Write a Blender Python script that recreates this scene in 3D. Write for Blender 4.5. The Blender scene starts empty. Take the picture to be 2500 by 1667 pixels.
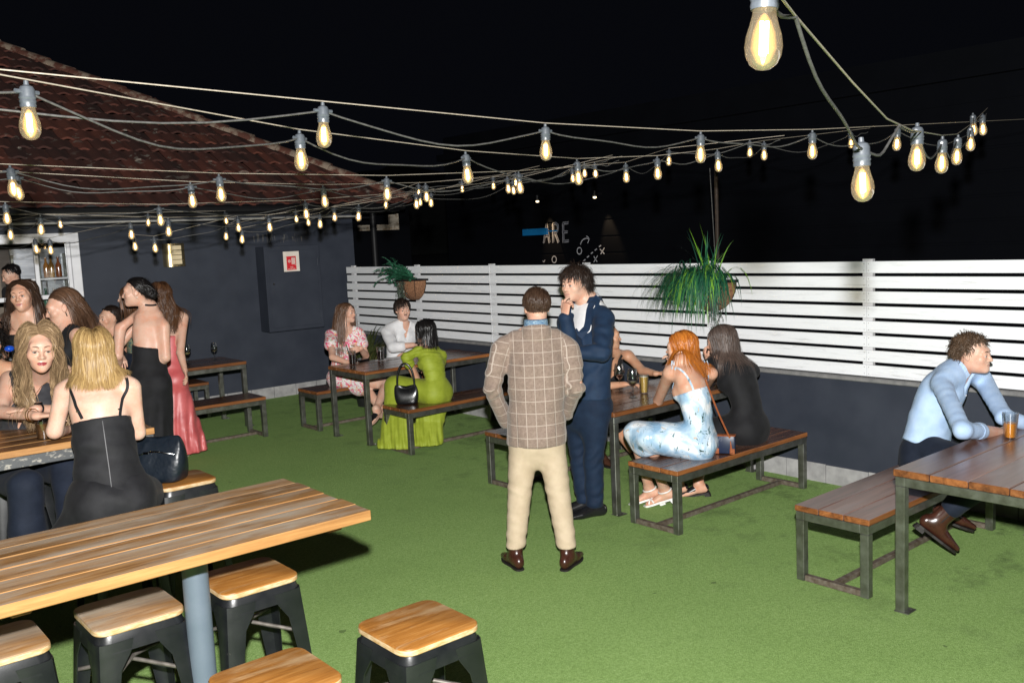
import bpy, bmesh, math, random
import numpy as np
from mathutils import Vector, Matrix
PI = math.pi
R_ = math.radians
SC = bpy.context.scene
COL = SC.collection

# ------------------------------------------------------------------ camera
CAM_H = 2.05
FPX = 2247.5            # focal length in pixels of the 2500 px wide photograph
_yaw, _pitch, _roll = R_(39.821), R_(6.41), R_(-2.651)
_fw = np.array([math.sin(_yaw)*math.cos(_pitch), math.cos(_yaw)*math.cos(_pitch), -math.sin(_pitch)])
_r0 = np.array([math.cos(_yaw), -math.sin(_yaw), 0.0])
_u0 = np.cross(_r0, _fw)
_rt = _r0*math.cos(_roll) + _u0*math.sin(_roll)
_up = -_r0*math.sin(_roll) + _u0*math.cos(_roll)
cam_data = bpy.data.cameras.new('camera')
cam_data.sensor_width = 36.0
cam_data.lens = 36.0*FPX/2500.0
cam_data.clip_start = 0.05
cam_data.clip_end = 600.0
cam = bpy.data.objects.new('camera', cam_data)
COL.objects.link(cam)
cam.matrix_world = Matrix(((_rt[0], _up[0], -_fw[0], 0.0), (_rt[1], _up[1], -_fw[1], 0.0),
                           (_rt[2], _up[2], -_fw[2], CAM_H), (0, 0, 0, 1)))
SC.camera = cam

def at(u, v, z=None, x=None, y=None, d=None):
    """world point of photo pixel (2500 px wide) on a height / wall plane / camera distance"""
    q = _fw + _rt*(u-1250)/FPX - _up*(v-833.5)/FPX
    c = np.array([0, 0, CAM_H])
    if z is not None: t = (z-CAM_H)/q[2]
    elif x is not None: t = x/q[0]
    elif y is not None: t = y/q[1]
    else: t = d
    return c + q*t

# ------------------------------------------------------------------ night sky
world = bpy.data.worlds.new('World'); SC.world = world
world.use_nodes = True
wn = world.node_tree
for n in list(wn.nodes): wn.nodes.remove(n)
w_out = wn.nodes.new('ShaderNodeOutputWorld'); w_bg = wn.nodes.new('ShaderNodeBackground')
w_bg.inputs['Color'].default_value = (0.42, 0.48, 0.72, 1); w_bg.inputs['Strength'].default_value = 0.0048
wn.links.new(w_bg.outputs[0], w_out.inputs[0])

# ------------------------------------------------------------------ the flash that lit the photograph (30 cm above the lens)
fl = bpy.data.lights.new('flash', 'POINT')
fl.energy = 1000.0; fl.shadow_soft_size = 0.035; fl.color = (1.0, 0.985, 0.96)
fl.use_nodes = True
nt = fl.node_tree
em = [n for n in nt.nodes if n.type == 'EMISSION'][0]
fo = nt.nodes.new('ShaderNodeLightFalloff'); fo.inputs['Strength'].default_value = FLASH = 0.44
nt.links.new(fo.outputs['Linear'], em.inputs['Strength'])
flo = bpy.data.objects.new('flash', fl); COL.objects.link(flo); flo.location = (0.016, -0.009, 2.356)

SC.view_settings.view_transform = 'Standard'
SC.view_settings.look = 'None'
SC.view_settings.exposure = 0.0
SC.view_settings.gamma = 1.0
SC.render.engine = 'CYCLES'
SC.cycles.use_denoising = True
SC.cycles.max_bounces = 7
SC.cycles.diffuse_bounces = 3
SC.cycles.transparent_max_bounces = 12
SC.cycles.sample_clamp_indirect = 4.0
SC.cycles.caustics_reflective = False
SC.cycles.caustics_refractive = False

# ------------------------------------------------------------------ scene helpers
rng = np.random.default_rng(7)
random.seed(7)

def wloc(o):
    p = Vector((0, 0, 0))
    while o is not None:
        p = p + o.location; o = o.parent
    return np.array(p)

def tag(o, label=None, cat=None, group=None, kind=None):
    if label: o['label'] = label
    if cat: o['category'] = cat
    if group: o['group'] = group
    if kind: o['kind'] = kind
    return o

def thing(name, label, cat, loc=(0, 0, 0), group=None):
    o = bpy.data.objects.new(name, None); COL.objects.link(o)
    o.empty_display_size = 0.05
    o.location = tuple(float(c) for c in loc)
    return tag(o, label, cat, group)

def kids(o): return [c for c in bpy.data.objects if c.parent == o]

def copy_tree(o, parent=None):
    c = o.copy(); COL.objects.link(c); c.parent = parent
    for ch in kids(o): copy_tree(ch, c)
    return c

def set_attr(me, name, kind, dom, vals):
    a = me.attributes.new(name, kind, dom)
    a.data.foreach_set('value' if kind == 'FLOAT' else 'vector', np.asarray(vals, np.float32).ravel())

class MB:
    """collects geometry (world coordinates) for ONE mesh object"""
    def __init__(s): s.v = []; s.f = []; s.m = []; s.r = []; s.n = 0; s.cur = 0.0
    def add(s, v, f, m=0, rnd=None):
        v = np.asarray(v, float).reshape(-1, 3)
        s.v.append(v); o = s.n; s.n += len(v)
        for q in f:
            s.f.append([o+i for i in q])
        s.m += [m]*len(f)
        s.r += [s.cur if rnd is None else rnd]*len(f)
        return s
    def box(s, c, size, rot=None, bev=0.0, m=0, rnd=None, seg=1):
        bm = bmesh.new(); bmesh.ops.create_cube(bm, size=1.0)
        for vt in bm.verts: vt.co = Vector((vt.co.x*size[0], vt.co.y*size[1], vt.co.z*size[2]))
        if bev > 0: bmesh.ops.bevel(bm, geom=bm.edges[:], offset=bev, segments=seg, affect='EDGES', profile=0.5)
        bm.verts.index_update()
        v = np.array([vt.co[:] for vt in bm.verts]); f = [[vt.index for vt in q.verts] for q in bm.faces]
        bm.free()
        if rot is not None: v = v @ np.asarray(rot).T
        return s.add(v+np.asarray(c), f, m, rnd)
    def lohi(s, lo, hi, bev=0.0, m=0, rnd=None, seg=1):
        lo = np.asarray(lo, float); hi = np.asarray(hi, float)
        return s.box((lo+hi)/2, hi-lo, None, bev, m, rnd, seg)
    def tube(s, pts, r, n=8, m=0, cap=True, rnd=None, close=False):
        pts = np.asarray(pts, float); k = len(pts)
        r = np.broadcast_to(np.asarray(r, float), (k,))
        t = np.gradient(pts, axis=0); t /= np.linalg.norm(t, axis=1)[:, None]+1e-12
        ref = np.array([0, 0, 1.0]) if abs(t[0][2]) < 0.9 else np.array([1.0, 0, 0])
        a = np.cross(t[0], ref); a /= np.linalg.norm(a)
        rings = []
        for i in range(k):
            a = a - t[i]*(a@t[i]); a /= np.linalg.norm(a)+1e-12
            b = np.cross(t[i], a)
            th = np.arange(n)*2*PI/n
            rings.append(pts[i]+r[i]*(np.cos(th)[:, None]*a+np.sin(th)[:, None]*b))
        v = np.concatenate(rings); f = []
        for i in range(k-1):
            for j in range(n):
                f.append([i*n+j, i*n+(j+1) % n, (i+1)*n+(j+1) % n, (i+1)*n+j])
        if cap: f.append(list(range(n))[::-1]); f.append([(k-1)*n+j for j in range(n)])
        return s.add(v, f, m, rnd)
    def lathe(s, prof, c=(0, 0, 0), n=24, m=0, ax=None, close=True, rnd=None):
        prof = np.asarray(prof, float); k = len(prof); th = np.arange(n)*2*PI/n
        v = np.stack([np.stack([p[0]*np.cos(th), p[0]*np.sin(th), np.full(n, p[1])], 1) for p in prof]).reshape(-1, 3)
        if ax is not None: v = v @ np.asarray(ax).T
        f = []
        for i in range(k-1):
            for j in range(n): f.append([i*n+j, i*n+(j+1) % n, (i+1)*n+(j+1) % n, (i+1)*n+j])
        if close:
            f.append(list(range(n))[::-1]); f.append([(k-1)*n+j for j in range(n)])
        return s.add(v+np.asarray(c), f, m, rnd)
    def ell(s, c, r, n=16, k=10, m=0, rot=None, rnd=None):
        th = np.linspace(0, PI, k)
        v = np.stack([np.sin(th), -np.cos(th)], 1)
        v[0, 0] = v[-1, 0] = 1e-4
        a = np.arange(n)*2*PI/n
        p = np.stack([np.stack([q[0]*np.cos(a), q[0]*np.sin(a), np.full(n, q[1])], 1) for q in v]).reshape(-1, 3)*np.asarray(r)
        if rot is not None: p = p @ np.asarray(rot).T
        f = []
        for i in range(k-1):
            for j in range(n): f.append([i*n+j, i*n+(j+1) % n, (i+1)*n+(j+1) % n, (i+1)*n+j])
        return s.add(p+np.asarray(c), f, m, rnd)
    def build(s, name, mats, parent=None, smooth=None, uv=None):
        v = np.concatenate(s.v) if s.v else np.zeros((0, 3))
        if parent is not None: v = v - wloc(parent)
        me = bpy.data.meshes.new(name); me.from_pydata(v.tolist(), [], s.f)
        if not isinstance(mats, (list, tuple)): mats = [mats]
        for mm in mats: me.materials.append(mm)
        if len(mats) > 1: me.polygons.foreach_set('material_index', np.array(s.m, np.int32))
        set_attr(me, 'rnd', 'FLOAT', 'FACE', s.r)
        if smooth is not None:
            me.polygons.foreach_set('use_smooth', np.ones(len(me.polygons), bool))
            if smooth < 179: me.set_sharp_from_angle(angle=R_(smooth))
        me.update()
        o = bpy.data.objects.new(name, me); COL.objects.link(o)
        if parent is not None: o.parent = parent
        return o

def rotz(a):
    c, s = math.cos(a), math.sin(a)
    return np.array([[c, -s, 0], [s, c, 0], [0, 0, 1.0]])

def text_mesh(txt, size, extr=0.0, offset=0.0):
    """flat text as vertices/faces in its own XY plane, centred"""
    cu = bpy.data.curves.new('txt', 'FONT'); cu.body = txt; cu.size = size; cu.extrude = extr; cu.offset = offset
    cu.align_x = 'CENTER'; cu.align_y = 'CENTER'; cu.resolution_u = 3
    ob = bpy.data.objects.new('txt', cu); COL.objects.link(ob)
    dg = bpy.context.evaluated_depsgraph_get()
    me = bpy.data.meshes.new_from_object(ob.evaluated_get(dg))
    v = np.array([q.co[:] for q in me.vertices]); f = [list(p.vertices) for p in me.polygons]
    bpy.data.objects.remove(ob); bpy.data.curves.remove(cu); bpy.data.meshes.remove(me)
    return v, f

# ------------------------------------------------------------------ materials
def new_mat(name):
    m = bpy.data.materials.new(name); m.use_nodes = True
    nt = m.node_tree; b = nt.nodes['Principled BSDF']
    return m, nt, b
def N(nt, t, **kw):
    n = nt.nodes.new(t)
    for k, v in kw.items():
        if k in n.inputs.keys(): n.inputs[k].default_value = v
        else: setattr(n, k, v)
    return n
def c4(c): return (c[0], c[1], c[2], 1.0)
def ramp(nt, fac, stops):
    r = nt.nodes.new('ShaderNodeValToRGB')
    while len(r.color_ramp.elements) < len(stops): r.color_ramp.elements.new(0.5)
    for e, (p, c) in zip(r.color_ramp.elements, stops): e.position = p; e.color = c4(c)
    nt.links.new(fac, r.inputs[0]); return r.outputs[0]
def mixc(nt, fac, a, b, mode='MIX'):
    m = nt.nodes.new('ShaderNodeMix'); m.data_type = 'RGBA'; m.blend_type = mode
    for sock, val in ((m.inputs[0], fac), (m.inputs[6], a), (m.inputs[7], b)):
        if isinstance(val, (int, float)): sock.default_value = val
        elif isinstance(val, (tuple, list)): sock.default_value = c4(val)
        else: nt.links.new(val, sock)
    return m.outputs[2]
def mth(nt, op, a, b=None, c=None):
    m = nt.nodes.new('ShaderNodeMath'); m.operation = op
    for i, val in enumerate((a, b, c)):
        if val is None: continue
        if isinstance(val, (int, float)): m.inputs[i].default_value = val
        else: nt.links.new(val, m.inputs[i])
    return m.outputs[0]
def coords(nt, kind='Object', scale=(1, 1, 1), attr=None):
    if attr:
        s = nt.nodes.new('ShaderNodeAttribute'); s.attribute_name = attr; out = s.outputs['Vector']
    else:
        s = nt.nodes.new('ShaderNodeTexCoord'); out = s.outputs[kind]
    m = nt.nodes.new('ShaderNodeMapping'); m.inputs['Scale'].default_value = scale
    nt.links.new(out, m.inputs[0]); return m.outputs[0]
def noise(nt, vec, scale=5, detail=4, rough=0.55, dist=0.0, out='Fac'):
    n = nt.nodes.new('ShaderNodeTexNoise')
    n.inputs['Scale'].default_value = scale; n.inputs['Detail'].default_value = detail
    n.inputs['Roughness'].default_value = rough; n.inputs['Distortion'].default_value = dist
    nt.links.new(vec, n.inputs['Vector']); return n.outputs[out]
def bump(nt, b, h, strength=0.3, dist=0.01):
    n = nt.nodes.new('ShaderNodeBump'); n.inputs['Strength'].default_value = strength; n.inputs['Distance'].default_value = dist
    nt.links.new(h, n.inputs['Height']); nt.links.new(n.outputs[0], b.inputs['Normal']); return n
def attrf(nt, name):
    a = nt.nodes.new('ShaderNodeAttribute'); a.attribute_name = name; return a.outputs['Fac']

def plain(name, col, col2=None, rough=0.6, metal=0.0, spec=0.5, scale=8, stretch=(1, 1, 1), bmp=0.0, bscale=60, bdist=0.003, lo=0.35, hi=0.65, coat=0.0):
    m, nt, b = new_mat(name)
    vec = coords(nt, 'Object', stretch)
    if col2 is not None:
        f = noise(nt, vec, scale, 5)
        nt.links.new(ramp(nt, f, [(lo, col), (hi, col2)]), b.inputs['Base Color'])
        rr = nt.nodes.new('ShaderNodeMapRange'); rr.inputs[3].default_value = rough*0.85; rr.inputs[4].default_value = min(1, rough*1.15)
        nt.links.new(f, rr.inputs[0]); nt.links.new(rr.outputs[0], b.inputs['Roughness'])
    else:
        b.inputs['Base Color'].default_value = c4(col); b.inputs['Roughness'].default_value = rough
    b.inputs['Metallic'].default_value = metal; b.inputs['Specular IOR Level'].default_value = spec
    b.inputs['Coat Weight'].default_value = coat
    if bmp > 0: bump(nt, b, noise(nt, vec, bscale, 3), bmp, bdist)
    return m

def wood_mat(name, cols, rough=0.35, spec=0.5, axis=0, grey=None, grey_amt=0.0, fine=1.0, coat=0.0, dark=None, bmp=0.25):
    """planks running along one axis; every plank gets its own grain through 'rnd'"""
    m, nt, b = new_mat(name)
    tc = nt.nodes.new('ShaderNodeTexCoord'); rn = attrf(nt, 'rnd')
    off = nt.nodes.new('ShaderNodeCombineXYZ')
    for i in range(3): nt.links.new(mth(nt, 'MULTIPLY', rn, 37.0+11*i), off.inputs[i])
    ad = nt.nodes.new('ShaderNodeVectorMath'); ad.operation = 'ADD'
    nt.links.new(tc.outputs['Object'], ad.inputs[0]); nt.links.new(off.outputs[0], ad.inputs[1])
    sc = [22.0*fine]*3; sc[axis] = 1.3*fine
    mp = nt.nodes.new('ShaderNodeMapping'); mp.inputs['Scale'].default_value = sc
    nt.links.new(ad.outputs[0], mp.inputs[0]); v = mp.outputs[0]
    g = noise(nt, v, 1.0, 6, 0.6, 0.6)
    g2 = noise(nt, v, 4.5, 5, 0.7, 0.2)
    mix = mth(nt, 'ADD', mth(nt, 'MULTIPLY', g, 0.65), mth(nt, 'MULTIPLY', g2, 0.35))
    n = len(cols)
    col = ramp(nt, mix, [(0.34+0.32*i/(n-1), c) for i, c in enumerate(cols)])
    tone = mth(nt, 'ADD', 0.78, mth(nt, 'MULTIPLY', rn, 0.44))
    tc2 = nt.nodes.new('ShaderNodeCombineColor')
    for i in range(3): nt.links.new(tone, tc2.inputs[i])
    col = mixc(nt, 1.0, col, tc2.outputs[0], 'MULTIPLY')
    if grey is not None:
        pm = nt.nodes.new('ShaderNodeMapping'); s2 = [5.0]*3; s2[axis] = 1.1; pm.inputs['Scale'].default_value = s2
        nt.links.new(ad.outputs[0], pm.inputs[0])
        patch = noise(nt, pm.outputs[0], 1.2, 5, 0.65, 0.4)
        fac = mth(nt, 'MULTIPLY', ramp(nt, patch, [(0.56-grey_amt*0.25, (0, 0, 0)), (0.72-grey_amt*0.2, (1, 1, 1))]), mth(nt, 'ADD', 0.35, mth(nt, 'MULTIPLY', g2, 1.0)))
        col = mixc(nt, fac, col, grey)
    if dark is not None:
        st = noise(nt, v, 2.3, 3, 0.6, 1.0)
        col = mixc(nt, ramp(nt, st, [(0.27, (0.85,)*3), (0.36, (0, 0, 0))]), col, dark)
    nt.links.new(col, b.inputs['Base Color'])
    rr = nt.nodes.new('ShaderNodeMapRange'); rr.inputs[3].default_value = rough*0.75; rr.inputs[4].default_value = rough*1.3
    nt.links.new(g2, rr.inputs[0]); nt.links.new(rr.outputs[0], b.inputs['Roughness'])
    b.inputs['Specular IOR Level'].default_value = spec; b.inputs['Coat Weight'].default_value = coat
    b.inputs['Coat Roughness'].default_value = 0.2
    bump(nt, b, mix, bmp, 0.004)
    return m

M = {}
M['bar_wood'] = wood_mat('weathered bar top timber', [(0.125, 0.058, 0.02), (0.27, 0.137, 0.05), (0.37, 0.21, 0.088)], 0.55, 0.3, 0, (0.40, 0.34, 0.27), 0.5, 2.2, dark=(0.08, 0.04, 0.02))
M['bar_edge'] = wood_mat('orange timber edge', [(0.24, 0.11, 0.035), (0.38, 0.19, 0.065), (0.5, 0.28, 0.11)], 0.5, 0.35, 0)
M['stool_wood'] = wood_mat('orange oak seat', [(0.21, 0.08, 0.016), (0.335, 0.137, 0.028), (0.42, 0.20, 0.055)], 0.4, 0.4, 0, (0.58, 0.42, 0.24), 0.22, 1.7, dark=(0.14, 0.05, 0.012), bmp=.4)
M['stool_worn'] = wood_mat('worn grey oak seat', [(0.18, 0.085, 0.03), (0.36, 0.18, 0.065), (0.46, 0.27, 0.12)], 0.5, 0.35, 0, (0.38, 0.32, 0.25), 0.85, 1.6, dark=(0.06, 0.03, 0.015))
M['stool_edge'] = plain('pale worn seat edge', (0.42, 0.25, 0.09), (0.6, 0.46, 0.29), 0.6, scale=25, stretch=(1, 1, 4))
M['dark_wood'] = wood_mat('dark oiled bench timber', [(0.022, 0.009, 0.005), (0.075, 0.03, 0.016), (0.15, 0.065, 0.035)], 0.27, 0.5, 0, (0.16, 0.1, 0.08), 0.0, 1.0, 0.35, bmp=0.12)
M['red_wood'] = wood_mat('reddish bench timber', [(0.06, 0.022, 0.012), (0.16, 0.07, 0.045), (0.25, 0.125, 0.09)], 0.3, 0.5, 0, (0.24, 0.16, 0.14), 0.15, 1.0, 0.3, bmp=0.12)
M['dark_edge'] = wood_mat('raw orange bench edge', [(0.06, 0.02, 0.008), (0.2, 0.07, 0.02), (0.31, 0.12, 0.038)], 0.45, 0.4, 0)
M['steel'] = plain('galvanised steel tube', (0.16, 0.16, 0.135), (0.27, 0.275, 0.25), 0.38, 0.85, 0.5, 14, bmp=0.08, bscale=90)
M['steel_worn'] = plain('rusty ground bar', (0.09, 0.065, 0.045), (0.17, 0.145, 0.115), 0.7, 0.3, 0.4, 30, bmp=0.2)
M['column'] = plain('grey blue column paint', (0.095, 0.125, 0.16), (0.12, 0.15, 0.19), 0.45, 0.0, 0.5, 5)
M['black_metal'] = plain('black powder coated steel', (0.006, 0.007, 0.009), (0.012, 0.013, 0.015), 0.34, 0.0, 0.6, 12, bmp=0.05, bscale=200)
M['brace'] = plain('scuffed brace steel', (0.1, 0.09, 0.08), (0.2, 0.18, 0.16), 0.55, 0.5, 0.4, 30)
M['bracket'] = plain('brown bracket timber', (0.14, 0.05, 0.02), (0.24, 0.1, 0.04), 0.6, scale=30)
M['navy'] = plain('dark navy wall paint', (0.022, 0.027, 0.04), (0.031, 0.037, 0.052), 0.62, 0.0, 0.35, 3, bmp=0.12, bscale=120, bdist=0.002)
M['navy_dark'] = plain('black blue cladding', (0.0017, 0.002, 0.003), (0.0022, 0.0026, 0.0038), 0.8, 0.0, 0.04, 2)
M['skirting'] = plain('grey concrete tile', (0.24, 0.235, 0.235), (0.36, 0.355, 0.35), 0.75, scale=9, bmp=0.1)
M['ledge'] = plain('grey render ledge', (0.14, 0.14, 0.14), (0.21, 0.205, 0.2), 0.8, scale=16, bmp=0.2)
M['white_frame'] = plain('white window paint', (0.68, 0.68, 0.7), (0.78, 0.78, 0.8), 0.4, scale=5)
M['black'] = plain('black plastic', (0.006, 0.006, 0.007), None, 0.5, 0.0, 0.2)
M['black_gloss'] = plain('black gloss', (0.004, 0.004, 0.005), None, 0.12)
M['socket'] = plain('grey bulb socket', (0.045, 0.052, 0.062), (0.075, 0.084, 0.098), 0.38, 0.0, 0.6, 60)
M['cord'] = plain('grey rubber cord', (0.042, 0.041, 0.04), (0.07, 0.068, 0.066), 0.55, scale=90)
M['wire_rope'] = plain('steel wire rope', (0.3, 0.26, 0.21), (0.4, 0.35, 0.29), 0.5, 0.3, 0.5, 120)
M['chrome'] = plain('chrome', (0.7, 0.7, 0.7), None, 0.12, 1.0)
M['gold'] = plain('gold', (0.8, 0.55, 0.22), None, 0.2, 1.0)
M['red_sign'] = plain('red sign ink', (0.62, 0.02, 0.03), None, 0.45)
M['sign_white'] = plain('off white sign card', (0.68, 0.6, 0.52), (0.74, 0.68, 0.6), 0.5)
M['chalk'] = plain('white wall marking', (0.26, 0.26, 0.28), (0.4, 0.4, 0.42), 0.8, scale=30)
M['mural_in'] = plain('dark letter face', (0.011, 0.013, 0.03), None, 0.8)
M['blue_sign'] = plain('blue sign paint', (0.0, 0.10, 0.26), (0.0, 0.125, 0.31), 0.6, scale=4)
M['coir'] = plain('brown coir liner', (0.13, 0.055, 0.025), (0.3, 0.15, 0.075), 0.9, scale=70, bmp=0.9, bscale=140, bdist=0.01)
M['pot'] = plain('black plant pot', (0.012, 0.012, 0.013), (0.018, 0.018, 0.019), 0.5)

def leaf_mat(name, cols, rough=0.45, trans=0.0):
    m, nt, b = new_mat(name)
    n = len(cols)
    nt.links.new(ramp(nt, attrf(nt, 'rnd'), [(i/(n-1), c) for i, c in enumerate(cols)]), b.inputs['Base Color'])
    b.inputs['Roughness'].default_value = rough
    return m
M['fern'] = leaf_mat('fern leaf', [(0.02, 0.12, 0.06), (0.05, 0.23, 0.12), (0.1, 0.32, 0.2)])
M['vine'] = leaf_mat('grey trailing vine', [(0.04, 0.06, 0.045), (0.09, 0.12, 0.09), (0.13, 0.16, 0.12)])
M['grass_leaf'] = leaf_mat('grass plant blade', [(0.008, 0.045, 0.03), (0.012, 0.085, 0.045), (0.03, 0.15, 0.05), (0.2, 0.42, 0.03)])
M['flax'] = leaf_mat('dark strap leaf', [(0.03, 0.04, 0.012), (0.06, 0.075, 0.022), (0.13, 0.12, 0.04)])

def slat_mat():
    m, nt, b = new_mat('white washed slat')
    tc = nt.nodes.new('ShaderNodeTexCoord'); rn = attrf(nt, 'rnd')
    off = nt.nodes.new('ShaderNodeCombineXYZ')
    for i in range(3): nt.links.new(mth(nt, 'MULTIPLY', rn, 29.0+13*i), off.inputs[i])
    ad = nt.nodes.new('ShaderNodeVectorMath'); ad.operation = 'ADD'
    nt.links.new(tc.outputs['Object'], ad.inputs[0]); nt.links.new(off.outputs[0], ad.inputs[1])
    mp = nt.nodes.new('ShaderNodeMapping'); mp.inputs['Scale'].default_value = (30, 1.6, 30)
    nt.links.new(ad.outputs[0], mp.inputs[0])
    g = noise(nt, mp.outputs[0], 2.2, 6, 0.7, 0.5)
    p = noise(nt, ad.outputs[0], 1.4, 3)
    f = mth(nt, 'MULTIPLY', ramp(nt, g, [(0.30, (1, 1, 1)), (0.46, (0, 0, 0))]), ramp(nt, p, [(0.35, (0.25,)*3), (0.65, (1, 1, 1))]))
    col = mixc(nt, f, (0.72, 0.735, 0.755), (0.45, 0.45, 0.45))
    nt.links.new(col, b.inputs['Base Color']); b.inputs['Roughness'].default_value = 0.6
    b.inputs['Specular IOR Level'].default_value = 0.3
    bump(nt, b, g, 0.25, 0.003)
    return m
M['slat'] = slat_mat()

def turf_mat():
    m, nt, b = new_mat('artificial turf')
    v = coords(nt, 'Object')
    f1 = noise(nt, v, 210, 2, 0.7); f2 = noise(nt, v, 55, 3, 0.6); big = noise(nt, v, 1.1, 4, 0.6); mid = noise(nt, v, 5.0, 4, 0.7)
    mx = mth(nt, 'ADD', mth(nt, 'MULTIPLY', f1, 0.72), mth(nt, 'MULTIPLY', f2, 0.28))
    col = ramp(nt, mx, [(0.33, (0.10, 0.165, 0.038)), (0.48, (0.218, 0.342, 0.098)), (0.56, (0.29, 0.425, 0.143)), (0.70, (0.45, 0.57, 0.28))])
    tone = ramp(nt, big, [(0.3, (0.88, 0.90, 0.85)), (0.7, (1.0, 1.0, 1.0))])
    col = mixc(nt, 1.0, col, tone, 'MULTIPLY')
    # worn, trodden stains close to the benches and the walls
    st = noise(nt, v, 2.6, 5, 0.75)
    px = nt.nodes.new('ShaderNodeSeparateXYZ'); nt.links.new(v, px.inputs[0])
    d = mth(nt, 'SUBTRACT', px.outputs[0], 3.9)
    near = nt.nodes.new('ShaderNodeClamp'); nt.links.new(mth(nt, 'DIVIDE', d, 2.2), near.inputs[0])
    stain = mth(nt, 'MULTIPLY', ramp(nt, st, [(0.5, (0, 0, 0)), (0.66, (1, 1, 1))]), mth(nt, 'ADD', 0.05, mth(nt, 'MULTIPLY', near.outputs[0], 0.7)))
    col = mixc(nt, stain, col, (0.035, 0.05, 0.018))
    spk = noise(nt, v, 9.0, 2, 0.5)
    col = mixc(nt, ramp(nt, spk, [(0.745, (0, 0, 0)), (0.76, (0.6,)*3)]), col, (0.03, 0.04, 0.015))
    nt.links.new(col, b.inputs['Base Color']); b.inputs['Roughness'].default_value = 0.85
    b.inputs['Specular IOR Level'].default_value = 0.15
    b.inputs['Sheen Weight'].default_value = 0.25; b.inputs['Sheen Roughness'].default_value = 0.5
    b.inputs['Sheen Tint'].default_value = (0.35, 0.6, 0.2, 1)
    bump(nt, b, mx, 0.9, 0.012)
    return m
M['turf'] = turf_mat()
M['ground'] = plain('dark ground', (0.02, 0.02, 0.02), (0.03, 0.03, 0.03), 0.9)
M['hill'] = plain('night hillside', (0.006, 0.008, 0.008), (0.012, 0.013, 0.013), 0.95, scale=0.4)

def tile_mat():
    m, nt, b = new_mat('old terracotta tile')
    v = coords(nt, 'Object'); rn = attrf(nt, 'rnd')
    n1 = noise(nt, v, 3.0, 5, 0.7)
    col = ramp(nt, mth(nt, 'ADD', mth(nt, 'MULTIPLY', rn, 0.55), mth(nt, 'MULTIPLY', n1, 0.45)), [(0.2, (0.034, 0.011, 0.008)), (0.45, (0.058, 0.017, 0.011)), (0.7, (0.095, 0.025, 0.015)), (0.95, (0.135, 0.04, 0.02))])
    l = noise(nt, v, 6.5, 5, 0.62); l2 = noise(nt, v, 1.1, 2)
    lich = mth(nt, 'MULTIPLY', ramp(nt, l, [(0.6, (0, 0, 0)), (0.64, (1, 1, 1))]), ramp(nt, l2, [(0.42, (0, 0, 0)), (0.62, (1, 1, 1))]))
    col = mixc(nt, mth(nt, 'MULTIPLY', lich, 0.85), col, (0.2, 0.18, 0.15))
    nt.links.new(col, b.inputs['Base Color']); b.inputs['Roughness'].default_value = 0.85
    bump(nt, b, noise(nt, v, 40, 4), 0.5, 0.01)
    return m
M['tile'] = tile_mat()
M['ridge'] = plain('mossy ridge cap', (0.1, 0.035, 0.022), (0.26, 0.2, 0.15), 0.9, scale=7, bmp=0.6, bscale=40, bdist=0.01, lo=0.45, hi=0.6)

def glass_mat(name, tint=(1, 1, 1), gl=0.12, em=None, ems=0.0, rough=0.03):
    """thin clear glass: mostly see-through with a mirror-like skin"""
    m = bpy.data.materials.new(name); m.use_nodes = True; nt = m.node_tree
    for n in list(nt.nodes): nt.nodes.remove(n)
    out = nt.nodes.new('ShaderNodeOutputMaterial')
    tr = nt.nodes.new('ShaderNodeBsdfTransparent'); tr.inputs[0].default_value = c4(tint)
    g = nt.nodes.new('ShaderNodeBsdfGlossy'); g.inputs['Roughness'].default_value = rough
    lw = nt.nodes.new('ShaderNodeLayerWeight'); lw.inputs['Blend'].default_value = 0.35
    f = mth(nt, 'ADD', gl*0.4, mth(nt, 'MULTIPLY', lw.outputs['Facing'], gl*4))
    mx = nt.nodes.new('ShaderNodeMixShader'); nt.links.new(f, mx.inputs[0]); nt.links.new(tr.outputs[0], mx.inputs[1]); nt.links.new(g.outputs[0], mx.inputs[2])
    last = mx.outputs[0]
    if em is not None:      # faint diffuse white mixed in to imitate the flash's pale reflection
        df = nt.nodes.new('ShaderNodeBsdfDiffuse'); df.inputs[0].default_value = (.8, .78, .74, 1)
        m2 = nt.nodes.new('ShaderNodeMixShader'); m2.inputs[0].default_value = .018; nt.links.new(last, m2.inputs[1]); nt.links.new(df.outputs[0], m2.inputs[2]); last = m2.outputs[0]
    if em is not None:
        e = nt.nodes.new('ShaderNodeEmission'); e.inputs[0].default_value = c4(em); e.inputs[1].default_value = ems
        ad = nt.nodes.new('ShaderNodeAddShader'); nt.links.new(last, ad.inputs[0]); nt.links.new(e.outputs[0], ad.inputs[1]); last = ad.outputs[0]
        m.cycles.emission_sampling = 'NONE'
    nt.links.new(last, out.inputs[0]); return m
M['glass'] = glass_mat('clear glass', (0.97, 0.98, 0.98), 0.22)
M['bulb_glass'] = glass_mat('lit bulb glass', (0.97, 0.93, 0.86), 0.24, (1.0, 0.72, 0.36), 0.13)
def emit_mat(name, col, s, sample='NONE'):
    m = bpy.data.materials.new(name); m.use_nodes = True; nt = m.node_tree
    for n in list(nt.nodes): nt.nodes.remove(n)
    out = nt.nodes.new('ShaderNodeOutputMaterial'); e = nt.nodes.new('ShaderNodeEmission')
    e.inputs[0].default_value = c4(col); e.inputs[1].default_value = s; nt.links.new(e.outputs[0], out.inputs[0])
    m.cycles.emission_sampling = sample; return m
M['filament'] = emit_mat('glowing filament', (1.0, 0.70, 0.32), 16.0)
M['lamp_on'] = emit_mat('lamp face', (1.0, 0.8, 0.5), 3.0)
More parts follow.
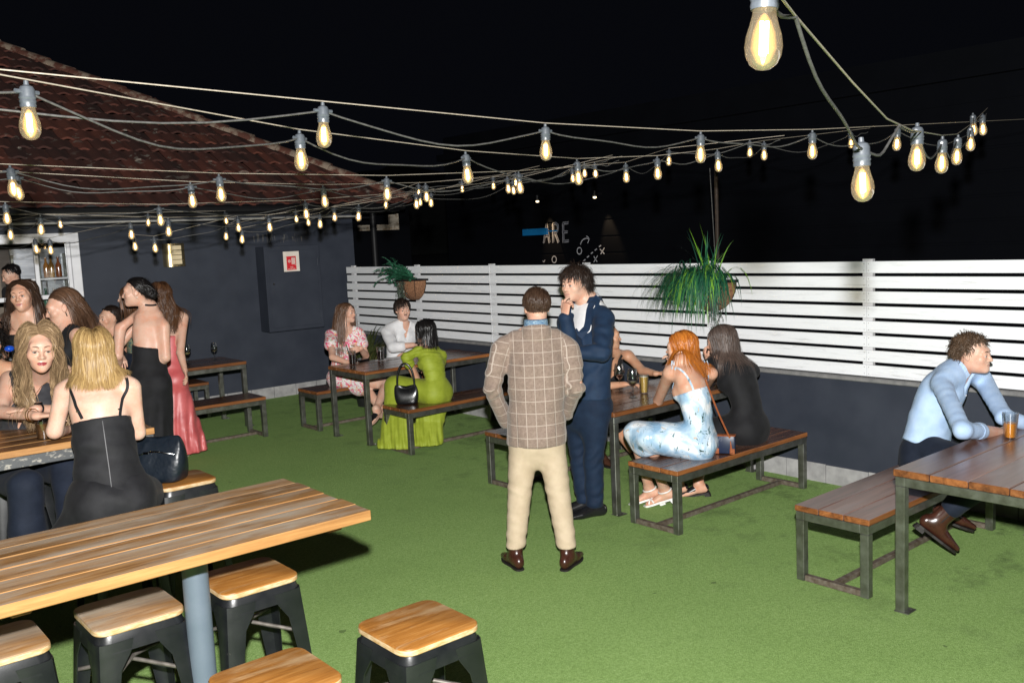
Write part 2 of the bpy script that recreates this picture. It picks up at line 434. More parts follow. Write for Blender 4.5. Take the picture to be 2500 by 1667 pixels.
def halo_mat():
    m = bpy.data.materials.new('glow inside the bulb'); m.use_nodes = True; nt = m.node_tree
    for n in list(nt.nodes): nt.nodes.remove(n)
    out = nt.nodes.new('ShaderNodeOutputMaterial'); tr = nt.nodes.new('ShaderNodeBsdfTransparent'); e = nt.nodes.new('ShaderNodeEmission')
    lw = nt.nodes.new('ShaderNodeLayerWeight'); lw.inputs['Blend'].default_value = .5
    f = mth(nt, 'POWER', mth(nt, 'SUBTRACT', 1.0, lw.outputs['Facing']), 1.6)
    e.inputs[0].default_value = (1, .50, .11, 1); nt.links.new(mth(nt, 'MULTIPLY', f, 1.25), e.inputs[1])
    ad = nt.nodes.new('ShaderNodeAddShader'); nt.links.new(tr.outputs[0], ad.inputs[0]); nt.links.new(e.outputs[0], ad.inputs[1]); nt.links.new(ad.outputs[0], out.inputs[0])
    m.cycles.emission_sampling = 'NONE'; return m
M['halo'] = halo_mat()
M['beer'] = plain('pale beer', (0.62, 0.4, 0.1), (0.55, 0.34, 0.08), 0.2)
M['amber'] = plain('amber beer', (0.75, 0.25, 0.02), (0.85, 0.33, 0.04), 0.15)
M['cola'] = plain('dark cola', (0.008, 0.004, 0.003), None, 0.1)
M['red_wine'] = plain('red wine', (0.03, 0.003, 0.006), None, 0.1)
M['white_wine'] = plain('white wine', (0.5, 0.45, 0.2), None, 0.15)
M['bourbon'] = plain('iced brown drink', (0.11, 0.045, 0.015), (0.2, 0.1, 0.045), 0.15, scale=60)
M['foam'] = plain('beer foam', (0.75, 0.68, 0.52), None, 0.6)

# ================================================================== THE SETTING
FX = 6.50      # fence face
WY = 11.81     # wall of the tiled building
g = MB(); g.add([(-300, -300, 0), (300, -300, 0), (300, 300, 0), (-300, 300, 0)], [[0, 1, 2, 3]])
tag(g.build('ground', M['ground']), kind='structure')
g = MB(); g.add([(-6, -4, 0.004), (6.45, -4, 0.004), (6.45, 11.80, 0.004), (-6, 11.80, 0.004)], [[0, 1, 2, 3]])
tag(g.build('turf', M['turf']), kind='structure')
# far hillside behind the roofs
g = MB(); xs = np.linspace(-60, 200, 90); vs = []; fs = []
for i, x in enumerate(xs):
    a = (x+60)/260
    h = 22 + 10*math.exp(-((x-52)/26)**2) + 1.2*math.sin(x*0.31) + 0.8*math.sin(x*0.83+1) + 0.5*math.sin(x*2.1)
    h *= 0.78
    vs += [(x, 150-x*0.25, -0.5), (x, 152-x*0.25, h*0.6), (x, 190-x*0.25, h)]
for i in range(len(xs)-1):
    for k in range(2): fs.append([3*i+k, 3*i+3+k, 3*i+4+k, 3*i+1+k])
g.add(vs, fs)
tag(g.build('hills', M['hill'], smooth=60), kind='structure')

# ---------------------------------------------------------------- the tiled building on the left
bld = thing('tiled_building', 'navy painted building with an old terracotta tiled hip roof and a white servery window', 'building', (1.0, WY, 0))
w = MB()
WX0, WX1 = -7.0, 6.93
wx_l, wx_r, wz_b, wz_t = 0.7, 3.07, 1.02, 2.24      # servery opening
w.lohi((wx_r, WY, 0), (WX1, WY+0.22, 2.56)); w.lohi((WX0, WY, 0), (wx_l, WY+0.22, 2.56))
w.lohi((wx_l, WY, 0), (wx_r, WY+0.22, wz_b)); w.lohi((wx_l, WY, wz_t), (wx_r, WY+0.22, 2.56))
w.lohi((WX1-0.22, WY+0.22, 0), (WX1, WY+7, 2.56))
w.build('wall', M['navy'], bld)
# flaking paint above the hose cabinet, plaster seams
w = MB(); rr = random.Random(3)
for k in range(4):
    for j in range(7):
        x = 5.40+k*0.19+j*0.021+rr.uniform(-.006, .006); z0 = 2.125+rr.uniform(0, .04); z1 = z0+rr.uniform(.06, .13)
        if rr.random() < .25: continue
        w.add([(x, WY-.003, z0), (x+.004, WY-.003, z0), (x+.004+rr.uniform(-.015, .015), WY-.003, z1), (x+rr.uniform(-.015, .015), WY-.003, z1)], [[0, 1, 2, 3]])
w.build('flaked_paint', plain('bare flaked paint', (0.07, 0.068, 0.065), (0.13, 0.125, 0.12), 0.8, scale=60), bld)
w = MB(); rr = random.Random(5); x = WX0
while x < WX1-.05:
    x2 = min(x+0.33+rr.uniform(-.01, .01), WX1); w.cur = rr.random()
    w.lohi((x, WY-.014, 0.0), (x2-.006, WY-.001, .158), .002); x = x2
w.build('skirting', M['skirting'], bld)
w = MB()
w.lohi((WX0, WY-.45, 2.50), (7.40, WY+.3, 2.535)); w.lohi((WX0, WY-.055, 2.43), (7.2, WY-.002, 2.452))
sof = w.build('soffit', [M['black']], bld)
w = MB(); w.lohi((WX0, WY-.075, 2.453), (7.05, WY-.003, 2.478), .004); w.build('eave_moulding', plain('cream eave moulding', (0.3, 0.29, 0.27), (0.4, 0.39, 0.36), 0.6), bld)
w = MB(); w.tube([(WX0, WY-.50, 2.575), (7.50, WY-.50, 2.575)], .055, 10); w.lohi((WX0, WY-.455, 2.51), (7.46, WY-.44, 2.66))
w.build('gutter', plain('black gutter', (0.006, 0.006, 0.007), None, 0.45), bld)
# tiled hip roof: real rolled tiles, course by course
EX, EY, EZ, SL = 7.57, 11.32, 2.64, 0.60
roof = MB(); course = 0.30; per = 0.235; ns = 8
rr = random.Random(11)
prof = [0.0, .012, .034, .05, .05, .036, .014, .002]
cs = 1/math.sqrt(1+SL*SL)
for r in range(22):
    y0 = EY + r*course*cs - .03; y1 = EY + (r+1)*course*cs + .012
    z0 = EZ + (y0-EY)*SL; z1 = EZ+(y1-EY)*SL
    xr0 = EX-(y0-EY); x = -7.0 + (r % 2)*per/2
    sag = 0
    while x < xr0-.02:
        lift = rr.uniform(-.006, .008); yj = rr.uniform(-.012, .012); rnd = rr.random()
        v = []; n = ns+1
        for j in range(n):
            px = min(x + per*j/ns, xr0 + .06); h = prof[j % ns]
            v += [(px, y0+yj, z0+h*.6+.020+lift), (px, y0+yj, z0+h*.6-.006+lift), (px, y1, z1+h*.6-.008+lift)]
        f = []
        for j in range(n-1):
            a = 3*j; f += [[a, a+3, a+5, a+2], [a+1, a+4, a+3, a]]
        roof.add(v, f, 0, rnd); x += per
ro = roof.build('roof', M['tile'], bld, smooth=35)
# the hidden hip face beyond
w = MB(); w.add([(EX, EY, EZ-.02), (EX, EY+9, EZ-.02), (EX-6.3, EY+6.3, EZ+6.3*SL-.05)], [[0, 1, 2]]); w.build('rear_roof_face', M['tile'], bld)
w = MB(); L = 6.2; n = 15; hd = np.array([-1, 1, SL]); hd = hd/np.linalg.norm(hd)
sd = np.array([1, 1, 0])/math.sqrt(2); nn = np.cross(sd, hd); nn = nn*np.sign(nn[2])
for i in range(24):
    p0 = np.array([EX, EY, EZ+.03])+hd*(i*.41-.02); p1 = p0+hd*.44; v = []
    for p, rad in ((p0, .125), (p1, .10)):
        for a in np.linspace(0, PI, 9): v.append(p+sd*rad*math.cos(a)+nn*rad*math.sin(a)*.8)
    off = rr.uniform(-.012, .012); v = np.array(v)+sd*off+nn*rr.uniform(0, .012)
    f = [[j, j+1, j+10, j+9] for j in range(8)]+[list(range(9))[::-1]]
    w.add(v, f, 0, rr.random())
w.build('ridge_cap', M['ridge'], ro, smooth=40)
# servery window
wf = MB(); D0, D1 = WY-.035, WY+.06
fr = .10
wf.lohi((wx_l-.1, D0, wz_t), (wx_r+fr, D1, wz_t+.11), .006); wf.lohi((wx_r, D0, wz_b-.06), (wx_r+fr, D1, wz_t-.001), .006)
wf.lohi((wx_l-.1, D0, wz_b-.06), (wx_l, D1, wz_t-.001), .006); wf.lohi((wx_r-.045, D0+.02, wz_b), (wx_r-.003, D1-.01, wz_t-.003), .004)
win = wf.build('servery_window', M['white_frame'], bld)
wf = MB(); wf.lohi((wx_l+.002, D0+.025, 1.585), (wx_r-.05, D1-.02, 1.635), .004); wf.lohi((wx_r-.40, D0+.03, 1.64), (wx_r-.355, D1-.03, wz_t-.004), .004)
wf.build('sash_rail', M['white_frame'], win)
wf = MB(); wf.lohi((wx_r-.354, WY+.01, 1.64), (wx_r-.046, WY+.014, wz_t-.004)); wf.build('pane', M['glass'], win)
wf = MB(); wf.lohi((wx_l-.14, WY-.09, wz_b-.10), (wx_r+.14, WY+.02, wz_b-.062), .006); wf.build('sill', M['white_frame'], win)
# bar room behind the servery
rm = MB(); rm.lohi((-1.2, WY+2.6, 0), (4.4, WY+2.66, 2.5)); rm.lohi((4.2, WY+.23, 0), (4.26, WY+2.6, 2.5)); rm.lohi((-1.2, WY+.23, 2.4), (4.4, WY+2.6, 2.44)); rm.lohi((-1.2, WY+.23, .0), (4.2, WY+2.6, .02))
rm.build('bar_room', plain('bar room plaster', (0.16, 0.13, 0.1), (0.21, 0.17, 0.13), 0.7), bld)
rm = MB()
for k in range(40): rm.lohi((0.9+k*.033, WY+2.50, 1.2), (0.9+k*.033+.029, WY+2.51, 2.3), 0, 0, random.random())
rm.build('rear_panelling', plain('rear timber battens', (0.12, 0.07, 0.035), (0.18, 0.11, 0.06), 0.6), bld)

# drinks fridge with bottles, seen through the servery
fx = 2.94
frg = thing('drinks_fridge', 'steel glass-door drinks fridge standing inside the bar behind the white window', 'fridge', (fx, WY+1.3, 0.02))
q = MB(); q.lohi((2.62, WY+1.0, .02), (3.6, WY+1.62, 2.2), .01); q.build('cabinet', plain('brushed fridge steel', (0.33, 0.35, 0.38), (0.45, 0.47, 0.5), 0.35, 0.7, scale=5, stretch=(1, 1, 12)), frg)
q = MB()
for k in range(3):
    q.lohi((2.62+.3*k, WY+.955, .3), (2.655+.3*k, WY+.998, 2.12), .004)
q.build('door_frame', M['steel'], frg)
q = MB()
for k in range(3): q.tube([(2.70+.3*k, WY+.93, 1.2), (2.70+.3*k, WY+.93, 1.95)], .011, 8)
q.build('handle', M['chrome'], frg)
shf = thing('bottle_shelf', 'narrow shelf of spirit bottles beside the fridge inside the bar', 'shelf', (2.85, WY+.55, 1.7))
q = MB(); q.lohi((2.72, WY+.45, 1.80), (3.3, WY+.72, 1.825), .003); q.lohi((2.72, WY+.45, 1.42), (3.3, WY+.72, 1.445), .003); q.build('board', M['white_frame'], shf)
for k, (bx, bz, c) in enumerate([(2.92, 1.826, (0.35, 0.15, 0.04)), (2.99, 1.826, (0.45, 0.25, 0.07)), (3.06, 1.826, (0.25, 0.08, 0.03)), (2.9, 1.446, (0.05, 0.12, 0.08)), (2.98, 1.446, (0.3, 0.28, 0.24))]):
    q = MB(); q.lathe([(.001, 0), (.034, .003), (.036, .12), (.034, .15), (.014, .19), (.012, .235), (.015, .238), (.015, .25), (.001, .25)], (bx, WY+.55+.05*(k % 2), bz), 12)
    tag(q.build('bottle', plain('bottle %d glass' % k, c, None, 0.12), smooth=40), ['amber spirit bottle at the left of the upper bar shelf', 'golden spirit bottle in the middle of the upper bar shelf', 'dark brown spirit bottle at the right of the upper bar shelf', 'dark green bottle on the lower bar shelf', 'pale bottle on the lower bar shelf'][k], 'bottle', 'bottles inside the bar')

# radiant heater on the wall
ht = thing('wall_heater', 'brass-coloured radiant heater with four pale panels fixed high on the navy wall', 'heater', (4.28, WY, 1.88))
q = MB(); v = []; f = []
for z in (1.885, 2.175):
    for a in np.linspace(0, PI, 11): v.append((4.28-.125*math.cos(a), WY-.09-.05*math.sin(a), z))
for j in range(10): f.append([j, j+1, j+12, j+11])
f.append(list(range(11))[::-1]); f.append(list(range(11, 22))); q.add(v, f)
q.lohi((4.155, WY-.09, 1.885), (4.405, WY-.003, 2.175)); q.build('casing', plain('brassy steel casing', (0.36, 0.28, 0.15), (0.5, 0.4, 0.23), 0.25, 0.9, scale=12, stretch=(6, 6, .5)), ht, smooth=30)
for k in range(4):
    q = MB(); q.lohi((4.215, WY-.149, 1.915+k*.06), (4.345, WY-.143, 1.968+k*.06), .002)
    q.build('panel', plain('pale heater ceramic', (0.62, 0.5, 0.3), (0.7, 0.58, 0.37), 0.6), ht)

# fire hose cabinet
hc = thing('hose_reel_cabinet', 'navy fire hose reel cabinet on the wall carrying a red and white sign', 'cabinet', (5.8, WY, .93))
CY = WY-.27
q = MB(); q.lohi((5.40, CY, .935), (6.22, WY-.002, 2.085), .006); q.build('body', M['navy'], hc)
q = MB(); q.lohi((5.455, CY-.008, .985), (6.17, CY-.0005, 2.02), .003); dr = q.build('door', M['navy'], hc)
q = MB()
q.tube([(5.50, CY-.010, 1.58), (5.50, CY-.022, 1.58)], .013, 14); q.build('lock', M['chrome'], dr)
q = MB()
for z in (1.12, 1.85): q.tube([(6.175, CY-.008, z-.05), (6.175, CY-.008, z+.05)], .009, 8)
q.build('hinge', M['navy'], dr)
sx0, sx1, sz0, sz1 = 5.665, 5.90, 1.735, 2.005
q = MB(); q.lohi((sx0, CY-.013, sz0), (sx1, CY-.0095, sz1), .001); sg = q.build('sign', M['sign_white'], hc)
q = MB(); q.lohi((sx0+.045, CY-.0155, sz0+.02), (sx1-.05, CY-.0135, sz0+.205), .0008); q.build('red_panel', M['red_sign'], sg)
q = MB(); SY = CY-.0175
def stxt(txt, size, x, z):
    v, f = text_mesh(txt, size); q.add(np.stack([v[:, 0]+x, np.full(len(v), SY), v[:, 1]+z], 1), f)
cxs = (sx0+.045+sx1-.05)/2
stxt('FIRE', .024, cxs, sz0+.058); stxt('HOSE REEL', .0225, cxs, sz0+.034)
for k in range(5): q.lohi((cxs+.002+k*.0115, SY, sz0+.095), (cxs+.0095+k*.0115, SY+.001, sz0+.19))
q.lohi((cxs+.002, SY, sz0+.183), (cxs+.0555, SY+.001, sz0+.19)); q.lohi((cxs+.05, SY, sz0+.082), (cxs+.056, SY+.001, sz0+.1))
th = np.linspace(0, 2*PI, 25); v = []
for a in th: v += [(cxs-.031+.020*math.cos(a), SY, sz0+.14+.020*math.sin(a)), (cxs-.031+.015*math.cos(a), SY, sz0+.14+.015*math.sin(a))]
q.add(v, [[2*i, 2*i+1, 2*i+3, 2*i+2] for i in range(24)])
q.lohi((cxs-.033, SY, sz0+.126), (cxs-.029, SY+.0008, sz0+.154)); q.lohi((cxs-.045, SY, sz0+.138), (cxs-.0335, SY+.0008, sz0+.142)); q.lohi((cxs-.0285, SY, sz0+.138), (cxs-.017, SY+.0008, sz0+.142))
q.build('lettering', M['sign_white'], sg)

# down pipe and the bit of a neighbour's window beside the corner
q = MB(); q.tube([(7.22, WY-.1, 2.62), (7.22, WY-.1, 0)], .05, 12); q.lohi((7.15, WY-.17, 2.6), (7.29, WY-.03, 2.68), .01)
tag(q.build('downpipe', M['black'], smooth=40), 'black downpipe at the right corner of the tiled building', 'downpipe')
nb = thing('neighbour_window', 'small corner of a white neighbouring window frame beyond the downpipe', 'window', (8.1, 12.9, 2.1))
q = MB(); q.lohi((7.70, 12.9, 2.27), (8.45, 12.96, 2.36), .004); q.lohi((8.28, 12.9, 2.361), (8.45, 12.96, 2.62), .004); q.build('frame', plain('peeling cream frame', (0.34, 0.3, 0.24), (0.16, 0.1, 0.05), 0.7, scale=14, lo=.5, hi=.7), nb)
q = MB(); q.lohi((7.5, 12.965, 0), (8.7, 13.05, 3.0)); q.build('wall', M['navy_dark'], nb)

M['post'] = plain('white fence post', (.5, .5, .51), (.6, .6, .61), .6)
# ---------------------------------------------------------------- low wall, ledge and slatted fence on the right
lw = thing('garden_wall', 'low navy rendered wall with a grey ledge carrying the white slat fence', 'wall', (FX, 4, 0))
q = MB(); q.lohi((FX-.045, -4, 0), (FX+.12, 11.79, .845)); q.build('wall', M['navy'], lw)
q = MB(); q.lohi((FX-.075, -4, .846), (FX+.14, 11.79, .876), .006); q.build('ledge', M['ledge'], lw)
q = MB(); rr = random.Random(8); y = -4
while y < 11.7:
    y2 = min(y+.36, 11.7); q.cur = rr.random(); q.lohi((FX-.06, y, 0), (FX-.046, y2-.006, .15+rr.uniform(-.004, .004)), .002); y = y2
q.build('skirting', M['skirting'], lw)
fn = thing('slat_fence', 'white washed horizontal slat fence standing on the low navy wall', 'fence', (FX, 4, .88))
NS = 8; pitch = (1.775-.882)/NS; rr = random.Random(21)
joints = [-4.0, 0.7, 3.59, 8.11, 11.29]
for k in range(NS):
    z0 = .884+k*pitch
    q = MB()
    for a, b in zip(joints[:-1], joints[1:]):
        q.cur = rr.random(); e = rr.uniform(-.012, .012) if b > 11 else 0
        q.lohi((FX-.019, a+.0015, z0), (FX, b-.0015+e, z0+pitch-.0245+rr.uniform(-.001, .001)), .0015)
    q.build('slat', M['slat'], fn)
for y in (-2.0, 0.7, 2.15, 3.59, 5.06, 6.6, 8.11, 9.6, 11.15):
    q = MB(); q.lohi((FX+.001, y-.04, .88), (FX+.035, y+.04, 1.77)); q.build('post', M['post'], fn)
q = MB()
for y in joints[1:4]+[5.06, 2.15, 6.6, 9.6]:
    for k in range(NS):
        for dz in (.02, .07):
            for dy in ((-.018, .018) if y in joints else (.0,)):
                q.tube([(FX-.0205, y+dy, .884+k*pitch+dz), (FX-.0188, y+dy, .884+k*pitch+dz)], .0032, 6)
q.build('nail_heads', plain('nail heads', (0.22, 0.21, 0.2), None, 0.5, 0.5), fn)

# ---------------------------------------------------------------- the dark building across the lane with its mural
BX = 10.6
db = thing('dark_building', 'big black-blue clad building behind the fence with chalk-white mural marks', 'building', (BX, 5, 0))
q = MB(); YL = 14.5
q.add([(BX, -30, 0), (BX, YL, 0), (BX, YL, 4.0), (BX, -30, 3.55), (BX+12, -30, 0), (BX+12, YL, 0), (BX+12, YL, 4.0), (BX+12, -30, 3.55)], [[0, 1, 2, 3], [5, 4, 7, 6], [1, 5, 6, 2], [3, 2, 6, 7]])
for k in range(15):
    z = .2+k*.26
    if z > 3.3: break
    q.lohi((BX-.012, -30, z), (BX-.001, YL-.01, z+.235), .004)
q.build('wall', M['navy_dark'], db)
q = MB(); q.lohi((BX-.10, -30, 3.56), (BX+.2, YL+.1, 3.68)); q.build('fascia', M['navy_dark'], db)
def wallpt(u, v): return at(u, v, x=BX-.02)
def strip(mb, pix, wpx, x=BX-.016):
    """brush stroke of a given width (m) through wall points"""
    p = np.array([at(u, v, x=x) for u, v in pix]); t = np.gradient(p, axis=0); t /= np.linalg.norm(t, axis=1)[:, None]
    nrm = np.stack([np.zeros(len(p)), -t[:, 2], t[:, 1]], 1)
    v = np.concatenate([p-nrm*wpx/2, p+nrm*wpx/2]); k = len(p)
    mb.add(v, [[i, i+1, k+i+1, k+i] for i in range(k-1)])
mk = MB()
def ring(cx, cy, rx, ry): strip(mk, [(cx+rx*math.cos(a), cy+ry*math.sin(a)) for a in np.linspace(0, 2*PI, 18)], .016)
def mark(fn):
    global mk
    mk = MB(); fn(); mk.build('chalk_mark', M['chalk'], db)
mark(lambda: ring(1414.5, 612.5, 5.6, 8)); mark(lambda: ring(1353, 633.5, 5.3, 8))
mark(lambda: (strip(mk, [(1464.5, 608), (1475.5, 620)], .015), strip(mk, [(1475.5, 605), (1466.5, 620.5)], .015)))
mark(lambda: (strip(mk, [(1449.5, 625.5), (1458, 639.5)], .015), strip(mk, [(1459, 624), (1449.5, 640)], .015)))
for c in ((1464.8, 601), (1454.8, 609.5), (1445.3, 617.5), (1435.6, 626.8), (1426.5, 635.5)): mark(lambda: strip(mk, [(c[0]-2.6, c[1]+1.9), (c[0]+2.6, c[1]-1.9)], .018))
mark(lambda: (strip(mk, [(1417, 597.5), (1420, 589), (1425, 584), (1431, 581.8), (1438.5, 583)], .015), strip(mk, [(1431.5, 576.5), (1436, 579), (1438.5, 583), (1437, 588), (1434.5, 594)], .015)))
mark(lambda: strip(mk, [(1325, 637), (1328, 640), (1330.5, 634.5)], .014))
def letter(strokes, dx, dy, w, x, mb):
    for s in strokes: strip(mb, [(a+dx, b+dy) for a, b in s], w, x)
LET = [[[(1328, 592), (1334.5, 546)], [(1334.5, 546), (1342, 592)], [(1331, 576), (1339, 575)]],
       [[(1351, 591), (1350.5, 545)], [(1350, 546.5), (1357, 545), (1362, 549), (1362.5, 558), (1359, 567), (1351, 570)], [(1356, 569), (1364, 591)]],
       [[(1376, 591), (1375, 544)], [(1374, 545), (1388, 543.5)], [(1375, 566.5), (1386, 565.5)], [(1375.5, 589), (1389, 587.5)]]]
LM = plain('faded mural letters', (0.12, 0.12, 0.13), (0.2, 0.2, 0.21), 0.8, scale=12)
for l in LET:
    m1 = MB(); letter(l, 0, 0, .038, BX-.016, m1); letter(l, -1.2, 2, .03, BX-.0155, m1); lo_ = m1.build('mural_letter', LM, db)
    m1 = MB(); letter(l, 0, 0, .013, BX-.018, m1); m1.build('letter_face', M['mural_in'], lo_)
q = MB(); a = at(1277, 560, x=BX-.5); b2 = at(1338, 573, x=BX-.5)
q.lohi((BX-.52, min(a[1], b2[1]), min(a[2], b2[2])), (BX-.49, max(a[1], b2[1]), max(a[2], b2[2])), .004)
q.tube([(BX-.49, (a[1]+b2[1])/2, a[2]-.05), (BX-.013, (a[1]+b2[1])/2, a[2]-.05)], .012, 6)
tag(q.build('blue_sign', M['blue_sign']), 'narrow blue board sticking out before the mural letters', 'sign')
for (u, v), lab in (((1312, 492), 'left'), ((1452, 482), 'right')):
    p = at(u, v, x=BX-.16)
    dl = thing('wall_downlight', 'small lit wall downlight on the dark building, %s one of the pair above the mural' % lab, 'light', p, 'downlights above the mural')
    q = MB(); q.tube([p+np.array([0, 0, .10]), p+np.array([0, 0, .012])], .035, 12); q.lohi(p+np.array([.02, -.015, .04]), (BX-.013, p[1]+.015, p[2]+.07)); q.build('housing', M['black'], dl)
    q = MB(); q.ell(p, (.03, .03, .02), 12, 8); q.build('lens', M['lamp_on'], dl)
    ld = bpy.data.lights.new('downlight_lamp', 'SPOT'); ld.energy = 90; ld.color = (1, .68, .36); ld.spot_size = R_(42); ld.spot_blend = .7; ld.shadow_soft_size = .02
    lo = bpy.data.objects.new('downlight_lamp', ld); COL.objects.link(lo); lo.location = (p[0]-.02, p[1]-.10, p[2]-.02)
    lo.rotation_euler = Vector((.12, -.06, -.6)).to_track_quat('-Z', 'Y').to_euler()

# ================================================================== FURNITURE
def boards_x(mb, x0, x1, y0, y1, z0, z1, n, gap=.004, bev=.004, jit=.006, seed=0, edge=1, worn=False):
    """n planks running along x, with slightly uneven ends; end/side faces use material slot 1"""
    r = random.Random(seed); wd = (y1-y0-gap*(n-1))/n
    for k in range(n):
        a = y0+k*(wd+gap); mb.cur = r.random()
        e0 = r.uniform(0, jit); e1 = r.uniform(0, jit); dz = r.uniform(-.0015, .0015)
        i0 = len(mb.f); mb.lohi((x0+e0, a, z0), (x1-e1, a+wd, z1+dz), bev)
        vv = np.concatenate(mb.v)
        for i in range(i0, len(mb.f)):
            p = vv[mb.f[i]]; nz = np.cross(p[1]-p[0], p[2]-p[0]); nz /= np.linalg.norm(nz)+1e-12
            if (worn and .2 < nz[2] < .95) or abs(nz[0]) > .7 or (nz[1] < -.7 and k == 0) or (nz[1] > .7 and k == n-1): mb.m[i] = edge

def picnic_table(x0, y0, x1, y1, label, mat, seed, group='picnic tables on the turf', H=.77):
    t = thing('picnic_table', label, 'table', ((x0+x1)/2, (y0+y1)/2, 0), group)
    b = MB(); boards_x(b, x0, x1, y0, y1, H-.036, H, 4, seed=seed); b.build('tabletop', [mat, M['dark_edge']], t)
    s = .05; i = .008; f = MB(); zt = H-.037
    f.lohi((x0+i, y0+i, zt-.05), (x1-i, y0+i+s, zt), .003); f.lohi((x0+i, y1-i-s, zt-.05), (x1-i, y1-i, zt), .003)
    f.lohi((x0+i+.0005, y0+i+s, zt-.0498), (x0+i+s, y1-i-s, zt-.0005), .003); f.lohi((x1-i-s, y0+i+s, zt-.0498), (x1-i, y1-i-s, zt-.0005), .003)
    f.build('apron', M['steel'], t)
    for sx in (0, 1):
        for sy in (0, 1):
            ax = x0+i if sx == 0 else x1-i-s; ay = y0+i if sy == 0 else y1-i-s
            l = MB(); l.lohi((ax+.0005, ay+.0005, .006), (ax+s-.0005, ay+s-.0005, zt-.0502), .003)
            cx = ax+s/2+.012; cy = ay+s/2+(.0)
            l.lohi((ax-.004, ay-.024, .005), (ax+s+.034, ay+s+.004, .0105)); l.tube([(ax+s+.018, ay+.0, .011), (ax+s+.018, ay+.0, .016)], .007, 6)
            l.build('leg', M['steel'], t)
    return t

def bench(x0, y0, x1, y1, label, mat, seed, group='timber benches beside the picnic tables', H=.45):
    t = thing('bench', label, 'bench', ((x0+x1)/2, (y0+y1)/2, 0), group)
    b = MB(); boards_x(b, x0, x1, y0, y1, H-.034, H, 3, seed=seed); b.build('seat', [mat, M['dark_edge']], t)
    s = .05; i = .006; zt = H-.035; f = MB()
    f.lohi((x0+i, y0+i, zt-.05), (x1-i, y0+i+s, zt), .003); f.lohi((x0+i, y1-i-s, zt-.05), (x1-i, y1-i, zt), .003)
    f.lohi((x0+i+.0005, y0+i+s, zt-.0498), (x0+i+s, y1-i-s, zt-.0005), .003); f.lohi((x1-i-s, y0+i+s, zt-.0498), (x1-i, y1-i-s, zt-.0005), .003)
    f.build('frame', M['steel'], t)
    for sx in (0, 1):
        for sy in (0, 1):
            ax = x0+i if sx == 0 else x1-i-s; ay = y0+i if sy == 0 else y1-i-s
            l = MB(); l.lohi((ax+.0005, ay+.0005, .0055), (ax+s-.0005, ay+s-.0005, zt-.0502), .003); l.build('leg', M['steel'], t)
    g = MB()
    for ax in (x0+i, x1-i-s): g.lohi((ax+.006, y0+i+s, .006), (ax+s-.006, y1-i-s, .04), .003)
    g.lohi((x0+i+s-.005, (y0+y1)/2-.018, .007), (x1-i-s+.005, (y0+y1)/2+.018, .038), .003)
    g.build('ground_rail', M['steel_worn'], t)
    return t

picnic_table(2.75, 10.16, 4.44, 10.92, 'dark picnic table against the navy wall holding two wine glasses', M['dark_wood'], 1)
picnic_table(4.765, 8.07, 6.43, 8.83, 'dark glossy picnic table holding two tall cola glasses', M['dark_wood'], 2)
picnic_table(4.71, 4.548, 6.40, 5.31, 'dark picnic table holding wine glasses and a cloudy beer', M['dark_wood'], 3)
picnic_table(4.475, 1.575, 6.20, 2.335, 'reddish picnic table with a bright steel frame holding an amber beer', M['red_wood'], 4)
bench(2.70, 9.40, 4.30, 9.855, 'dark timber bench on the near side of the table against the navy wall', M['dark_wood'], 11)
bench(2.70, 11.12, 4.35, 11.56, 'dark timber bench squeezed between the table and the navy wall', M['dark_wood'], 12)
bench(4.80, 7.36, 6.42, 7.83, 'dark timber bench where the woman in lime green sits', M['dark_wood'], 13)
bench(4.78, 9.156, 6.40, 9.61, 'dark timber bench under the woman in the floral dress', M['dark_wood'], 14)
bench(4.664, 3.934, 6.224, 4.388, 'glossy timber bench where the red-haired woman in blue satin sits', M['dark_wood'], 15)
bench(4.655, 5.54, 6.30, 6.0, 'dark timber bench behind the tan jacket man', M['dark_wood'], 16)
bench(4.52, 2.494, 6.15, 2.952, 'reddish three-board bench under the man in the light blue shirt', M['red_wood'], 17)

# ---------------------------------------------------------------- high bar tables
bt = thing('bar_table', 'long weathered plank bar table on a round grey column in the foreground', 'table', (.2, 3.34, 0), 'high bar tables')
b = MB(); boards_x(b, -1.2, 1.752, 2.972, 3.70, 1.012, 1.05, 6, gap=.006, bev=.003, jit=.01, seed=5, worn=True)
b.build('tabletop', [M['bar_wood'], M['bar_edge']], bt)
for cx in (-.75, 1.19):
    b = MB(); b.tube([(cx, 3.335, .02), (cx, 3.335, 1.0)], .0475, 28); b.lathe([(.001, .006), (.2, .006), (.2, .016), (.05, .022), (.001, .022)], (cx, 3.335, 0), 28); b.build('column', M['column'], bt, smooth=40)
b = MB()
for cx in (-.75, .55, 1.62): b.lohi((cx-.03, 3.03, .985), (cx+.03, 3.64, 1.0115), .004)
b.build('batten', M['bracket'], bt)

b2 = thing('bar_table', 'high timber bar table with a worn steel edge between the two blonde women', 'table', (.8, 5.78, 0), 'high bar tables')
b = MB(); boards_x(b, -1.2, 1.772, 5.41, 6.14, 1.012, 1.05, 5, gap=.003, bev=.003, jit=.006, seed=6, worn=True)
b.build('tabletop', [wood_mat('brown bar top', [(0.06, 0.025, 0.01), (0.17, 0.08, 0.03), (0.28, 0.15, 0.06)], 0.4, 0.4, 0, (0.35, 0.27, 0.2), .1), M['bar_edge']], b2)
worn = plain('worn painted steel edge', (0.10, 0.105, 0.11), (0.36, 0.34, 0.3), 0.5, 0.5, scale=55, stretch=(.5, 1, 1), lo=.54, hi=.64)
b = MB(); b.lohi((-1.18, 5.418, .95), (1.765, 5.463, 1.0115), .003); b.lohi((-1.18, 6.08, .95), (1.765, 6.125, 1.0115), .003); b.lohi((1.72, 5.463, .9505), (1.7645, 6.08, 1.011), .003); b.build('apron', worn, b2)
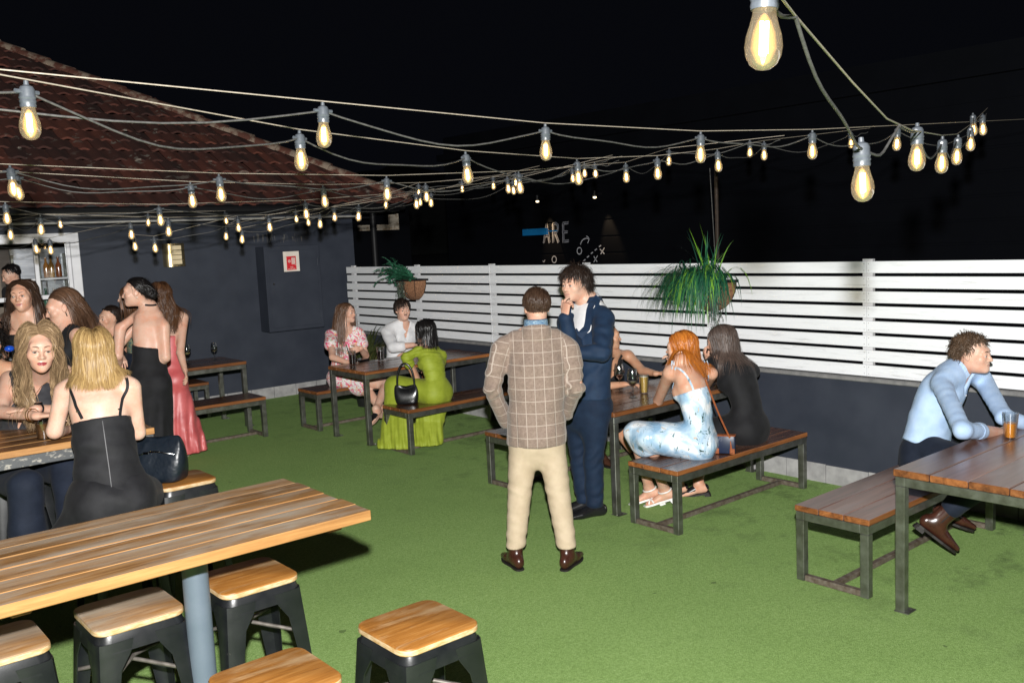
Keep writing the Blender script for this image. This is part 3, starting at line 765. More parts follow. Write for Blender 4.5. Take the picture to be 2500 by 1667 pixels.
for lx in (-1.15, 1.715):
    for ly in (5.4185, 6.08):
        b = MB(); b.lohi((lx, ly, .006), (lx+.05, ly+.045, .9495), .003); b.build('leg', M['steel'], b2)
b = MB(); b.lohi((-1.1, 5.44, .30), (1.715, 5.47, .34), .003); b.build('foot_rail', M['steel'], b2)

# ---------------------------------------------------------------- metal stools with timber seats
def rsq(h, r, n=5):
    p = []
    for cx, cy, a0 in ((h-r, h-r, 0), (-h+r, h-r, PI/2), (-h+r, -h+r, PI), (h-r, -h+r, 1.5*PI)):
        for a in np.linspace(a0, a0+PI/2, n): p.append((cx+r*math.cos(a), cy+r*math.sin(a)))
    return np.array(p)
def loft(mb, rings, m=0, capb=True, capt=True):
    n = len(rings[0]); v = np.concatenate(rings); f = []
    for i in range(len(rings)-1):
        for j in range(n): f.append([i*n+j, i*n+(j+1) % n, (i+1)*n+(j+1) % n, (i+1)*n+j])
    if capb: f.append(list(range(n))[::-1])
    if capt: f.append([(len(rings)-1)*n+j for j in range(n)])
    return mb.add(v, f, m)
def ring3(p, z): return np.concatenate([p, np.full((len(p), 1), z)], 1)

def make_stool(worn, label):
    t = thing('metal_stool', label, 'stool', (0, 0, 0), 'black metal bar stools with timber seats')
    b = MB(); hs = .162; r = .05; SH = .745
    rings = [ring3(rsq(hs-.004, r-.004), SH-.027), ring3(rsq(hs, r), SH-.023), ring3(rsq(hs, r), SH-.006), ring3(rsq(hs-.002, r-.002), SH-.002), ring3(rsq(hs-.007, r-.006), SH)]
    n = len(rings[0]); i0 = 0
    b.cur = random.random(); loft(b, rings)
    for i in range(len(b.f)):
        if i < 2*n: b.m[i] = 1
    b.build('seat', [M['stool_worn'] if worn else M['stool_wood'], M['stool_edge']], t, smooth=40)
    fb = MB()
    rings = [ring3(rsq(.166, .052), SH-.095), ring3(rsq(.160, .05), SH-.05), ring3(rsq(.152, .047), SH-.0275), ring3(rsq(.12, .04), SH-.0278)]
    loft(fb, rings, 0, False, True)
    fb.build('frame', M['black_metal'], t, smooth=50)
    for sx, sy in ((1, 1), (-1, 1), (-1, -1), (1, -1)):
        l = MB(); rs = []
        zs = [SH-.055, SH-.10, SH-.16, .30, .0055]
        for z in zs:
            k = (SH-.06-z)/(SH-.06); o = .163+.052*k                      # outer corner distance grows downwards
            wv = np.interp(z, [0, .30, SH-.16, SH-.10, SH-.055], [.036, .054, .08, .115, .125]); rr = .03; th_ = .004
            pts = [(o-wv, o), (o-rr, o), (o-rr*.3, o-rr*.3), (o, o-rr), (o, o-wv), (o-th_, o-wv), (o-th_, o-rr-.002), (o-rr*.3-.004, o-rr*.3-.004), (o-rr-.002, o-th_), (o-wv, o-th_)]
            p = np.array([(a*sx, c*sy, z) for a, c in pts])
            rs.append(p if sx*sy > 0 else p[::-1])
        loft(l, rs[::-1]); l.build('leg', M['black_metal'], t, smooth=35)
    br = MB()
    for s in (1, -1):
        p = []
        for k in np.linspace(-1, 1, 9): p.append((.165*k, .165*k*s, .50+.045*(1-abs(k))+(.012 if s > 0 else 0)))
        br.tube(p, .008, 7)
    br.build('brace', M['brace'], t, smooth=60)
    return t
S_A = make_stool(False, 'orange-seated black stool standing clear on the turf, nearest the middle of the lawn')
S_C = make_stool(True, 'black stool with a worn grey-brown seat at the near side of the column')
spots = [(S_A, 1.672, 2.585, 0, None), (S_C, .99, 3.50, 0, None),
         (None, 1.455, 3.495, 0, 'orange-seated black stool tucked under the far side of the bar table right of the column'),
         (None, 1.135, 2.575, 0, 'orange-seated black stool cut off by the bottom of the picture'),
         (None, .535, 3.52, 0, 'black stool cut off at the left edge under the foreground bar table'),
         (None, 1.86, 5.31, 0, 'black stool under the navy handbag at the far bar table'),
         (None, 1.44, 5.14, 0, 'black stool hidden under the woman with the blonde bob'),
         (None, 1.22, 6.36, 0, 'black stool under the woman with long wavy blonde hair')]
STOOLS = []
for k, (o, x, y, a, lab) in enumerate(spots):
    if o is None: o = copy_tree(S_C if k in (4,) else S_A)
    o.location = (x, y, 0); o.rotation_euler = (0, 0, a)
    if lab: o['label'] = lab
    STOOLS.append(o)

# ---------------------------------------------------------------- glasses
def wine_glass(x, y, z, label, wine, s=1.0, lvl=.5):
    t = thing('wine_glass', label, 'wine glass', (x, y, z), 'glasses on the tables')
    b = MB()
    outer = [(.001, 0), (.034, .001), (.033, .004), (.006, .010), (.0042, .03), (.0042, .085), (.010, .095), (.028, .112), (.039, .135), (.041, .155), (.037, .185), (.031, .215), (.0298, .215), (.0355, .185), (.0395, .155), (.0375, .136), (.027, .1145), (.008, .1), (.001, .0985)]
    b.lathe([(r*s, h*s) for r, h in outer], (x, y, z), 20, close=False); b.build('bowl_and_stem', M['glass'], t, smooth=60)
    if wine:
        h = .102+.05*lvl
        w = MB(); pr = [(.001, .1), (.0075, .1015), (.0262, .1155), (.0365, .137)]; pr = [p for p in pr if p[1] < h]
        r = np.interp(h, [.1155, .137, .155], [.0262, .0365, .0385]); w.lathe([(a*s, c*s) for a, c in pr+[(r, h), (.001, h+.0002)]], (x, y, z), 20, close=False); w.build('wine', M[wine], t, smooth=60)
    return t
def tumbler(x, y, z, label, drink, h=.145, r0=.03, r1=.038, lvl=.8, cat='glass', straw=False, foam=False):
    t = thing('drinking_glass', label, cat, (x, y, z), 'glasses on the tables')
    b = MB(); b.lathe([(.001, 0), (r0, 0), (r0+.001, .004), (r1, h), (r1-.0018, h), (r0-.0005, .009), (.001, .009)], (x, y, z), 20, close=False); b.build('glass', M['glass'], t, smooth=40)
    hh = .01+(h-.01)*lvl; r = np.interp(hh, [.009, h], [r0-.001, r1-.0024])
    b = MB(); b.lathe([(.001, .0095), (r0-.0012, .0095), (r, hh), (.001, hh+.0002)], (x, y, z), 20, close=False); b.build('drink', M[drink], t, smooth=40)
    if foam:
        b = MB(); r2 = np.interp(hh+.008, [.009, h], [r0-.001, r1-.0024]); b.lathe([(.001, hh+.0005), (r, hh+.0005), (r2, hh+.008), (.001, hh+.0085)], (x, y, z), 20, close=False); b.build('foam', M['foam'], t, smooth=40)
    if straw:
        b = MB(); b.tube([(x-.01, y+.0, z+.02), (x-.045, y+.03, z+h+.075)], .0035, 7); b.build('straw', M['black'], t)
    return t
TZ = .7705
wine_glass(5.40, 5.136, TZ, 'red wine glass beside the blue suit man', 'red_wine', 1.05)
wine_glass(5.253, 4.855, TZ, 'white wine glass on the near edge left of the cloudy beer', 'white_wine', 1.05, .35)
tumbler(5.441, 4.908, TZ, 'schooner of cloudy pale beer on the middle table', 'beer', .15, .030, .042, .88, 'beer glass', foam=True)
wine_glass(5.98, 5.02, TZ, 'white wine glass half hidden behind the red-haired woman', 'white_wine', 1.05, .5)
wine_glass(5.30, 5.25, TZ, 'red wine glass peeping out behind the blue suit jacket', 'red_wine', 1.0, .4)
tumbler(4.99, 8.689, TZ, 'tall dark cola glass with a black straw', 'cola', .15, .033, .04, .72, straw=True)
tumbler(5.353, 8.698, TZ, 'tall dark cola glass without a straw, beside a paper napkin', 'cola', .15, .033, .042, .7)
tumbler(5.44, 8.25, TZ, 'short tumbler held beside the woman in lime green', 'bourbon', .09, .03, .04, .3)
wine_glass(3.878, 10.506, TZ, 'white wine glass left on the table by the navy wall, nearer the red dress', 'white_wine', 1.1, .5)
wine_glass(4.262, 10.658, TZ, 'slim champagne glass left on the table by the navy wall', 'white_wine', .95, .3)
tumbler(5.516, 2.173, TZ, 'pint of amber beer before the man in the light blue shirt', 'amber', .15, .031, .044, .58, 'beer glass')
tumbler(1.225, 5.60, 1.0505, 'iced brown drink in a tumbler between the two blonde women', 'bourbon', .105, .034, .04, .85)
q = MB(); q.box((5.17, 8.86, TZ+.012), (.21, .14, .022), rotz(.3), .006); tag(q.build('clutch_purse', M['black_gloss']), 'flat black clutch lying on the table by the floral dress', 'clutch')
q = MB(); q.box((5.40, 8.74, TZ+.001), (.16, .12, .0015), rotz(.7)); tag(q.build('paper_napkin', plain('napkin', (.7, .7, .7), None, .8)), 'white paper napkin under the strawless cola glass', 'napkin')

# ================================================================== FESTOON LIGHTS
def make_bulb():
    t = thing('light_bulb', 'x', 'light bulb', (0, 0, 0), 'lit bulbs on the festoon lines')
    b = MB()      # origin: middle of the glass; glass about 46 mm wide
    gp = [(.001, -.036), (.009, -.0345), (.0165, -.029), (.0215, -.019), (.023, -.008), (.0215, .005), (.0175, .018), (.0145, .03), (.0135, .04)]
    b.lathe(gp, n=20, close=False); b.build('glass', M['bulb_glass'], t, smooth=80)
    f = MB(); f.tube([(.0035, 0, -.018), (.0035, 0, .022)], .0026, 6); f.tube([(-.0035, .002, -.018), (-.0035, .002, .022)], .0026, 6); f.tube([(0, -.0035, -.016), (0, -.0035, .022)], .0026, 6); f.build('filament', M['filament'], t)
    h = MB(); h.lathe([(.001, -.031), (.009, -.026), (.0165, -.010), (.0145, .008), (.0095, .022), (.004, .03), (.001, .032)], n=12, close=False); h.build('glow', M['halo'], t, smooth=80)
    s = MB(); s.lathe([(.001, .036), (.0165, .036), (.0175, .040), (.0165, .045), (.0182, .049), (.0165, .053), (.0182, .057), (.0168, .061), (.0168, .074), (.0135, .081), (.006, .085), (.005, .094), (.001, .095)], n=16, close=False)
    s.tube([(-.03, 0, .070), (.03, 0, .070)], .005, 8); s.build('socket', M['socket'], t, smooth=35)
    return t
BULB = make_bulb()
# (u, v, glass width) of every bulb in the photograph; the width gives its distance
LINES = {
 'the nearest wire climbing to the upper right': [(1864.5, 99, 92), (2106, 450, 55), (2238.5, 386, 41), (2299, 399, 31.5), (2336, 383, 25.5), (2369.5, 352, 22), (2376.7, 317, 19.5), (2399.7, 316, 19)],
 'the top wire across the courtyard': [(791, 331, 38.5), (1332.7, 368, 31), (1710.5, 377.6, 26.4), (1983.4, 370, 24.7), (2189.6, 352, 21)],
 'the second wire across the courtyard': [(73, 303, 50), (735.5, 391, 34.5), (1141.7, 427.7, 27.4), (1412.5, 435, 22), (1606, 423.5, 20), (1754, 405, 19.2), (1865.6, 379, 16.4), (2078, 351, 15)],
 'the third wire before the tiled roof': [(32.7, 461, 27.5), (540, 475, 24), (945.6, 474, 21), (1269.6, 458.3, 19), (1529, 433, 17), (1633, 393.7, 14.5), (1831, 373, 15)],
 'the fourth wire before the roof': [(46, 471, 23.5), (470, 491, 22), (793, 492, 19), (1041.7, 481, 16.4), (1241.4, 461, 14.6), (1398.8, 436.6, 13.6), (1454, 424.7, 13.5)],
 'the fifth wire along the eave': [(17, 533.6, 19), (392, 538, 18), (748, 523, 16), (1017, 499, 14.3), (1253.9, 465.5, 12.8), (1427.4, 423.8, 13)],
 'the sixth wire along the navy wall': [(26, 574, 16), (100, 561, 17.5), (412, 565.5, 16), (658.6, 555, 14.3), (875.4, 529, 14.5), (1052.4, 495.5, 13), (1259, 446, 12.5)],
 'the lowest wire before the navy wall': [(89, 609, 13.6), (124, 611, 14), (321, 573, 15), (330, 602, 13.6), (379, 606, 13.8), (591, 584.6, 13), (582.5, 556, 13.6), (781.5, 547.6, 13), (817, 530.6, 13), (1026, 494, 11.8)],
 'the farthest wire close to the eave': [(147.5, 548.5, 12.2), (362, 544, 11.6), (552, 539, 11.2), (552, 577.4, 12), (723.6, 535, 11.2), (753, 543, 11.6), (942, 501, 12), (1022.6, 471.4, 11.4), (1128.6, 462, 11.2), (1204.8, 454, 11.6)],
}
ORD = ['first', 'second', 'third', 'fourth', 'fifth', 'sixth', 'seventh', 'eighth', 'ninth', 'tenth']
GLASS_W = .046
first = True
def sagcurve(a, b, sag, n=14, wob=.0, seed=0):
    r = random.Random(seed); t = np.linspace(0, 1, n); p = np.outer(1-t, a)+np.outer(t, b)
    p[:, 2] -= sag*4*t*(1-t)
    if wob:
        w1, w2 = r.uniform(0, 6), r.uniform(0, 6)
        p[:, 2] += wob*np.sin(t*PI)*np.sin(t*7+w1); p[:, 0] += wob*np.sin(t*PI)*np.sin(t*5+w2)
    return p
def ext(p, q, k):      # run a wire on past its last bulb
    return p+(p-q)/np.linalg.norm(p-q)*k
wi = 0
for nm, lst in LINES.items():
    short = nm
    P = []
    for i, (u, v, wpx) in enumerate(lst):
        d = FPX*GLASS_W/wpx
        p = at(u, v, d=d); P.append(p)
        o = BULB if first else copy_tree(BULB); first = False
        o.location = tuple(p)
        dirw = math.atan2(*( (at(*lst[min(i+1, len(lst)-1)][:2], d=FPX*GLASS_W/lst[min(i+1, len(lst)-1)][2])-at(*lst[max(i-1, 0)][:2], d=FPX*GLASS_W/lst[max(i-1, 0)][2]))[[1, 0]]))
        o.rotation_euler = (random.uniform(-.06, .06), random.uniform(-.06, .06), dirw)
        o['label'] = 'lit clear bulb, %s from the left on %s' % (ORD[i], short)
        if wi == 0: o['label'] = ['big bulb at the top edge of the picture, the nearest of all', 'large low-hanging bulb on a loop at the right, below the wire', 'third bulb of the receding run at the right', 'fourth bulb of the receding run at the right', 'fifth bulb of the receding run at the right', 'sixth bulb of the receding run, lower of the cluster at far right', 'seventh bulb of the receding run, upper left of the cluster at far right', 'last bulb of the receding run, the rightmost of all bulbs'][i]
    P = np.array(P)
    fs = thing('festoon_line', 'grey cord and support rope of %s' % short, 'festoon cord', P[len(P)//2]+np.array([0, 0, .1]), 'festoon lines')
    c = MB(); tops = P+np.array([0, 0, .070]); th = .0029
    wire_pts = P+np.array([0, 0, .098])
    if wi == 0:
        wire_pts[1] = (wire_pts[0]*.45+wire_pts[2]*.55); wire_pts[1][2] += .0
    order = list(range(len(P))) if wi in (0,) else list(np.argsort(np.array([q[0] for q in lst])))
    tp = tops[order]
    seq = [ext(tp[0], tp[1], 1.6 if wi else .6)]+list(tp)+[ext(tp[-1], tp[-2], 1.5 if wi == 1 else .22)]
    if wi == 0: seq = [at(1930, -60, d=.95)]+list(tp)+[ext(tp[-1], tp[-3], .3)]
    for i in range(len(seq)-1):
        L = np.linalg.norm(seq[i+1]-seq[i])
        sg = min(.075, .065*L)*random.uniform(.7, 1.2) if wi else (.0 if i in (0,) else min(.05, .07*L))
        if wi == 0 and i == 1:
            hook = at(1942, 42, d=1.22)
            c.tube(sagcurve(seq[1], hook, .015, 8, .004, 3), th, 8); c.tube(sagcurve(hook, seq[2], .03, 14, .008, 5), th, 8); continue
        if wi == 0 and i == 2:
            k2 = at(2195, 308, d=2.05)
            c.tube(sagcurve(seq[2], k2, .03, 10, .005, 4), th, 8); c.tube(sagcurve(k2, seq[3], .005, 6), th, 8); continue
        c.tube(sagcurve(seq[i], seq[i+1], sg, 14, .012, wi*20+i), th, 8)
    c.build('cord', M['cord'], fs, smooth=60)
    c = MB(); wp = wire_pts[order]
    if wi == 0:
        w2 = [at(1880, -40, d=.98), at(1942, 40, d=1.22), at(2080, 200, d=1.6), at(2165, 290, d=1.9), at(2225, 318, d=2.25)]+[wp[i] for i in (3, 4, 5, 7)]
        w2.append(ext(w2[-1], w2[-2], .4))
    else: w2 = [ext(wp[0], wp[1], 3.0)]+list(wp)+[ext(wp[-1], wp[-2], 3.0 if wi == 1 else .25)]
    # a taut rope: smooth the hook heights towards the straight line
    w2 = np.array(w2)
    c.tube(w2, .0019, 6); c.build('support_rope', M['wire_rope'], fs, smooth=60)
    wi += 1

# ================================================================== PEOPLE: signed-distance bodies grown as one continuous skin
F32 = np.float32
def nrm(v): v = np.asarray(v, float); return v/(np.linalg.norm(v)+1e-12)

class Sw:
    """limb / trunk / skirt: a sweep along nodes with elliptical sections (a = sideways, b = fore-aft half widths)"""
    def __init__(s, pts, a, b=None, right=(1, 0, 0), k=.03, pad=0.0, off=None):
        s.p = np.asarray(pts, float); n = len(s.p)
        s.a = np.broadcast_to(np.asarray(a, float), (n,))+pad
        s.b = s.a if b is None else np.broadcast_to(np.asarray(b, float), (n,))+pad
        s.r = np.broadcast_to(np.asarray(right, float), (n, 3)); s.k = k
        s.len = np.concatenate([[0], np.cumsum(np.linalg.norm(np.diff(s.p, axis=0), axis=1))])
        m = max(s.a.max(), s.b.max())
        s.lo = s.p.min(0)-m; s.hi = s.p.max(0)+m
    def ev(s, P, uv=False):
        best = None
        for i in range(len(s.p)-1):
            A, B = s.p[i], s.p[i+1]; ab = B-A; L2 = ab@ab+1e-12; L = math.sqrt(L2); ax = ab/L
            Q = P-A.astype(F32)
            h = Q@ax.astype(F32); t = np.clip(h/L, 0, 1)
            r = s.r[i]+s.r[i+1]; r = r-ax*(r@ax); nr = np.linalg.norm(r)
            r = nrm(np.cross(ax, (0.3, .5, .8))) if nr < 1e-3 else r/nr
            f = np.cross(ax, r)
            wa = s.a[i]+(s.a[i+1]-s.a[i])*t; wb = s.b[i]+(s.b[i+1]-s.b[i])*t
            la = Q@r.astype(F32); lb = Q@f.astype(F32); le = h-t*L
            we = np.minimum(wa, wb)
            x = la/wa; y = lb/wb; z = le/we
            k0 = np.sqrt(x*x+y*y+z*z)+1e-6; k1 = np.sqrt((x/wa)**2+(y/wb)**2+(z/we)**2)+1e-6
            d = np.where(k0 < .25, -we*(1-k0)*.9, k0*(k0-1)/k1)
            if best is None:
                best = d
                if uv: U = la.copy(); V = h.copy(); W = lb.copy()
            else:
                if uv:
                    m = d < best; U[m] = la[m]; V[m] = h[m]+s.len[i]; W[m] = lb[m]
                best = np.minimum(best, d)
        return (best, U, V, W) if uv else best

class El:
    def __init__(s, c, r, R=None, k=.03):
        s.c = np.asarray(c, float); s.r = np.broadcast_to(np.asarray(r, float), (3,)).copy(); s.R = np.eye(3) if R is None else np.asarray(R); s.k = k
        m = s.r.max(); s.lo = s.c-m; s.hi = s.c+m
    def ev(s, P, uv=False):
        Q = (P-s.c.astype(F32))@s.R.astype(F32)
        q = Q/s.r.astype(F32); k0 = np.sqrt((q*q).sum(-1))+1e-6; k1 = np.sqrt(((q/s.r.astype(F32))**2).sum(-1))+1e-6
        d = np.where(k0 < .25, -s.r.min()*(1-k0)*.9, k0*(k0-1)/k1)
        return (d, Q[..., 0], Q[..., 2], Q[..., 1]) if uv else d

def smin(a, b, k):
    h = np.clip(.5+.5*(a-b)/k, 0, 1); return a+(b-a)*h-k*h*(1-h)
def smax(a, b, k): return -smin(-a, -b, k)

def field_grid(ops, lo, hi, h):
    nx = np.maximum(np.ceil((hi-lo)/h).astype(int)+1, 3)
    ax = [(lo[i]+h*np.arange(nx[i])).astype(F32) for i in range(3)]
    D = np.full(nx, .25, F32)
    for op in ops:
        kind, pr = op[0], op[1]
        if kind in ('u', 's'):
            m = .05+pr.k+h
            i0 = np.clip(np.floor((pr.lo-m-lo)/h).astype(int), 0, nx); i1 = np.clip(np.ceil((pr.hi+m-lo)/h).astype(int)+1, 0, nx)
            if (i1-i0 <= 0).any(): continue
            sl = tuple(slice(a, b) for a, b in zip(i0, i1))
            P = np.stack(np.meshgrid(ax[0][sl[0]], ax[1][sl[1]], ax[2][sl[2]], indexing='ij'), -1)
            d = pr.ev(P)
            D[sl] = smin(D[sl], d, pr.k) if kind == 'u' else smax(D[sl], -d, pr.k)
        elif kind == 'cut':        # keep the side where (p-c).n < 0
            c, n = op[1], op[2]
            P = [(ax[0]-c[0])*n[0], (ax[1]-c[1])*n[1], (ax[2]-c[2])*n[2]]
            d = P[0][:, None, None]+P[1][None, :, None]+P[2][None, None, :]
            D = np.maximum(D, d.astype(F32))
        elif kind == 'fn':
            P = np.stack(np.meshgrid(*ax, indexing='ij'), -1)
            D = (D+op[1](P)).astype(F32)
    return D

def surf_nets(D, lo, h):
    neg = D < 0
    c = neg[:-1, :-1, :-1].astype(np.int8)
    for dx in (0, 1):
        for dy in (0, 1):
            for dz in (0, 1):
                if dx+dy+dz: c = c+neg[dx:neg.shape[0]-1+dx, dy:neg.shape[1]-1+dy, dz:neg.shape[2]-1+dz]
    act = (c > 0) & (c < 8)
    idx = np.full(act.shape, -1, np.int64); n = int(act.sum()); idx[act] = np.arange(n)
    I = np.argwhere(act)
    acc = np.zeros((n, 3)); cnt = np.zeros(n)
    cor = [(a, b, d) for a in (0, 1) for b in (0, 1) for d in (0, 1)]
    val = {k: D[I[:, 0]+k[0], I[:, 1]+k[1], I[:, 2]+k[2]] for k in cor}
    for a in cor:
        for axi in range(3):
            if a[axi]: continue
            b = list(a); b[axi] = 1; b = tuple(b)
            va, vb = val[a], val[b]; m = (va < 0) != (vb < 0)
            t = np.where(m, va/(va-vb+1e-12*(~m)), 0)
            p = np.zeros((n, 3)); p[:] = a; p[:, axi] = t
            acc[m] += p[m]; cnt += m
    V = (I+acc/cnt[:, None])*h+lo
    F = []
    for axi in range(3):
        o = [k for k in range(3) if k != axi]
        s0 = [slice(None)]*3; s1 = [slice(None)]*3
        s0[axi] = slice(0, -1); s1[axi] = slice(1, None)
        A = neg[tuple(s0)]; B = neg[tuple(s1)]
        E = np.argwhere(A != B)
        E = E[(E[:, o[0]] > 0) & (E[:, o[1]] > 0) & (E[:, o[0]] < D.shape[o[0]]-1) & (E[:, o[1]] < D.shape[o[1]]-1)]
        if not len(E): continue
        q = []
        for da, db in ((-1, -1), (0, -1), (0, 0), (-1, 0)):
            G = E.copy(); G[:, o[0]] += da; G[:, o[1]] += db; q.append(idx[G[:, 0], G[:, 1], G[:, 2]])
        q = np.stack(q, 1)
        flip = A[tuple(E.T)]
        if axi == 1: flip = ~flip
        q[~flip] = q[~flip][:, ::-1]
        F.append(q)
    return V, (np.concatenate(F) if F else np.zeros((0, 4), int))

def mesh_field(ops, lo, hi, h, smooth=1):
    D = field_grid(ops, np.asarray(lo, float), np.asarray(hi, float), h)
    V, Fq = surf_nets(D, np.asarray(lo, float), h)
    for _ in range(smooth):
        if not len(V): break
        S = np.zeros_like(V); C = np.zeros(len(V))
        for k in range(4):
            a, b = Fq[:, k], Fq[:, (k+1) % 4]
            np.add.at(S, a, V[b]); np.add.at(C, a, 1)
        V = V*.5+.5*S/np.maximum(C, 1)[:, None]
    return V, Fq

def bounds(ops, pad=.04):
    lo = np.min([o[1].lo for o in ops if o[0] == 'u'], 0)-pad; hi = np.max([o[1].hi for o in ops if o[0] == 'u'], 0)+pad
    for o in ops:
        if o[0] == 'cut' and abs(o[2][2]) > .99:
            if o[2][2] > 0: hi[2] = min(hi[2], o[1][2]+.03)
            else: lo[2] = max(lo[2], o[1][2]-.03)
    return lo, hi

def eval_pts(ops, P):
    D = np.full(len(P), .5, F32); P = P.astype(F32)
    for op in ops:
        if op[0] == 'u': D = smin(D, op[1].ev(P), op[1].k)
        elif op[0] == 's': D = smax(D, -op[1].ev(P), op[1].k)
    return D
def grad_pts(ops, P, e=.004):
    g = np.stack([eval_pts(ops, P+np.eye(3)[i]*e)-eval_pts(ops, P-np.eye(3)[i]*e) for i in range(3)], 1)
    return g/(np.linalg.norm(g, axis=1)[:, None]+1e-9)

def mesh_obj(name, V, Fq, mats, parent, mi=None, guv=None, smooth=True):
    me = bpy.data.meshes.new(name)
    v = V-wloc(parent) if parent is not None else V
    me.from_pydata(v.tolist(), [], Fq.tolist() if isinstance(Fq, np.ndarray) else Fq)
    if not isinstance(mats, (list, tuple)): mats = [mats]
    for m in mats: me.materials.append(m)
    if mi is not None: me.polygons.foreach_set('material_index', np.asarray(mi, np.int32))
    if smooth: me.polygons.foreach_set('use_smooth', np.ones(len(me.polygons), bool))
    if guv is not None: set_attr(me, 'guv', 'FLOAT_VECTOR', 'POINT', guv)
    me.update()
    o = bpy.data.objects.new(name, me); COL.objects.link(o)
    if parent is not None: o.parent = parent
    return o

def garment_uv(ops, V):
    P = V.astype(F32); best = np.full(len(V), 9., F32); G = np.zeros((len(V), 3))
    j = 0
    for op in ops:
        if op[0] != 'u' or getattr(op[1], 'nouv', False): continue
        d, u, v, w = op[1].ev(P, True); pl = getattr(op[1], 'planar', None)
        if pl is not None: u = (V-pl[0])@pl[1]; v = (V-pl[0])@pl[2]
        m = d < best; best[m] = d[m]
        G[m] = np.stack([u[m], v[m]+j*.137, w[m]], 1); j += 1
    return G

# ---------------------------------------------------------------- people materials
def skin_mat(name, col, flush=1.0):
    m, nt, b = new_mat(name)
    v = coords(nt, 'Object')
    f = noise(nt, v, 13, 5, .65); f2 = noise(nt, v, 160, 2)
    c2 = (col[0]*.98, col[1]*.76, col[2]*.68); c3 = tuple(min(1, x*1.08) for x in col)
    base = ramp(nt, f, [(.3, c2), (.6, col), (.75, c3)])
    base = mixc(nt, mth(nt, 'MULTIPLY', ramp(nt, f2, [(.62, (0, 0, 0)), (.75, (1, 1, 1))]), .22), base, (col[0]*.7, col[1]*.5, col[2]*.42))
    nt.links.new(base, b.inputs['Base Color'])
    b.inputs['Roughness'].default_value = .44; b.inputs['Specular IOR Level'].default_value = .36
    b.inputs['Subsurface Weight'].default_value = .12; b.inputs['Subsurface Radius'].default_value = (.012, .005, .003); b.inputs['Subsurface Scale'].default_value = 1.0
    bump(nt, b, noise(nt, v, 240, 2), .08, .002)
    return m
SK = {'pale': skin_mat('pale skin', (.70, .48, .375)), 'fair': skin_mat('fair skin', (.63, .40, .30)), 'tan': skin_mat('tanned skin', (.52, .30, .19)), 'warm': skin_mat('warm skin', (.59, .36, .255))}
LIP = plain('lips', (.40, .165, .14), None, .35); LIPM = plain('natural lips', (.50, .27, .21), None, .45); LIPD = plain('dark red lipstick', (.3, .045, .05), None, .3)
BROW = {}
def brow_mat(c):
    k = tuple(c)
    if k not in BROW: BROW[k] = plain('brow hair', c, None, .7)
    return BROW[k]
EYEW = plain('eye white', (.42, .39, .37), None, .2); IRIS = plain('iris', (.05, .04, .03), None, .1); IRISB = plain('pale iris', (.1, .13, .15), None, .1)
LASH = plain('lash line', (.03, .02, .018), None, .6)
TEETH = plain('teeth', (.5, .45, .4), None, .3)

def hair_mat(name, dark, light, rough=.42, spec=.32):
    m, nt, b = new_mat(name)
    rn = attrf(nt, 'rnd')
    v = coords(nt, 'Object', (60, 60, 9))
    f = noise(nt, v, 1.0, 3)
    mix = mth(nt, 'ADD', mth(nt, 'MULTIPLY', rn, .5), mth(nt, 'MULTIPLY', f, .5))
    nt.links.new(ramp(nt, mix, [(.15, dark), (.85, light)]), b.inputs['Base Color'])
    b.inputs['Roughness'].default_value = rough; b.inputs['Specular IOR Level'].default_value = spec
    b.inputs['Anisotropic'].default_value = .5
    return m

def cloth(name, c1, c2=None, rough=.8, spec=.25, sheen=.02, scale=14, weave=500, bmp=.15):
    m, nt, b = new_mat(name)
    v = coords(nt, 'Object')
    c2 = c2 or tuple(x*1.15 for x in c1)
    nt.links.new(ramp(nt, noise(nt, v, scale, 4), [(.35, c1), (.65, c2)]), b.inputs['Base Color'])
    b.inputs['Roughness'].default_value = rough; b.inputs['Specular IOR Level'].default_value = spec
    b.inputs['Sheen Weight'].default_value = min(sheen, .03); b.inputs['Sheen Roughness'].default_value = .5
    h = mth(nt, 'ADD', noise(nt, v, weave, 2), mth(nt, 'MULTIPLY', noise(nt, v, 32, 3), 2.0))
    bump(nt, b, h, bmp, .003)
    return m

# ---------------------------------------------------------------- skeleton
def ik(a, c, l1, l2, hint):
    a, c = np.asarray(a, float), np.asarray(c, float); d = c-a; L = np.linalg.norm(d)
    if L > (l1+l2)*.995: c = a+d/L*(l1+l2)*.995; d = c-a; L = np.linalg.norm(d)
    x = (l1*l1-l2*l2+L*L)/(2*L); hgt = math.sqrt(max(l1*l1-x*x, 0)); u = d/L
    hh = np.asarray(hint, float); hh = hh-u*(hh@u); hh = nrm(hh)
    return a+u*x+hh*hgt, c
def hv(a): return np.array([math.cos(R_(a)), math.sin(R_(a)), 0.0])
UPV = np.array([0, 0, 1.0])
def rgt(f): return np.array([f[1], -f[0], 0.0])/(np.linalg.norm(f[:2])+1e-9)
def frame(yaw, pitch=0, roll=0):
    """head frame: columns right, forward, up"""
    f = hv(yaw); r = rgt(f); cp, sp = math.cos(R_(pitch)), math.sin(R_(pitch))
    f2 = f*cp+UPV*sp; u2 = UPV*cp-f*sp
    cr, sr = math.cos(R_(roll)), math.sin(R_(roll))
    r3 = r*cr-u2*sr; u3 = u2*cr+r*sr
    return np.stack([r3, f2, u3], 1)

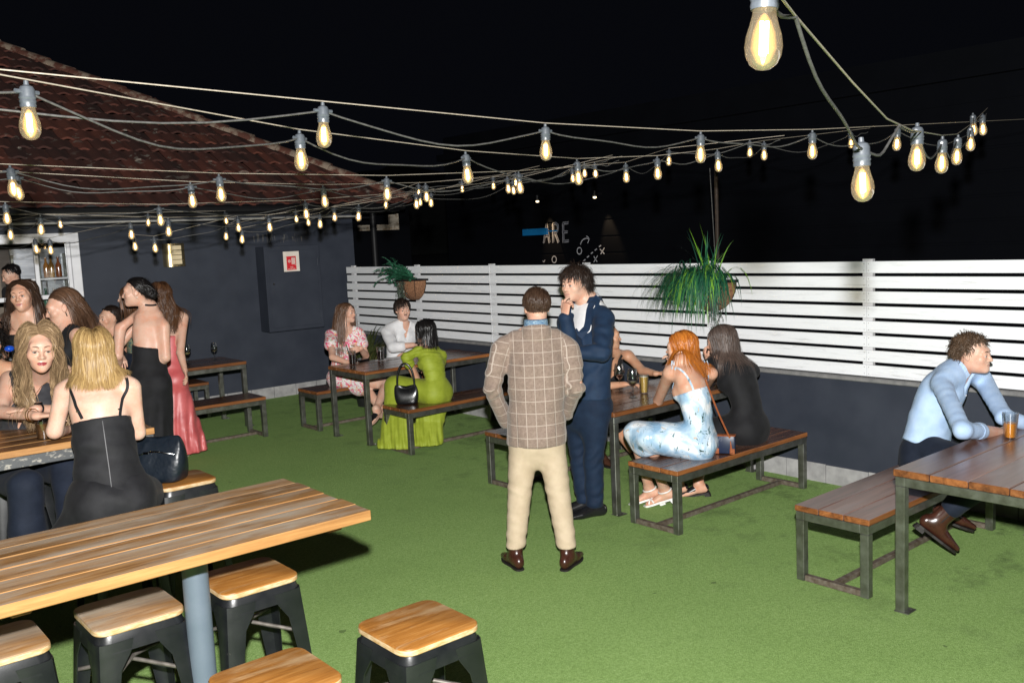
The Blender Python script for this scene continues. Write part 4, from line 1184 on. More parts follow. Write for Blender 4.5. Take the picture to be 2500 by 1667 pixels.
class Body:
    def __init__(s, g, pel, neck, tf, pf=None, hf=None, hp=0, hr=0, sc=1.0, wd=1.0, bow=.02, hc=None, hsc=1.0,
                 ears=True, sL=None, sR=None, armL=None, armR=None, legL=None, legR=None, shw=None, bust=1.0):
        """g 'm'/'f'; pel, neck world points; tf/pf/hf chest, pelvis and head headings in degrees;
        arm = (wrist, elbow hint) or (elbow, wrist, True); leg = (ankle, knee hint, toe direction[, heel lift])"""
        s.g, s.sc, s.wd = g, sc, wd; F_ = g == 'f'
        pf = tf if pf is None else pf; hf = tf if hf is None else hf
        s.pel, s.neck = np.asarray(pel, float), np.asarray(neck, float)
        s.tf, s.pf = hv(tf), hv(pf); s.tr, s.pr = rgt(s.tf), rgt(s.pf)
        sp = s.neck-s.pel; L = np.linalg.norm(sp); ax = sp/L
        tfv = nrm(s.tf-ax*(s.tf@ax)); s.tfv = tfv; s.ax = ax
        pfv = nrm(s.pf-ax*(s.pf@ax)); s.pfv = pfv
        mid = (s.pel+s.neck)/2-tfv*bow*2
        def cv(t): return s.pel*(1-t)**2+2*mid*t*(1-t)+s.neck*t*t
        s.cv = cv
        ts = [-.17, 0, .30, .53, .72, .87, 1.0]
        if F_: A = [.125, .168, .122, .13, .142, .125, .05]; B = [.09, .118, .09, .098, .1, .078, .048]
        else: A = [.125, .158, .145, .155, .168, .15, .06]; B = [.09, .112, .105, .112, .118, .095, .058]
        A = np.array(A)*sc*wd; B = np.array(B)*sc*wd
        s.tp = np.array([s.pel-ax*.17*L*(.55 if L < .5*sc else 1)]+[cv(t) for t in ts[1:]])
        rr = np.array([s.pr*(1-max(t, 0))+s.tr*max(t, 0) for t in ts])
        s.tA, s.tB, s.trr = A, B, rr
        s.torso = [Sw(s.tp, A, B, rr, .04*sc)]
        sw = (shw or (.168 if F_ else .19))*sc*wd; shp = cv(.885)
        s.sh = {'R': np.asarray(sR, float) if sR is not None else shp+s.tr*sw, 'L': np.asarray(sL, float) if sL is not None else shp-s.tr*sw}
        hw = (.092 if F_ else .088)*sc*wd
        s.hip = {'R': s.pel+s.pr*hw-UPV*.02*sc, 'L': s.pel-s.pr*hw-UPV*.02*sc}
        l1, l2 = .285*sc, .25*sc
        s.el, s.wr = {}, {}
        for k, a in (('L', armL), ('R', armR)):
            sg = 1 if k == 'R' else -1
            if a is None: a = (s.sh[k]-UPV*.5*sc+s.tr*sg*.06+s.tf*.05, -s.tf+s.tr*sg*.5)
            if len(a) == 3: s.el[k], s.wr[k] = np.asarray(a[0], float), np.asarray(a[1], float)
            else: s.el[k], s.wr[k] = ik(s.sh[k], a[0], l1, l2, a[1])
        t1, t2 = .43*sc, .415*sc
        s.kn, s.an, s.toe = {}, {}, {}
        for k, a in (('L', legL), ('R', legR)):
            sg = 1 if k == 'R' else -1
            if a is None: a = (s.hip[k]*[1, 1, 0]+s.pr*sg*.03+[0, 0, .085*sc], s.pf, s.pf+s.pr*sg*.2)
            s.kn[k], s.an[k] = ik(s.hip[k], a[0], t1, t2, a[1]); s.toe[k] = nrm(a[2])
        Hf = frame(hf, hp, hr); s.H = Hf; s.hs = sc*hsc*(.96 if F_ else 1.0)
        s.hc = np.asarray(hc, float) if hc is not None else s.neck+nrm(ax*.5+UPV*.5)*.135*sc+hv(hf)*.025*sc
        r1, r2, r3, r4, r5 = (.05, .041, .040, .034, .024) if F_ else (.06, .05, .046, .04, .029)
        q = sc*wd
        s.arms = {}; s.legs = {}
        for k in 'LR':
            E, W, S_ = s.el[k], s.wr[k], s.sh[k]
            s.arms[k] = [Sw([S_, S_*.6+E*.4, E], [r1*q, r2*1.05*q, r3*q], k=.055*sc), Sw([E, E*.68+W*.32, W], [r3*q, r4*1.12*q, r5*q], k=.012)]
            H_, K, A_ = s.hip[k], s.kn[k], s.an[k]
            t = (.092, .074, .055, .054, .036) if F_ else (.09, .073, .056, .055, .039)
            back = nrm(np.cross(np.cross(K-A_, s.toe[k]), K-A_)); cb = K*.72+A_*.28-back*.008
            s.legs[k] = [Sw([H_, H_*.5+K*.5, K], [t[0]*q, t[1]*q, t[2]*q], k=.03*sc), Sw([K, cb, A_], [t[2]*q, t[3]*q, t[4]*q], k=.02)]
        tr_ = .042*q
        s.trap = [Sw([s.neck+s.ax*.03*sc, s.sh[k]*.75+s.neck*.25+s.ax*.012], [tr_, tr_*.85], k=.05*sc) for k in 'LR']
        s.extra = []
        if F_:
            for sg in (1, -1):
                c = cv(.66)+tfv*.068*q+s.tr*sg*.072*q; s.extra.append(El(c, np.array([.06, .058, .062])*q*bust, k=.035*sc))
        gl = [El(s.pel-s.pfv*.05*q+s.pr*sg*.072*q-UPV*.03*sc, np.array([.085, .085, .09])*q, k=.04*sc) for sg in (1, -1)]
        s.glute = gl
        s.ears = ears; s.head_ops()
    def hpnt(s, x, y, z): return s.hc+s.H@(np.array([x, y, z])*s.hs)
    def head_ops(s):
        h = s.hs; P = s.hpnt; H = s.H; e = lambda c, r, k=.02: El(P(*c), np.array(r)*h, H, k*h)
        F_ = s.g == 'f'; jw = .92 if F_ else 1.0
        nr = (.049 if F_ else .06)*s.sc*s.wd
        up = s.neck+s.ax*.0
        s.neckop = Sw([s.neck-s.ax*.04*s.sc, s.neck+(P(0, -.018, -.06)-s.neck)*.55, P(0, -.016, -.045)], [nr*1.12, nr*.98, nr], k=.03*s.sc)
        o = [('u', s.neckop)]
        o += [('u', e((0, -.018, .038), (.073, .094, .082), .03)), ('u', e((0, .028, -.035), (.0585*jw, .066, .072), .04)),
              ('u', e((0, .046, -.072), (.042*jw, .042, .036), .035)), ('u', e((0, .075, -.094), (.021*jw, .018, .017), .025)),
              ('u', e((.041, .06, -.022), (.024, .022, .022), .03)), ('u', e((-.041, .06, -.022), (.024, .022, .022), .03)),
              ('u', e((0, .074, .03), (.05, .018, .022 if F_ else .018), .03))]
        for sx in (1, -1):
            o.append(('s', e((sx*.031, .107, .004), (.020, .017, .0125), .016)))
        nw = .88 if F_ else 1.05
        o += [('u', Sw([P(0, .083, .014), P(0, .102, -.016), P(0, .108, -.027)], [.0075*h*nw, .0095*h*nw, .0115*h*nw], k=.013*h)),
              ('u', e((.0115*nw, .096, -.030), (.009, .011, .008), .008)), ('u', e((-.0115*nw, .096, -.030), (.009, .011, .008), .008))]
        for sx in (1, -1):
            o.append(('u', e((sx*.031, .0818, .0075), (.0155, .0125, .0095), .003))); o.append(('u', e((sx*.031, .0800, -.0095), (.0150, .0115, .0065), .004)))
        o += [('u', e((.007, .0885, -.0562), (.0155, .0080, .0048), .006)), ('u', e((-.007, .0885, -.0562), (.0155, .0080, .0048), .006)), ('u', e((0, .087, -.0662), (.0165, .0085, .0056), .006)),
              ('s', e((0, .099, -.0608), (.021, .008, .0016), .003))]
        for sx in ((1, -1) if s.ears else ()):
            o.append(('u', El(P(sx*.0765, -.012, -.002), np.array([.009, .019, .031])*h, H@np.array([[1, 0, 0], [0, .95, -.3], [0, .3, .95]])@rotz(sx*-.25), .008*h)))
            o.append(('s', El(P(sx*.087, -.008, .0), np.array([.006, .009, .016])*h, H, .006*h)))
        s.hops = o
    def torso_ops(s, pad=0.0):
        return [('u', Sw(s.tp, s.tA, s.tB, s.trr, .04*s.sc, pad))]+[('u', El(x.c, x.r+pad, x.R, x.k)) for x in s.extra+s.glute]+[('u', Sw(x.p, x.a, None, (1, 0, 0), x.k, pad)) for x in s.trap]
    def neckhole(s, r=.072, deep=.0, v=0.0, vw=.05):
        """cuts the neck opening (and a V in front) out of a garment"""
        o = [('s', Sw([s.neck+s.ax*.012-s.ax*deep, s.neck+s.ax*.13], [r, r*1.25], k=.008))]
        if v: o.append(('s', Sw([s.neck-s.ax*v+s.tfv*.17, s.neck+s.tfv*.10+s.ax*.04], [.008, vw], [.07, .09], s.tr, .01)))
        return o
    def arm_ops(s, k, pad=0.0, cuff=1.0, pad2=None):
        A, B = s.arms[k]; pad2 = pad if pad2 is None else pad2
        p = B.p.copy(); 
        pts = [p[0], p[1], p[2]] if cuff >= .99 else [p[0], p[0]+(p[2]-p[0])*min(cuff, .3), p[0]+(p[2]-p[0])*cuff]
        L = np.interp([0, .32, 1.0] if cuff >= .99 else [0, min(cuff, .3), cuff], [0, .32, 1], B.a)
        return [('u', Sw(A.p, A.a, None, (1, 0, 0), A.k, pad)), ('u', Sw(pts, L, None, (1, 0, 0), .02, pad2))]
    def leg_ops(s, k, pad=0.0, pad2=None, hem=1.0):
        A, B = s.legs[k]; pad2 = pad if pad2 is None else pad2
        p = B.p; e = p[0]+(p[2]-p[0])*hem
        return [('u', Sw(A.p, A.a+np.array([pad, pad, (pad+pad2)/2]), None, (1, 0, 0), A.k)), ('u', Sw([p[0], p[0]*.5+e*.5, e], [B.a[0]+(pad+pad2)/2, B.a[0]*.85+pad2, B.a[2]+pad2], None, (1, 0, 0), .02))]
    def skin_ops(s):
        o = s.torso_ops()
        for k in 'LR': o += [('u', x) for x in s.arms[k]]+[('u', x) for x in s.legs[k]]
        return o
    def foot_ops(s, k, lift=0.0, pad=0.0, heel=.0):
        """bare foot reaching from the ankle along the toe direction (heel: raised heel height)"""
        q = s.sc; A = s.an[k]; t = s.toe[k]; n = nrm(UPV-t*(t@UPV)); r = np.cross(t, n)
        b = A-n*.052*q
        return [('u', Sw([A+n*.02*q, A-n*.03*q-t*.012*q], [.036*q+pad, .036*q+pad], k=.02)), ('u', Sw([b-t*.045*q+n*.005, b+t*.03*q+n*.008*q, b+t*.10*q-n*.008*q, b+t*.165*q-n*.016*q], np.array([.03, .034, .042, .034])*q+pad, np.array([.032, .034, .026, .016])*q+pad, r, .025))]

def hand_ops(w, d, n, side, sc=1.0, curl=(.3, .35, .4, .5), thumb=.4, spread=.12):
    """w wrist, d pointing direction, n palm normal (out of the palm), side +1 right / -1 left"""
    d = nrm(d); n = np.asarray(n, float); n = nrm(n-d*(n@d)); r = np.cross(d, n)*side    # r: towards the thumb
    o = [('u', Sw([w-d*.015*sc, w+d*.03*sc, w+d*.085*sc], np.array([.026, .036, .041])*sc, np.array([.019, .016, .0135])*sc, r, .012*sc))]
    ln = [.072, .08, .074, .058]; offs = [.029, .010, -.010, -.028]
    for i in range(4):
        b = w+d*(.086-.004*abs(i-1.2))*sc+r*offs[i]*sc; c = curl[i]; p = [b]; dd = nrm(d+r*spread*(1.3-i)*.6); a = 0
        for fr, fl in ((.45, .8), (.31, 1.0), (.24, .7)):
            a += c*fl; v = dd*math.cos(a)+n*math.sin(a); p.append(p[-1]+v*ln[i]*fr*sc)
        o.append(('u', Sw(p, np.array([.0092, .0086, .0078, .0066])*sc*(.9 if i == 3 else 1), k=.005*sc)))
    b = w+d*.03*sc+r*.026*sc; v1 = nrm(r*.75+d*.65+n*.35); v2 = nrm(d*.9+r*(.45-thumb*.6)+n*(.2+thumb*.7))
    o.append(('u', Sw([b-r*.008, b+v1*.036*sc, b+v1*.036*sc+v2*.030*sc, b+v1*.036*sc+v2*.054*sc], np.array([.014, .0115, .0098, .0078])*sc, k=.01*sc)))
    return o

def finish_body(B, root, skin, lips=None, brow=(.05, .03, .02), hands=(), feet=(), lash=True, hh=.0042, bh=.0105, mouth_open=False, iris=IRIS, makeup=1.0, sm=None):
    """the body is ONE mesh: trunk and limbs on a coarse grid, head, hands and feet on fine grids that share the same field"""
    lips = lips or (LIP if B.g == 'f' else LIPM)
    ops = B.skin_ops()
    V0, F0 = mesh_field(ops+B.hops[:1], *bounds(ops, .03), bh)
    parts = [(V0, F0, np.zeros(len(F0), int))]
    lo, hi = bounds(B.hops[1:], .02)
    hop = B.hops+ops[:1]+[x for x in ops if isinstance(x[1], Sw) and x[1] in B.trap]
    lo[2] = min(lo[2], B.hpnt(0, 0, -.13)[2])
    V, Fq = mesh_field(hop, lo, hi, hh, 1)
    L = ((V-B.hc)@B.H)/B.hs; fc = L[Fq].mean(1); x, y, z = np.abs(fc[:, 0]), fc[:, 1], fc[:, 2]
    mi = np.zeros(len(Fq), int)
    lipz = (z > -.0718+.35*np.maximum(x-.008, 0)) & (z < -.0518) & (y > .07) & (x < .0225-.25*np.abs(z+.0608)) & (z < -.0518+np.where(x < .004, -.0015, 0)-.10*np.maximum(x-.006, 0)*3)
    mi[lipz] = 1
    if mouth_open: mi[(np.abs(z+.0605) < .0030) & (x < .0135) & (y > .07)] = 4
    parts.append((V, Fq, mi))
    wv = 1.0 if B.g == 'm' else .72
    for sx in (1, -1):
        tb = np.linspace(0, 1, 10); x_ = .013+.036*tb; z_ = .0225+.0085*np.sin(tb*2.2)-.004*tb**2
        lines = [(x_, z_, np.interp(tb, [0, .3, .8, 1], [.0026, .0034, .0024, .0008])*wv, 2)]
        if lash: tb = np.linspace(0, 1, 9); lines.append((.0165+.0295*tb, .0012+.0052*np.sin(tb*PI)-.0005*tb, np.full(9, .0013 if makeup else .0008), 3))
        for x_, z_, w_, mm in lines:
            pts = np.array([B.hpnt(sx*a_, .10, c_) for a_, c_ in zip(x_, z_)])
            pts, _n = on_surface(hop, pts, .0004, 6)
            m = MB(); m.tube(pts, w_*B.hs, 6); parts.append((np.concatenate(m.v), m.f, np.full(len(m.f), mm)))
    for k, hd in hands:
        V, Fq = mesh_field(hd+[('u', B.arms[k][1])], *[np.asarray(q) for q in bounds(hd, .012)], .0036 if hh < .005 else .005, 1)
        parts.append((V, Fq, np.zeros(len(Fq), int)))
    for k, fo in feet:
        V, Fq = mesh_field(fo+[('u', B.legs[k][1])], *[np.asarray(q) for q in bounds(fo, .012)], .006, 1); parts.append((V, Fq, np.zeros(len(Fq), int)))
    # eyes
    for sx in (1, -1):
        m = MB(); m.ell((0, 0, 0), (.0122, .0122, .0122), 14, 12)
        v = np.concatenate(m.v); ev = v*B.hs+0
        # the eyeball looks along the face; front cap is iris
        W = np.array([B.hpnt(sx*.031, .0815, -.0015)+B.H@(np.array([p[0], p[2], p[1]*.78])*B.hs) for p in v])
        f = [q[::-1] for q in m.f]
        im = []
        for q in f:
            c = v[q].mean(0); im.append(6 if (c[0]**2+c[1]**2 < .0056**2 and c[2] > 0) else 5)
        parts.append((W, np.array(f), np.array(im)))
    VV = []; FF = []; MI = []; o = 0
    for v, f, m in parts:
        VV.append(v); FF += [[int(i)+o for i in q_] for q_ in f]; MI.append(m); o += len(v)
    return mesh_obj('body', np.concatenate(VV), FF, [skin, lips, brow_mat(brow), LASH if makeup else brow_mat(brow), TEETH, EYEW, iris], root, np.concatenate(MI))

# ---------------------------------------------------------------- hair
def hairline(y):
    return np.interp(y, [-1, -.45, -.15, .08, .22, .5, .8, 1.0], [-.62, -.6, -.45, -.12, .16, .46, .60, .66])
def make_hair(B, root, mat, n=420, length=.35, style='straight', part=0.0, wave=0.0, vol=.012, width=.006, seed=1, lenvar=.12, bodyops=None, back=.4, gravity=.55, seg=11, curlf=34., name='hair', cap=.009, behind=0, fringe=0.0, tuck=0.0, jitter=.12, flow=None):
    r = np.random.default_rng(seed); H, hs = B.H, B.hs
    # scalp roots
    u = r.normal(size=(n*5, 3)); u /= np.linalg.norm(u, axis=1)[:, None]
    ok = u[:, 2] > hairline(u[:, 1]); u = u[ok][:n]
    if style in ('straight', 'bob', 'wavy'):
        m_ = int(n*.28); yy = r.uniform(-.75, .80, m_); xx = part+r.normal(0, .05, m_); zz = np.sqrt(np.maximum(1-xx**2-yy**2, .05)); u[:m_] = np.stack([xx, yy, zz], 1)/np.sqrt(xx**2+yy**2+zz**2)[:, None]
    n = len(u)
    loc = u*np.array([.0745, .0955, .0835])+np.array([0, -.018, .038])
    P = B.hc+(loc*hs)@H.T
    ops = [('u', q[1]) for q in B.hops if q[0] == 'u']+(bodyops or [])
    right, fwd, up = H[:, 0], H[:, 1], H[:, 2]
    nW = u@H.T
    side = np.where(u[:, 0] > part+r.normal(0, .02, n), 1.0, -1.0)
    if style in ('straight', 'bob', 'wavy'):
        wS = np.interp(u[:, 1], [-1, -.35, .15, 1], [.05, .22, .85, 1.0])[:, None]; wB = np.interp(u[:, 1], [-1, 0, .4, 1], [.2, .9, 1.0, .9])[:, None]
        d = side[:, None]*right*wS-fwd*back*wB-up*np.interp(u[:, 2], [-.3, .5, .95], [1.2, .7, .1])[:, None]+r.normal(0, .07, (n, 3))
        if tuck: d = d-fwd*tuck
    elif style == 'back': d = -fwd*1.0-up*.35+r.normal(0, .1, (n, 3))
    elif style == 'bun':
        bun = B.hpnt(0, -.118, -.028); d = bun-P; hb = n//2; bs = nW[hb:]*.046*hs; P[hb:] = bun+bs; d[hb:] = r.normal(0, 1, (n-hb, 3)); ops.append(('u', El(bun, np.array([.046, .042, .046])*hs, H, .01)))
    elif style == 'short': d = (fwd*fringe-up*.55+nW*.55)+side[:, None]*right*.25+r.normal(0, .4, (n, 3))
    elif style == 'crop': d = (fwd*fringe-up*.75)+side[:, None]*right*.3+r.normal(0, .10, (n, 3))
    else: d = r.normal(0, 1, (n, 3))+nW*.9
    if flow is not None: d = d+np.asarray(flow)
    d = d-nW*np.sum(d*nW, 1)[:, None]*(0.75 if style not in ('short', 'curly', 'crop') else (.85 if style == 'crop' else .25)); d /= np.linalg.norm(d, axis=1)[:, None]+1e-9
    Ls = length*(1+r.uniform(-lenvar, lenvar*.4, n))*hs
    if style == 'bob': Ls = Ls*np.clip(1.0-.30*np.clip((.3-u[:, 2]), 0, 1.2), .45, 1)
    if style == 'crop': Ls = Ls*np.interp(u[:, 2], [-.6, -.1, .5], [.30, .62, 1.0])
    if style == 'bun': Ls = np.maximum(np.linalg.norm(bun-P, axis=1)*1.15, .05)
    if style in ('straight', 'wavy'): Ls = Ls*np.clip(1.0-.22*np.clip((.3-u[:, 2]), 0, 1.2), .5, 1)
    cap = min(cap, .0045 if style in ('straight', 'wavy', 'bob', 'back', 'bun') else .008); depth = r.uniform(.006, max(vol, .012), n)
    pts = [P.copy()]; ph = r.uniform(0, 6.28, n); rj = r.normal(0, 1, (n, 3))
    ph2 = np.floor(np.arctan2(u[:, 1], u[:, 0])*4)*1.7+r.normal(0, .35, n)
    for k in range(1, seg+1):
        t = k/seg; ds = Ls/seg
        if style == 'bun':
            tgt = bun+rj*.03*hs; d = d*.8+r.normal(0, .25, (n, 3))+(tgt-pts[-1])/(np.linalg.norm(tgt-pts[-1], axis=1)[:, None]+1e-6)*.8
        else:
            gk = min(.9, gravity*(.22+1.1*t)) if style not in ('short', 'curly', 'crop') else gravity*t
            d = d*(1-gk*.75)+np.array([0, 0, -1.0])*gk
            if behind: d = d-np.outer(np.ones(n), B.tf)*behind*(1 if t < .6 else 0)*.25
        d = d+rj*jitter*.25
        if style == 'curly': d = d+np.stack([np.sin(ph+k*2.1), np.cos(ph*1.3+k*1.9), np.sin(ph*.7+k*2.4)], 1)*.75
        d /= np.linalg.norm(d, axis=1)[:, None]+1e-9
        q = pts[-1]+d*ds[:, None]
        if style in ('straight', 'bob', 'wavy', 'back', 'crop'):
            ql = ((q-B.hc)@H)/hs-np.array([0, -.018, .038]); e = ql/np.array([.0745, .0955, .0835]); rad = np.linalg.norm(e, axis=1)
            want = 1+depth/.085+(.02 if style == 'crop' else .10); pull = (rad > want) & (ql[:, 2] > (-.11 if style == 'crop' else -.045)); 
            if pull.any():
                f_ = np.where(pull, 1-(1-want/np.maximum(rad, 1e-3))*.75*(1-.5*t), 1.0); q = B.hc+((e*f_[:, None]*np.array([.0745, .0955, .0835])+np.array([0, -.018, .038]))*hs)@H.T
        for _ in range(2):
            dist = eval_pts(ops, q); tgt = depth*(1 if style not in ('short', 'curly') else .5)*(1 if style != 'crop' else (1.1-.6*t)); m = dist < tgt
            if m.any(): q[m] += grad_pts(ops, q[m])*(tgt[m]-dist[m])[:, None]
        d2 = q-pts[-1]; dn = np.linalg.norm(d2, axis=1)[:, None]+1e-9
        d = d2/dn; pts.append(q.copy())
    A = np.stack(pts, 1)                                  # n, seg+1, 3
    if wave:
        sl = np.concatenate([np.zeros((n, 1)), np.cumsum(np.linalg.norm(np.diff(A, axis=1), axis=2), axis=1)], 1)
        amp = wave*np.clip(sl/.16, 0, 1)**1.2
        A = A+(right*(np.sin(sl*curlf+ph2[:, None])*amp)[..., None]+fwd*(np.cos(sl*curlf+ph2[:, None])*amp*.75)[..., None])
        qq = A.reshape(-1, 3); dist = eval_pts(ops, qq); m = dist < .004
        if m.any(): qq[m] += grad_pts(ops, qq[m])*(.004-dist[m])[:, None]
        A = qq.reshape(A.shape)
    T = np.gradient(A, axis=1); T /= np.linalg.norm(T, axis=2)[:, :, None]+1e-9
    G = grad_pts(ops, A.reshape(-1, 3)).reshape(A.shape)
    S = np.cross(T, G); S /= np.linalg.norm(S, axis=2)[:, :, None]+1e-9
    tilt = r.normal(0, .32, n)[:, None, None]
    Nn = np.cross(S, T); S = S*np.cos(tilt)+Nn*np.sin(tilt); Nn = np.cross(S, T)
    tt = np.linspace(0, 1, seg+1); wprof = np.interp(tt, [0, .1, .7, 1.0], [.7, 1, .9, .12])
    w = (width*hs*r.uniform(.6, 1.3, n))[:, None]*wprof
    # each lock has a slightly raised spine: three verts across
    V = np.stack([A-S*w[..., None]/2, A+Nn*w[..., None]*.22, A+S*w[..., None]/2], 2)      # n,k,3,3
    Vf = V.reshape(-1, 3); K = seg+1; F = []
    base = (np.arange(n)*K*3)[:, None]+(np.arange(seg)*3)[None, :]
    for j in (0, 1): F.append(np.stack([base+j, base+j+1, base+j+4, base+j+3], -1).reshape(-1, 4))
    F = np.concatenate(F); rl = r.random(n); rf = np.concatenate([np.repeat(rl, seg)]*2)
    # skull cap under the locks
    c = [('u', El(B.hpnt(0, -.020, .040), (np.array([.0735, .0945, .0825])+cap)*hs, H, .01))]
    if style == 'bun': c.append(('u', El(B.hpnt(0, -.118, -.028), np.array([.047, .043, .047])*hs, H, .01)))
    lo, hi = bounds(c, .01); CV, CF = mesh_field(c, lo, hi, .008, 1)
    Lc = ((CV-B.hc)@H)/hs-np.array([0, -.018, .038]); Lc = Lc/(np.array([.0745, .0955, .0835])+cap)
    kv = (Lc[:, 2] > hairline(np.clip(Lc[:, 1], -1, 1))+.03) | (Lc[:, 1] < -1.05)
    CF = CF[kv[CF].all(1)]
    allV = np.concatenate([Vf, CV]); allF = np.concatenate([F, CF+len(Vf)])
    o = mesh_obj(name, allV, allF, mat, root)
    set_attr(o.data, 'rnd', 'FLOAT', 'FACE', np.concatenate([rf, np.full(len(CF), .25)]))
    return o

# ---------------------------------------------------------------- garments
def garment(name, root, ops, mat, h=.011, uv=True, sm=2, cuts=(), fold=None):
    o = list(ops)
    if fold is not None: o.append(('fn', fold))
    o += [('cut', np.asarray(c, float), np.asarray(n, float)) for c, n in cuts]
    lo, hi = bounds(o, .03)
    V, Fq = mesh_field(o, lo, hi, h, sm)
    return mesh_obj(name, V, Fq, mat, root, guv=garment_uv(ops, V) if uv else None)

def folds(amp=.004, dirs=None, seed=0, scale=1.0, warp=.6):
    """soft cloth wrinkles as sums of bent waves"""
    r = np.random.default_rng(seed); D = []
    for i in range(5):
        v = r.normal(size=3) if dirs is None else np.asarray(dirs[i % len(dirs)], float)+r.normal(0, .25, 3)
        v = v/np.linalg.norm(v)*r.uniform(45, 105)*scale; D.append((v.astype(F32), r.uniform(0, 6), r.normal(size=3).astype(F32)*9, r.uniform(.5, 1)))
    def f(P):
        s = 0
        for v, p, w, a in D:
            ph = P@v+p+warp*3*np.sin(P@w+p); env = .5+.5*np.sin(P@(w*1.7)+p*2)
            s = s+a*np.sin(ph)*env
        return (s*amp*.6).astype(F32)
    return f

def crease(base, pts, amp=.006, freq=95, rad=.085):
    """local wrinkles round joints: pts = [(centre, axis), ...] added to a base fold field"""
    def f(P):
        o = base(P) if base is not None else 0
        for i, (c, a) in enumerate(pts):
            Q = P-np.asarray(c, F32); a = nrm(a).astype(F32); b = nrm(np.cross(a, (.3, .9, .2))).astype(F32)
            t = Q@a; d2 = (Q*Q).sum(-1); s = Q@b
            o = o+amp*np.exp(-d2/rad**2)*np.sin(t*freq+s*28+1.3*np.sin(s*40+i)+i)
        return np.asarray(o, F32)
    return f

def band(name, root, pts, w, th, mat, ups):
    """flat strap of cloth along points; ups = surface normals"""
    pts = np.asarray(pts, float); ups = np.asarray(ups, float); t = np.gradient(pts, axis=0); t /= np.linalg.norm(t, axis=1)[:, None]
    s = np.cross(t, ups); s /= np.linalg.norm(s, axis=1)[:, None]+1e-9; u = np.cross(s, t)
    V = np.concatenate([pts-s*w/2, pts-s*w/2+u*th, pts+s*w/2+u*th, pts+s*w/2]); k = len(pts); f = []
    for i in range(k-1):
        for j in range(4): f.append([j*k+i, j*k+i+1, ((j+1) % 4)*k+i+1, ((j+1) % 4)*k+i])
    f += [[0, k, 2*k, 3*k], [k-1, 4*k-1, 3*k-1, 2*k-1]]
    return mesh_obj(name, V, f, mat, root, smooth=False)
def on_surface(ops, pts, off=.004, it=4):
    p = np.asarray(pts, float).copy()
    for _ in range(it):
        d = eval_pts(ops, p); p += grad_pts(ops, p)*(off-d)[:, None]
    return p, grad_pts(ops, p)
def strap(B, root, name, a, b, mat, w=.012, n=12, mid=None, th=.003, off=.003, ops=None):
    """strap hugging the body from a to b"""
    t = np.linspace(0, 1, n)[:, None]
    p = (1-t)*np.asarray(a)+t*np.asarray(b)
    if mid is not None: p = (1-t)**2*np.asarray(a)+2*t*(1-t)*np.asarray(mid)+t*t*np.asarray(b)
    p, nn = on_surface(ops or (B.skin_ops()+B.hops[:1]), p, off)
    return band(name, root, p, w, th, mat, nn)

def shoe(B, root, k, mat, sole, kind='shoe', sc=1.0, shaft=.0, heel=.012, name='shoe'):
    q = B.sc*sc; A = B.an[k]; t = B.toe[k]; n = nrm(UPV-t*(t@UPV)); r = np.cross(t, n); b = A-n*.055*q
    ops = [('u', Sw([b-t*.052*q+n*.006*q, b+t*.02*q+n*.012*q, b+t*.10*q-n*.004*q, b+t*.185*q-n*.014*q], np.array([.033, .037, .044, .026])*q, np.array([.04, .044, .032, .016])*q, r, .02))]
    if shaft > 0:
        u = nrm(B.kn[k]-A); ops.append(('u', Sw([A-n*.02*q, A+u*shaft*q], [.043*q, .047*q], [.052*q, .052*q], r, .03)))
    cut = [((b-n*.033*q), -n)]
    if shaft > 0: cut.append((A+u*shaft*q, u))
    o = garment(name, root, ops, mat, .0065, False, 1, cut)
    m = MB(); prof = []
    ys = [(-.082, .012), (-.07, .027), (-.04, .033), (.02, .032), (.09, .041), (.14, .039), (.18, .026), (.197, .008)]
    out = [(y, w) for y, w in ys]+[(y, -w) for y, w in ys[::-1]]
    for z0, z1, sel in ((-.046, -.032, out), (-.046-heel, -.0465, [(-.086, .014), (-.075, .027), (-.03, .034), (-.03, -.034), (-.075, -.027), (-.086, -.014)])):
        if z1 <= z0: continue
        P0 = np.array([b+t*y*q+r*w*q+n*z0*q for y, w in sel]); P1 = np.array([b+t*y*q+r*w*q+n*z1*q for y, w in sel])
        loft(m, [P0, P1])
    m.build('sole', sole, o)
    return o

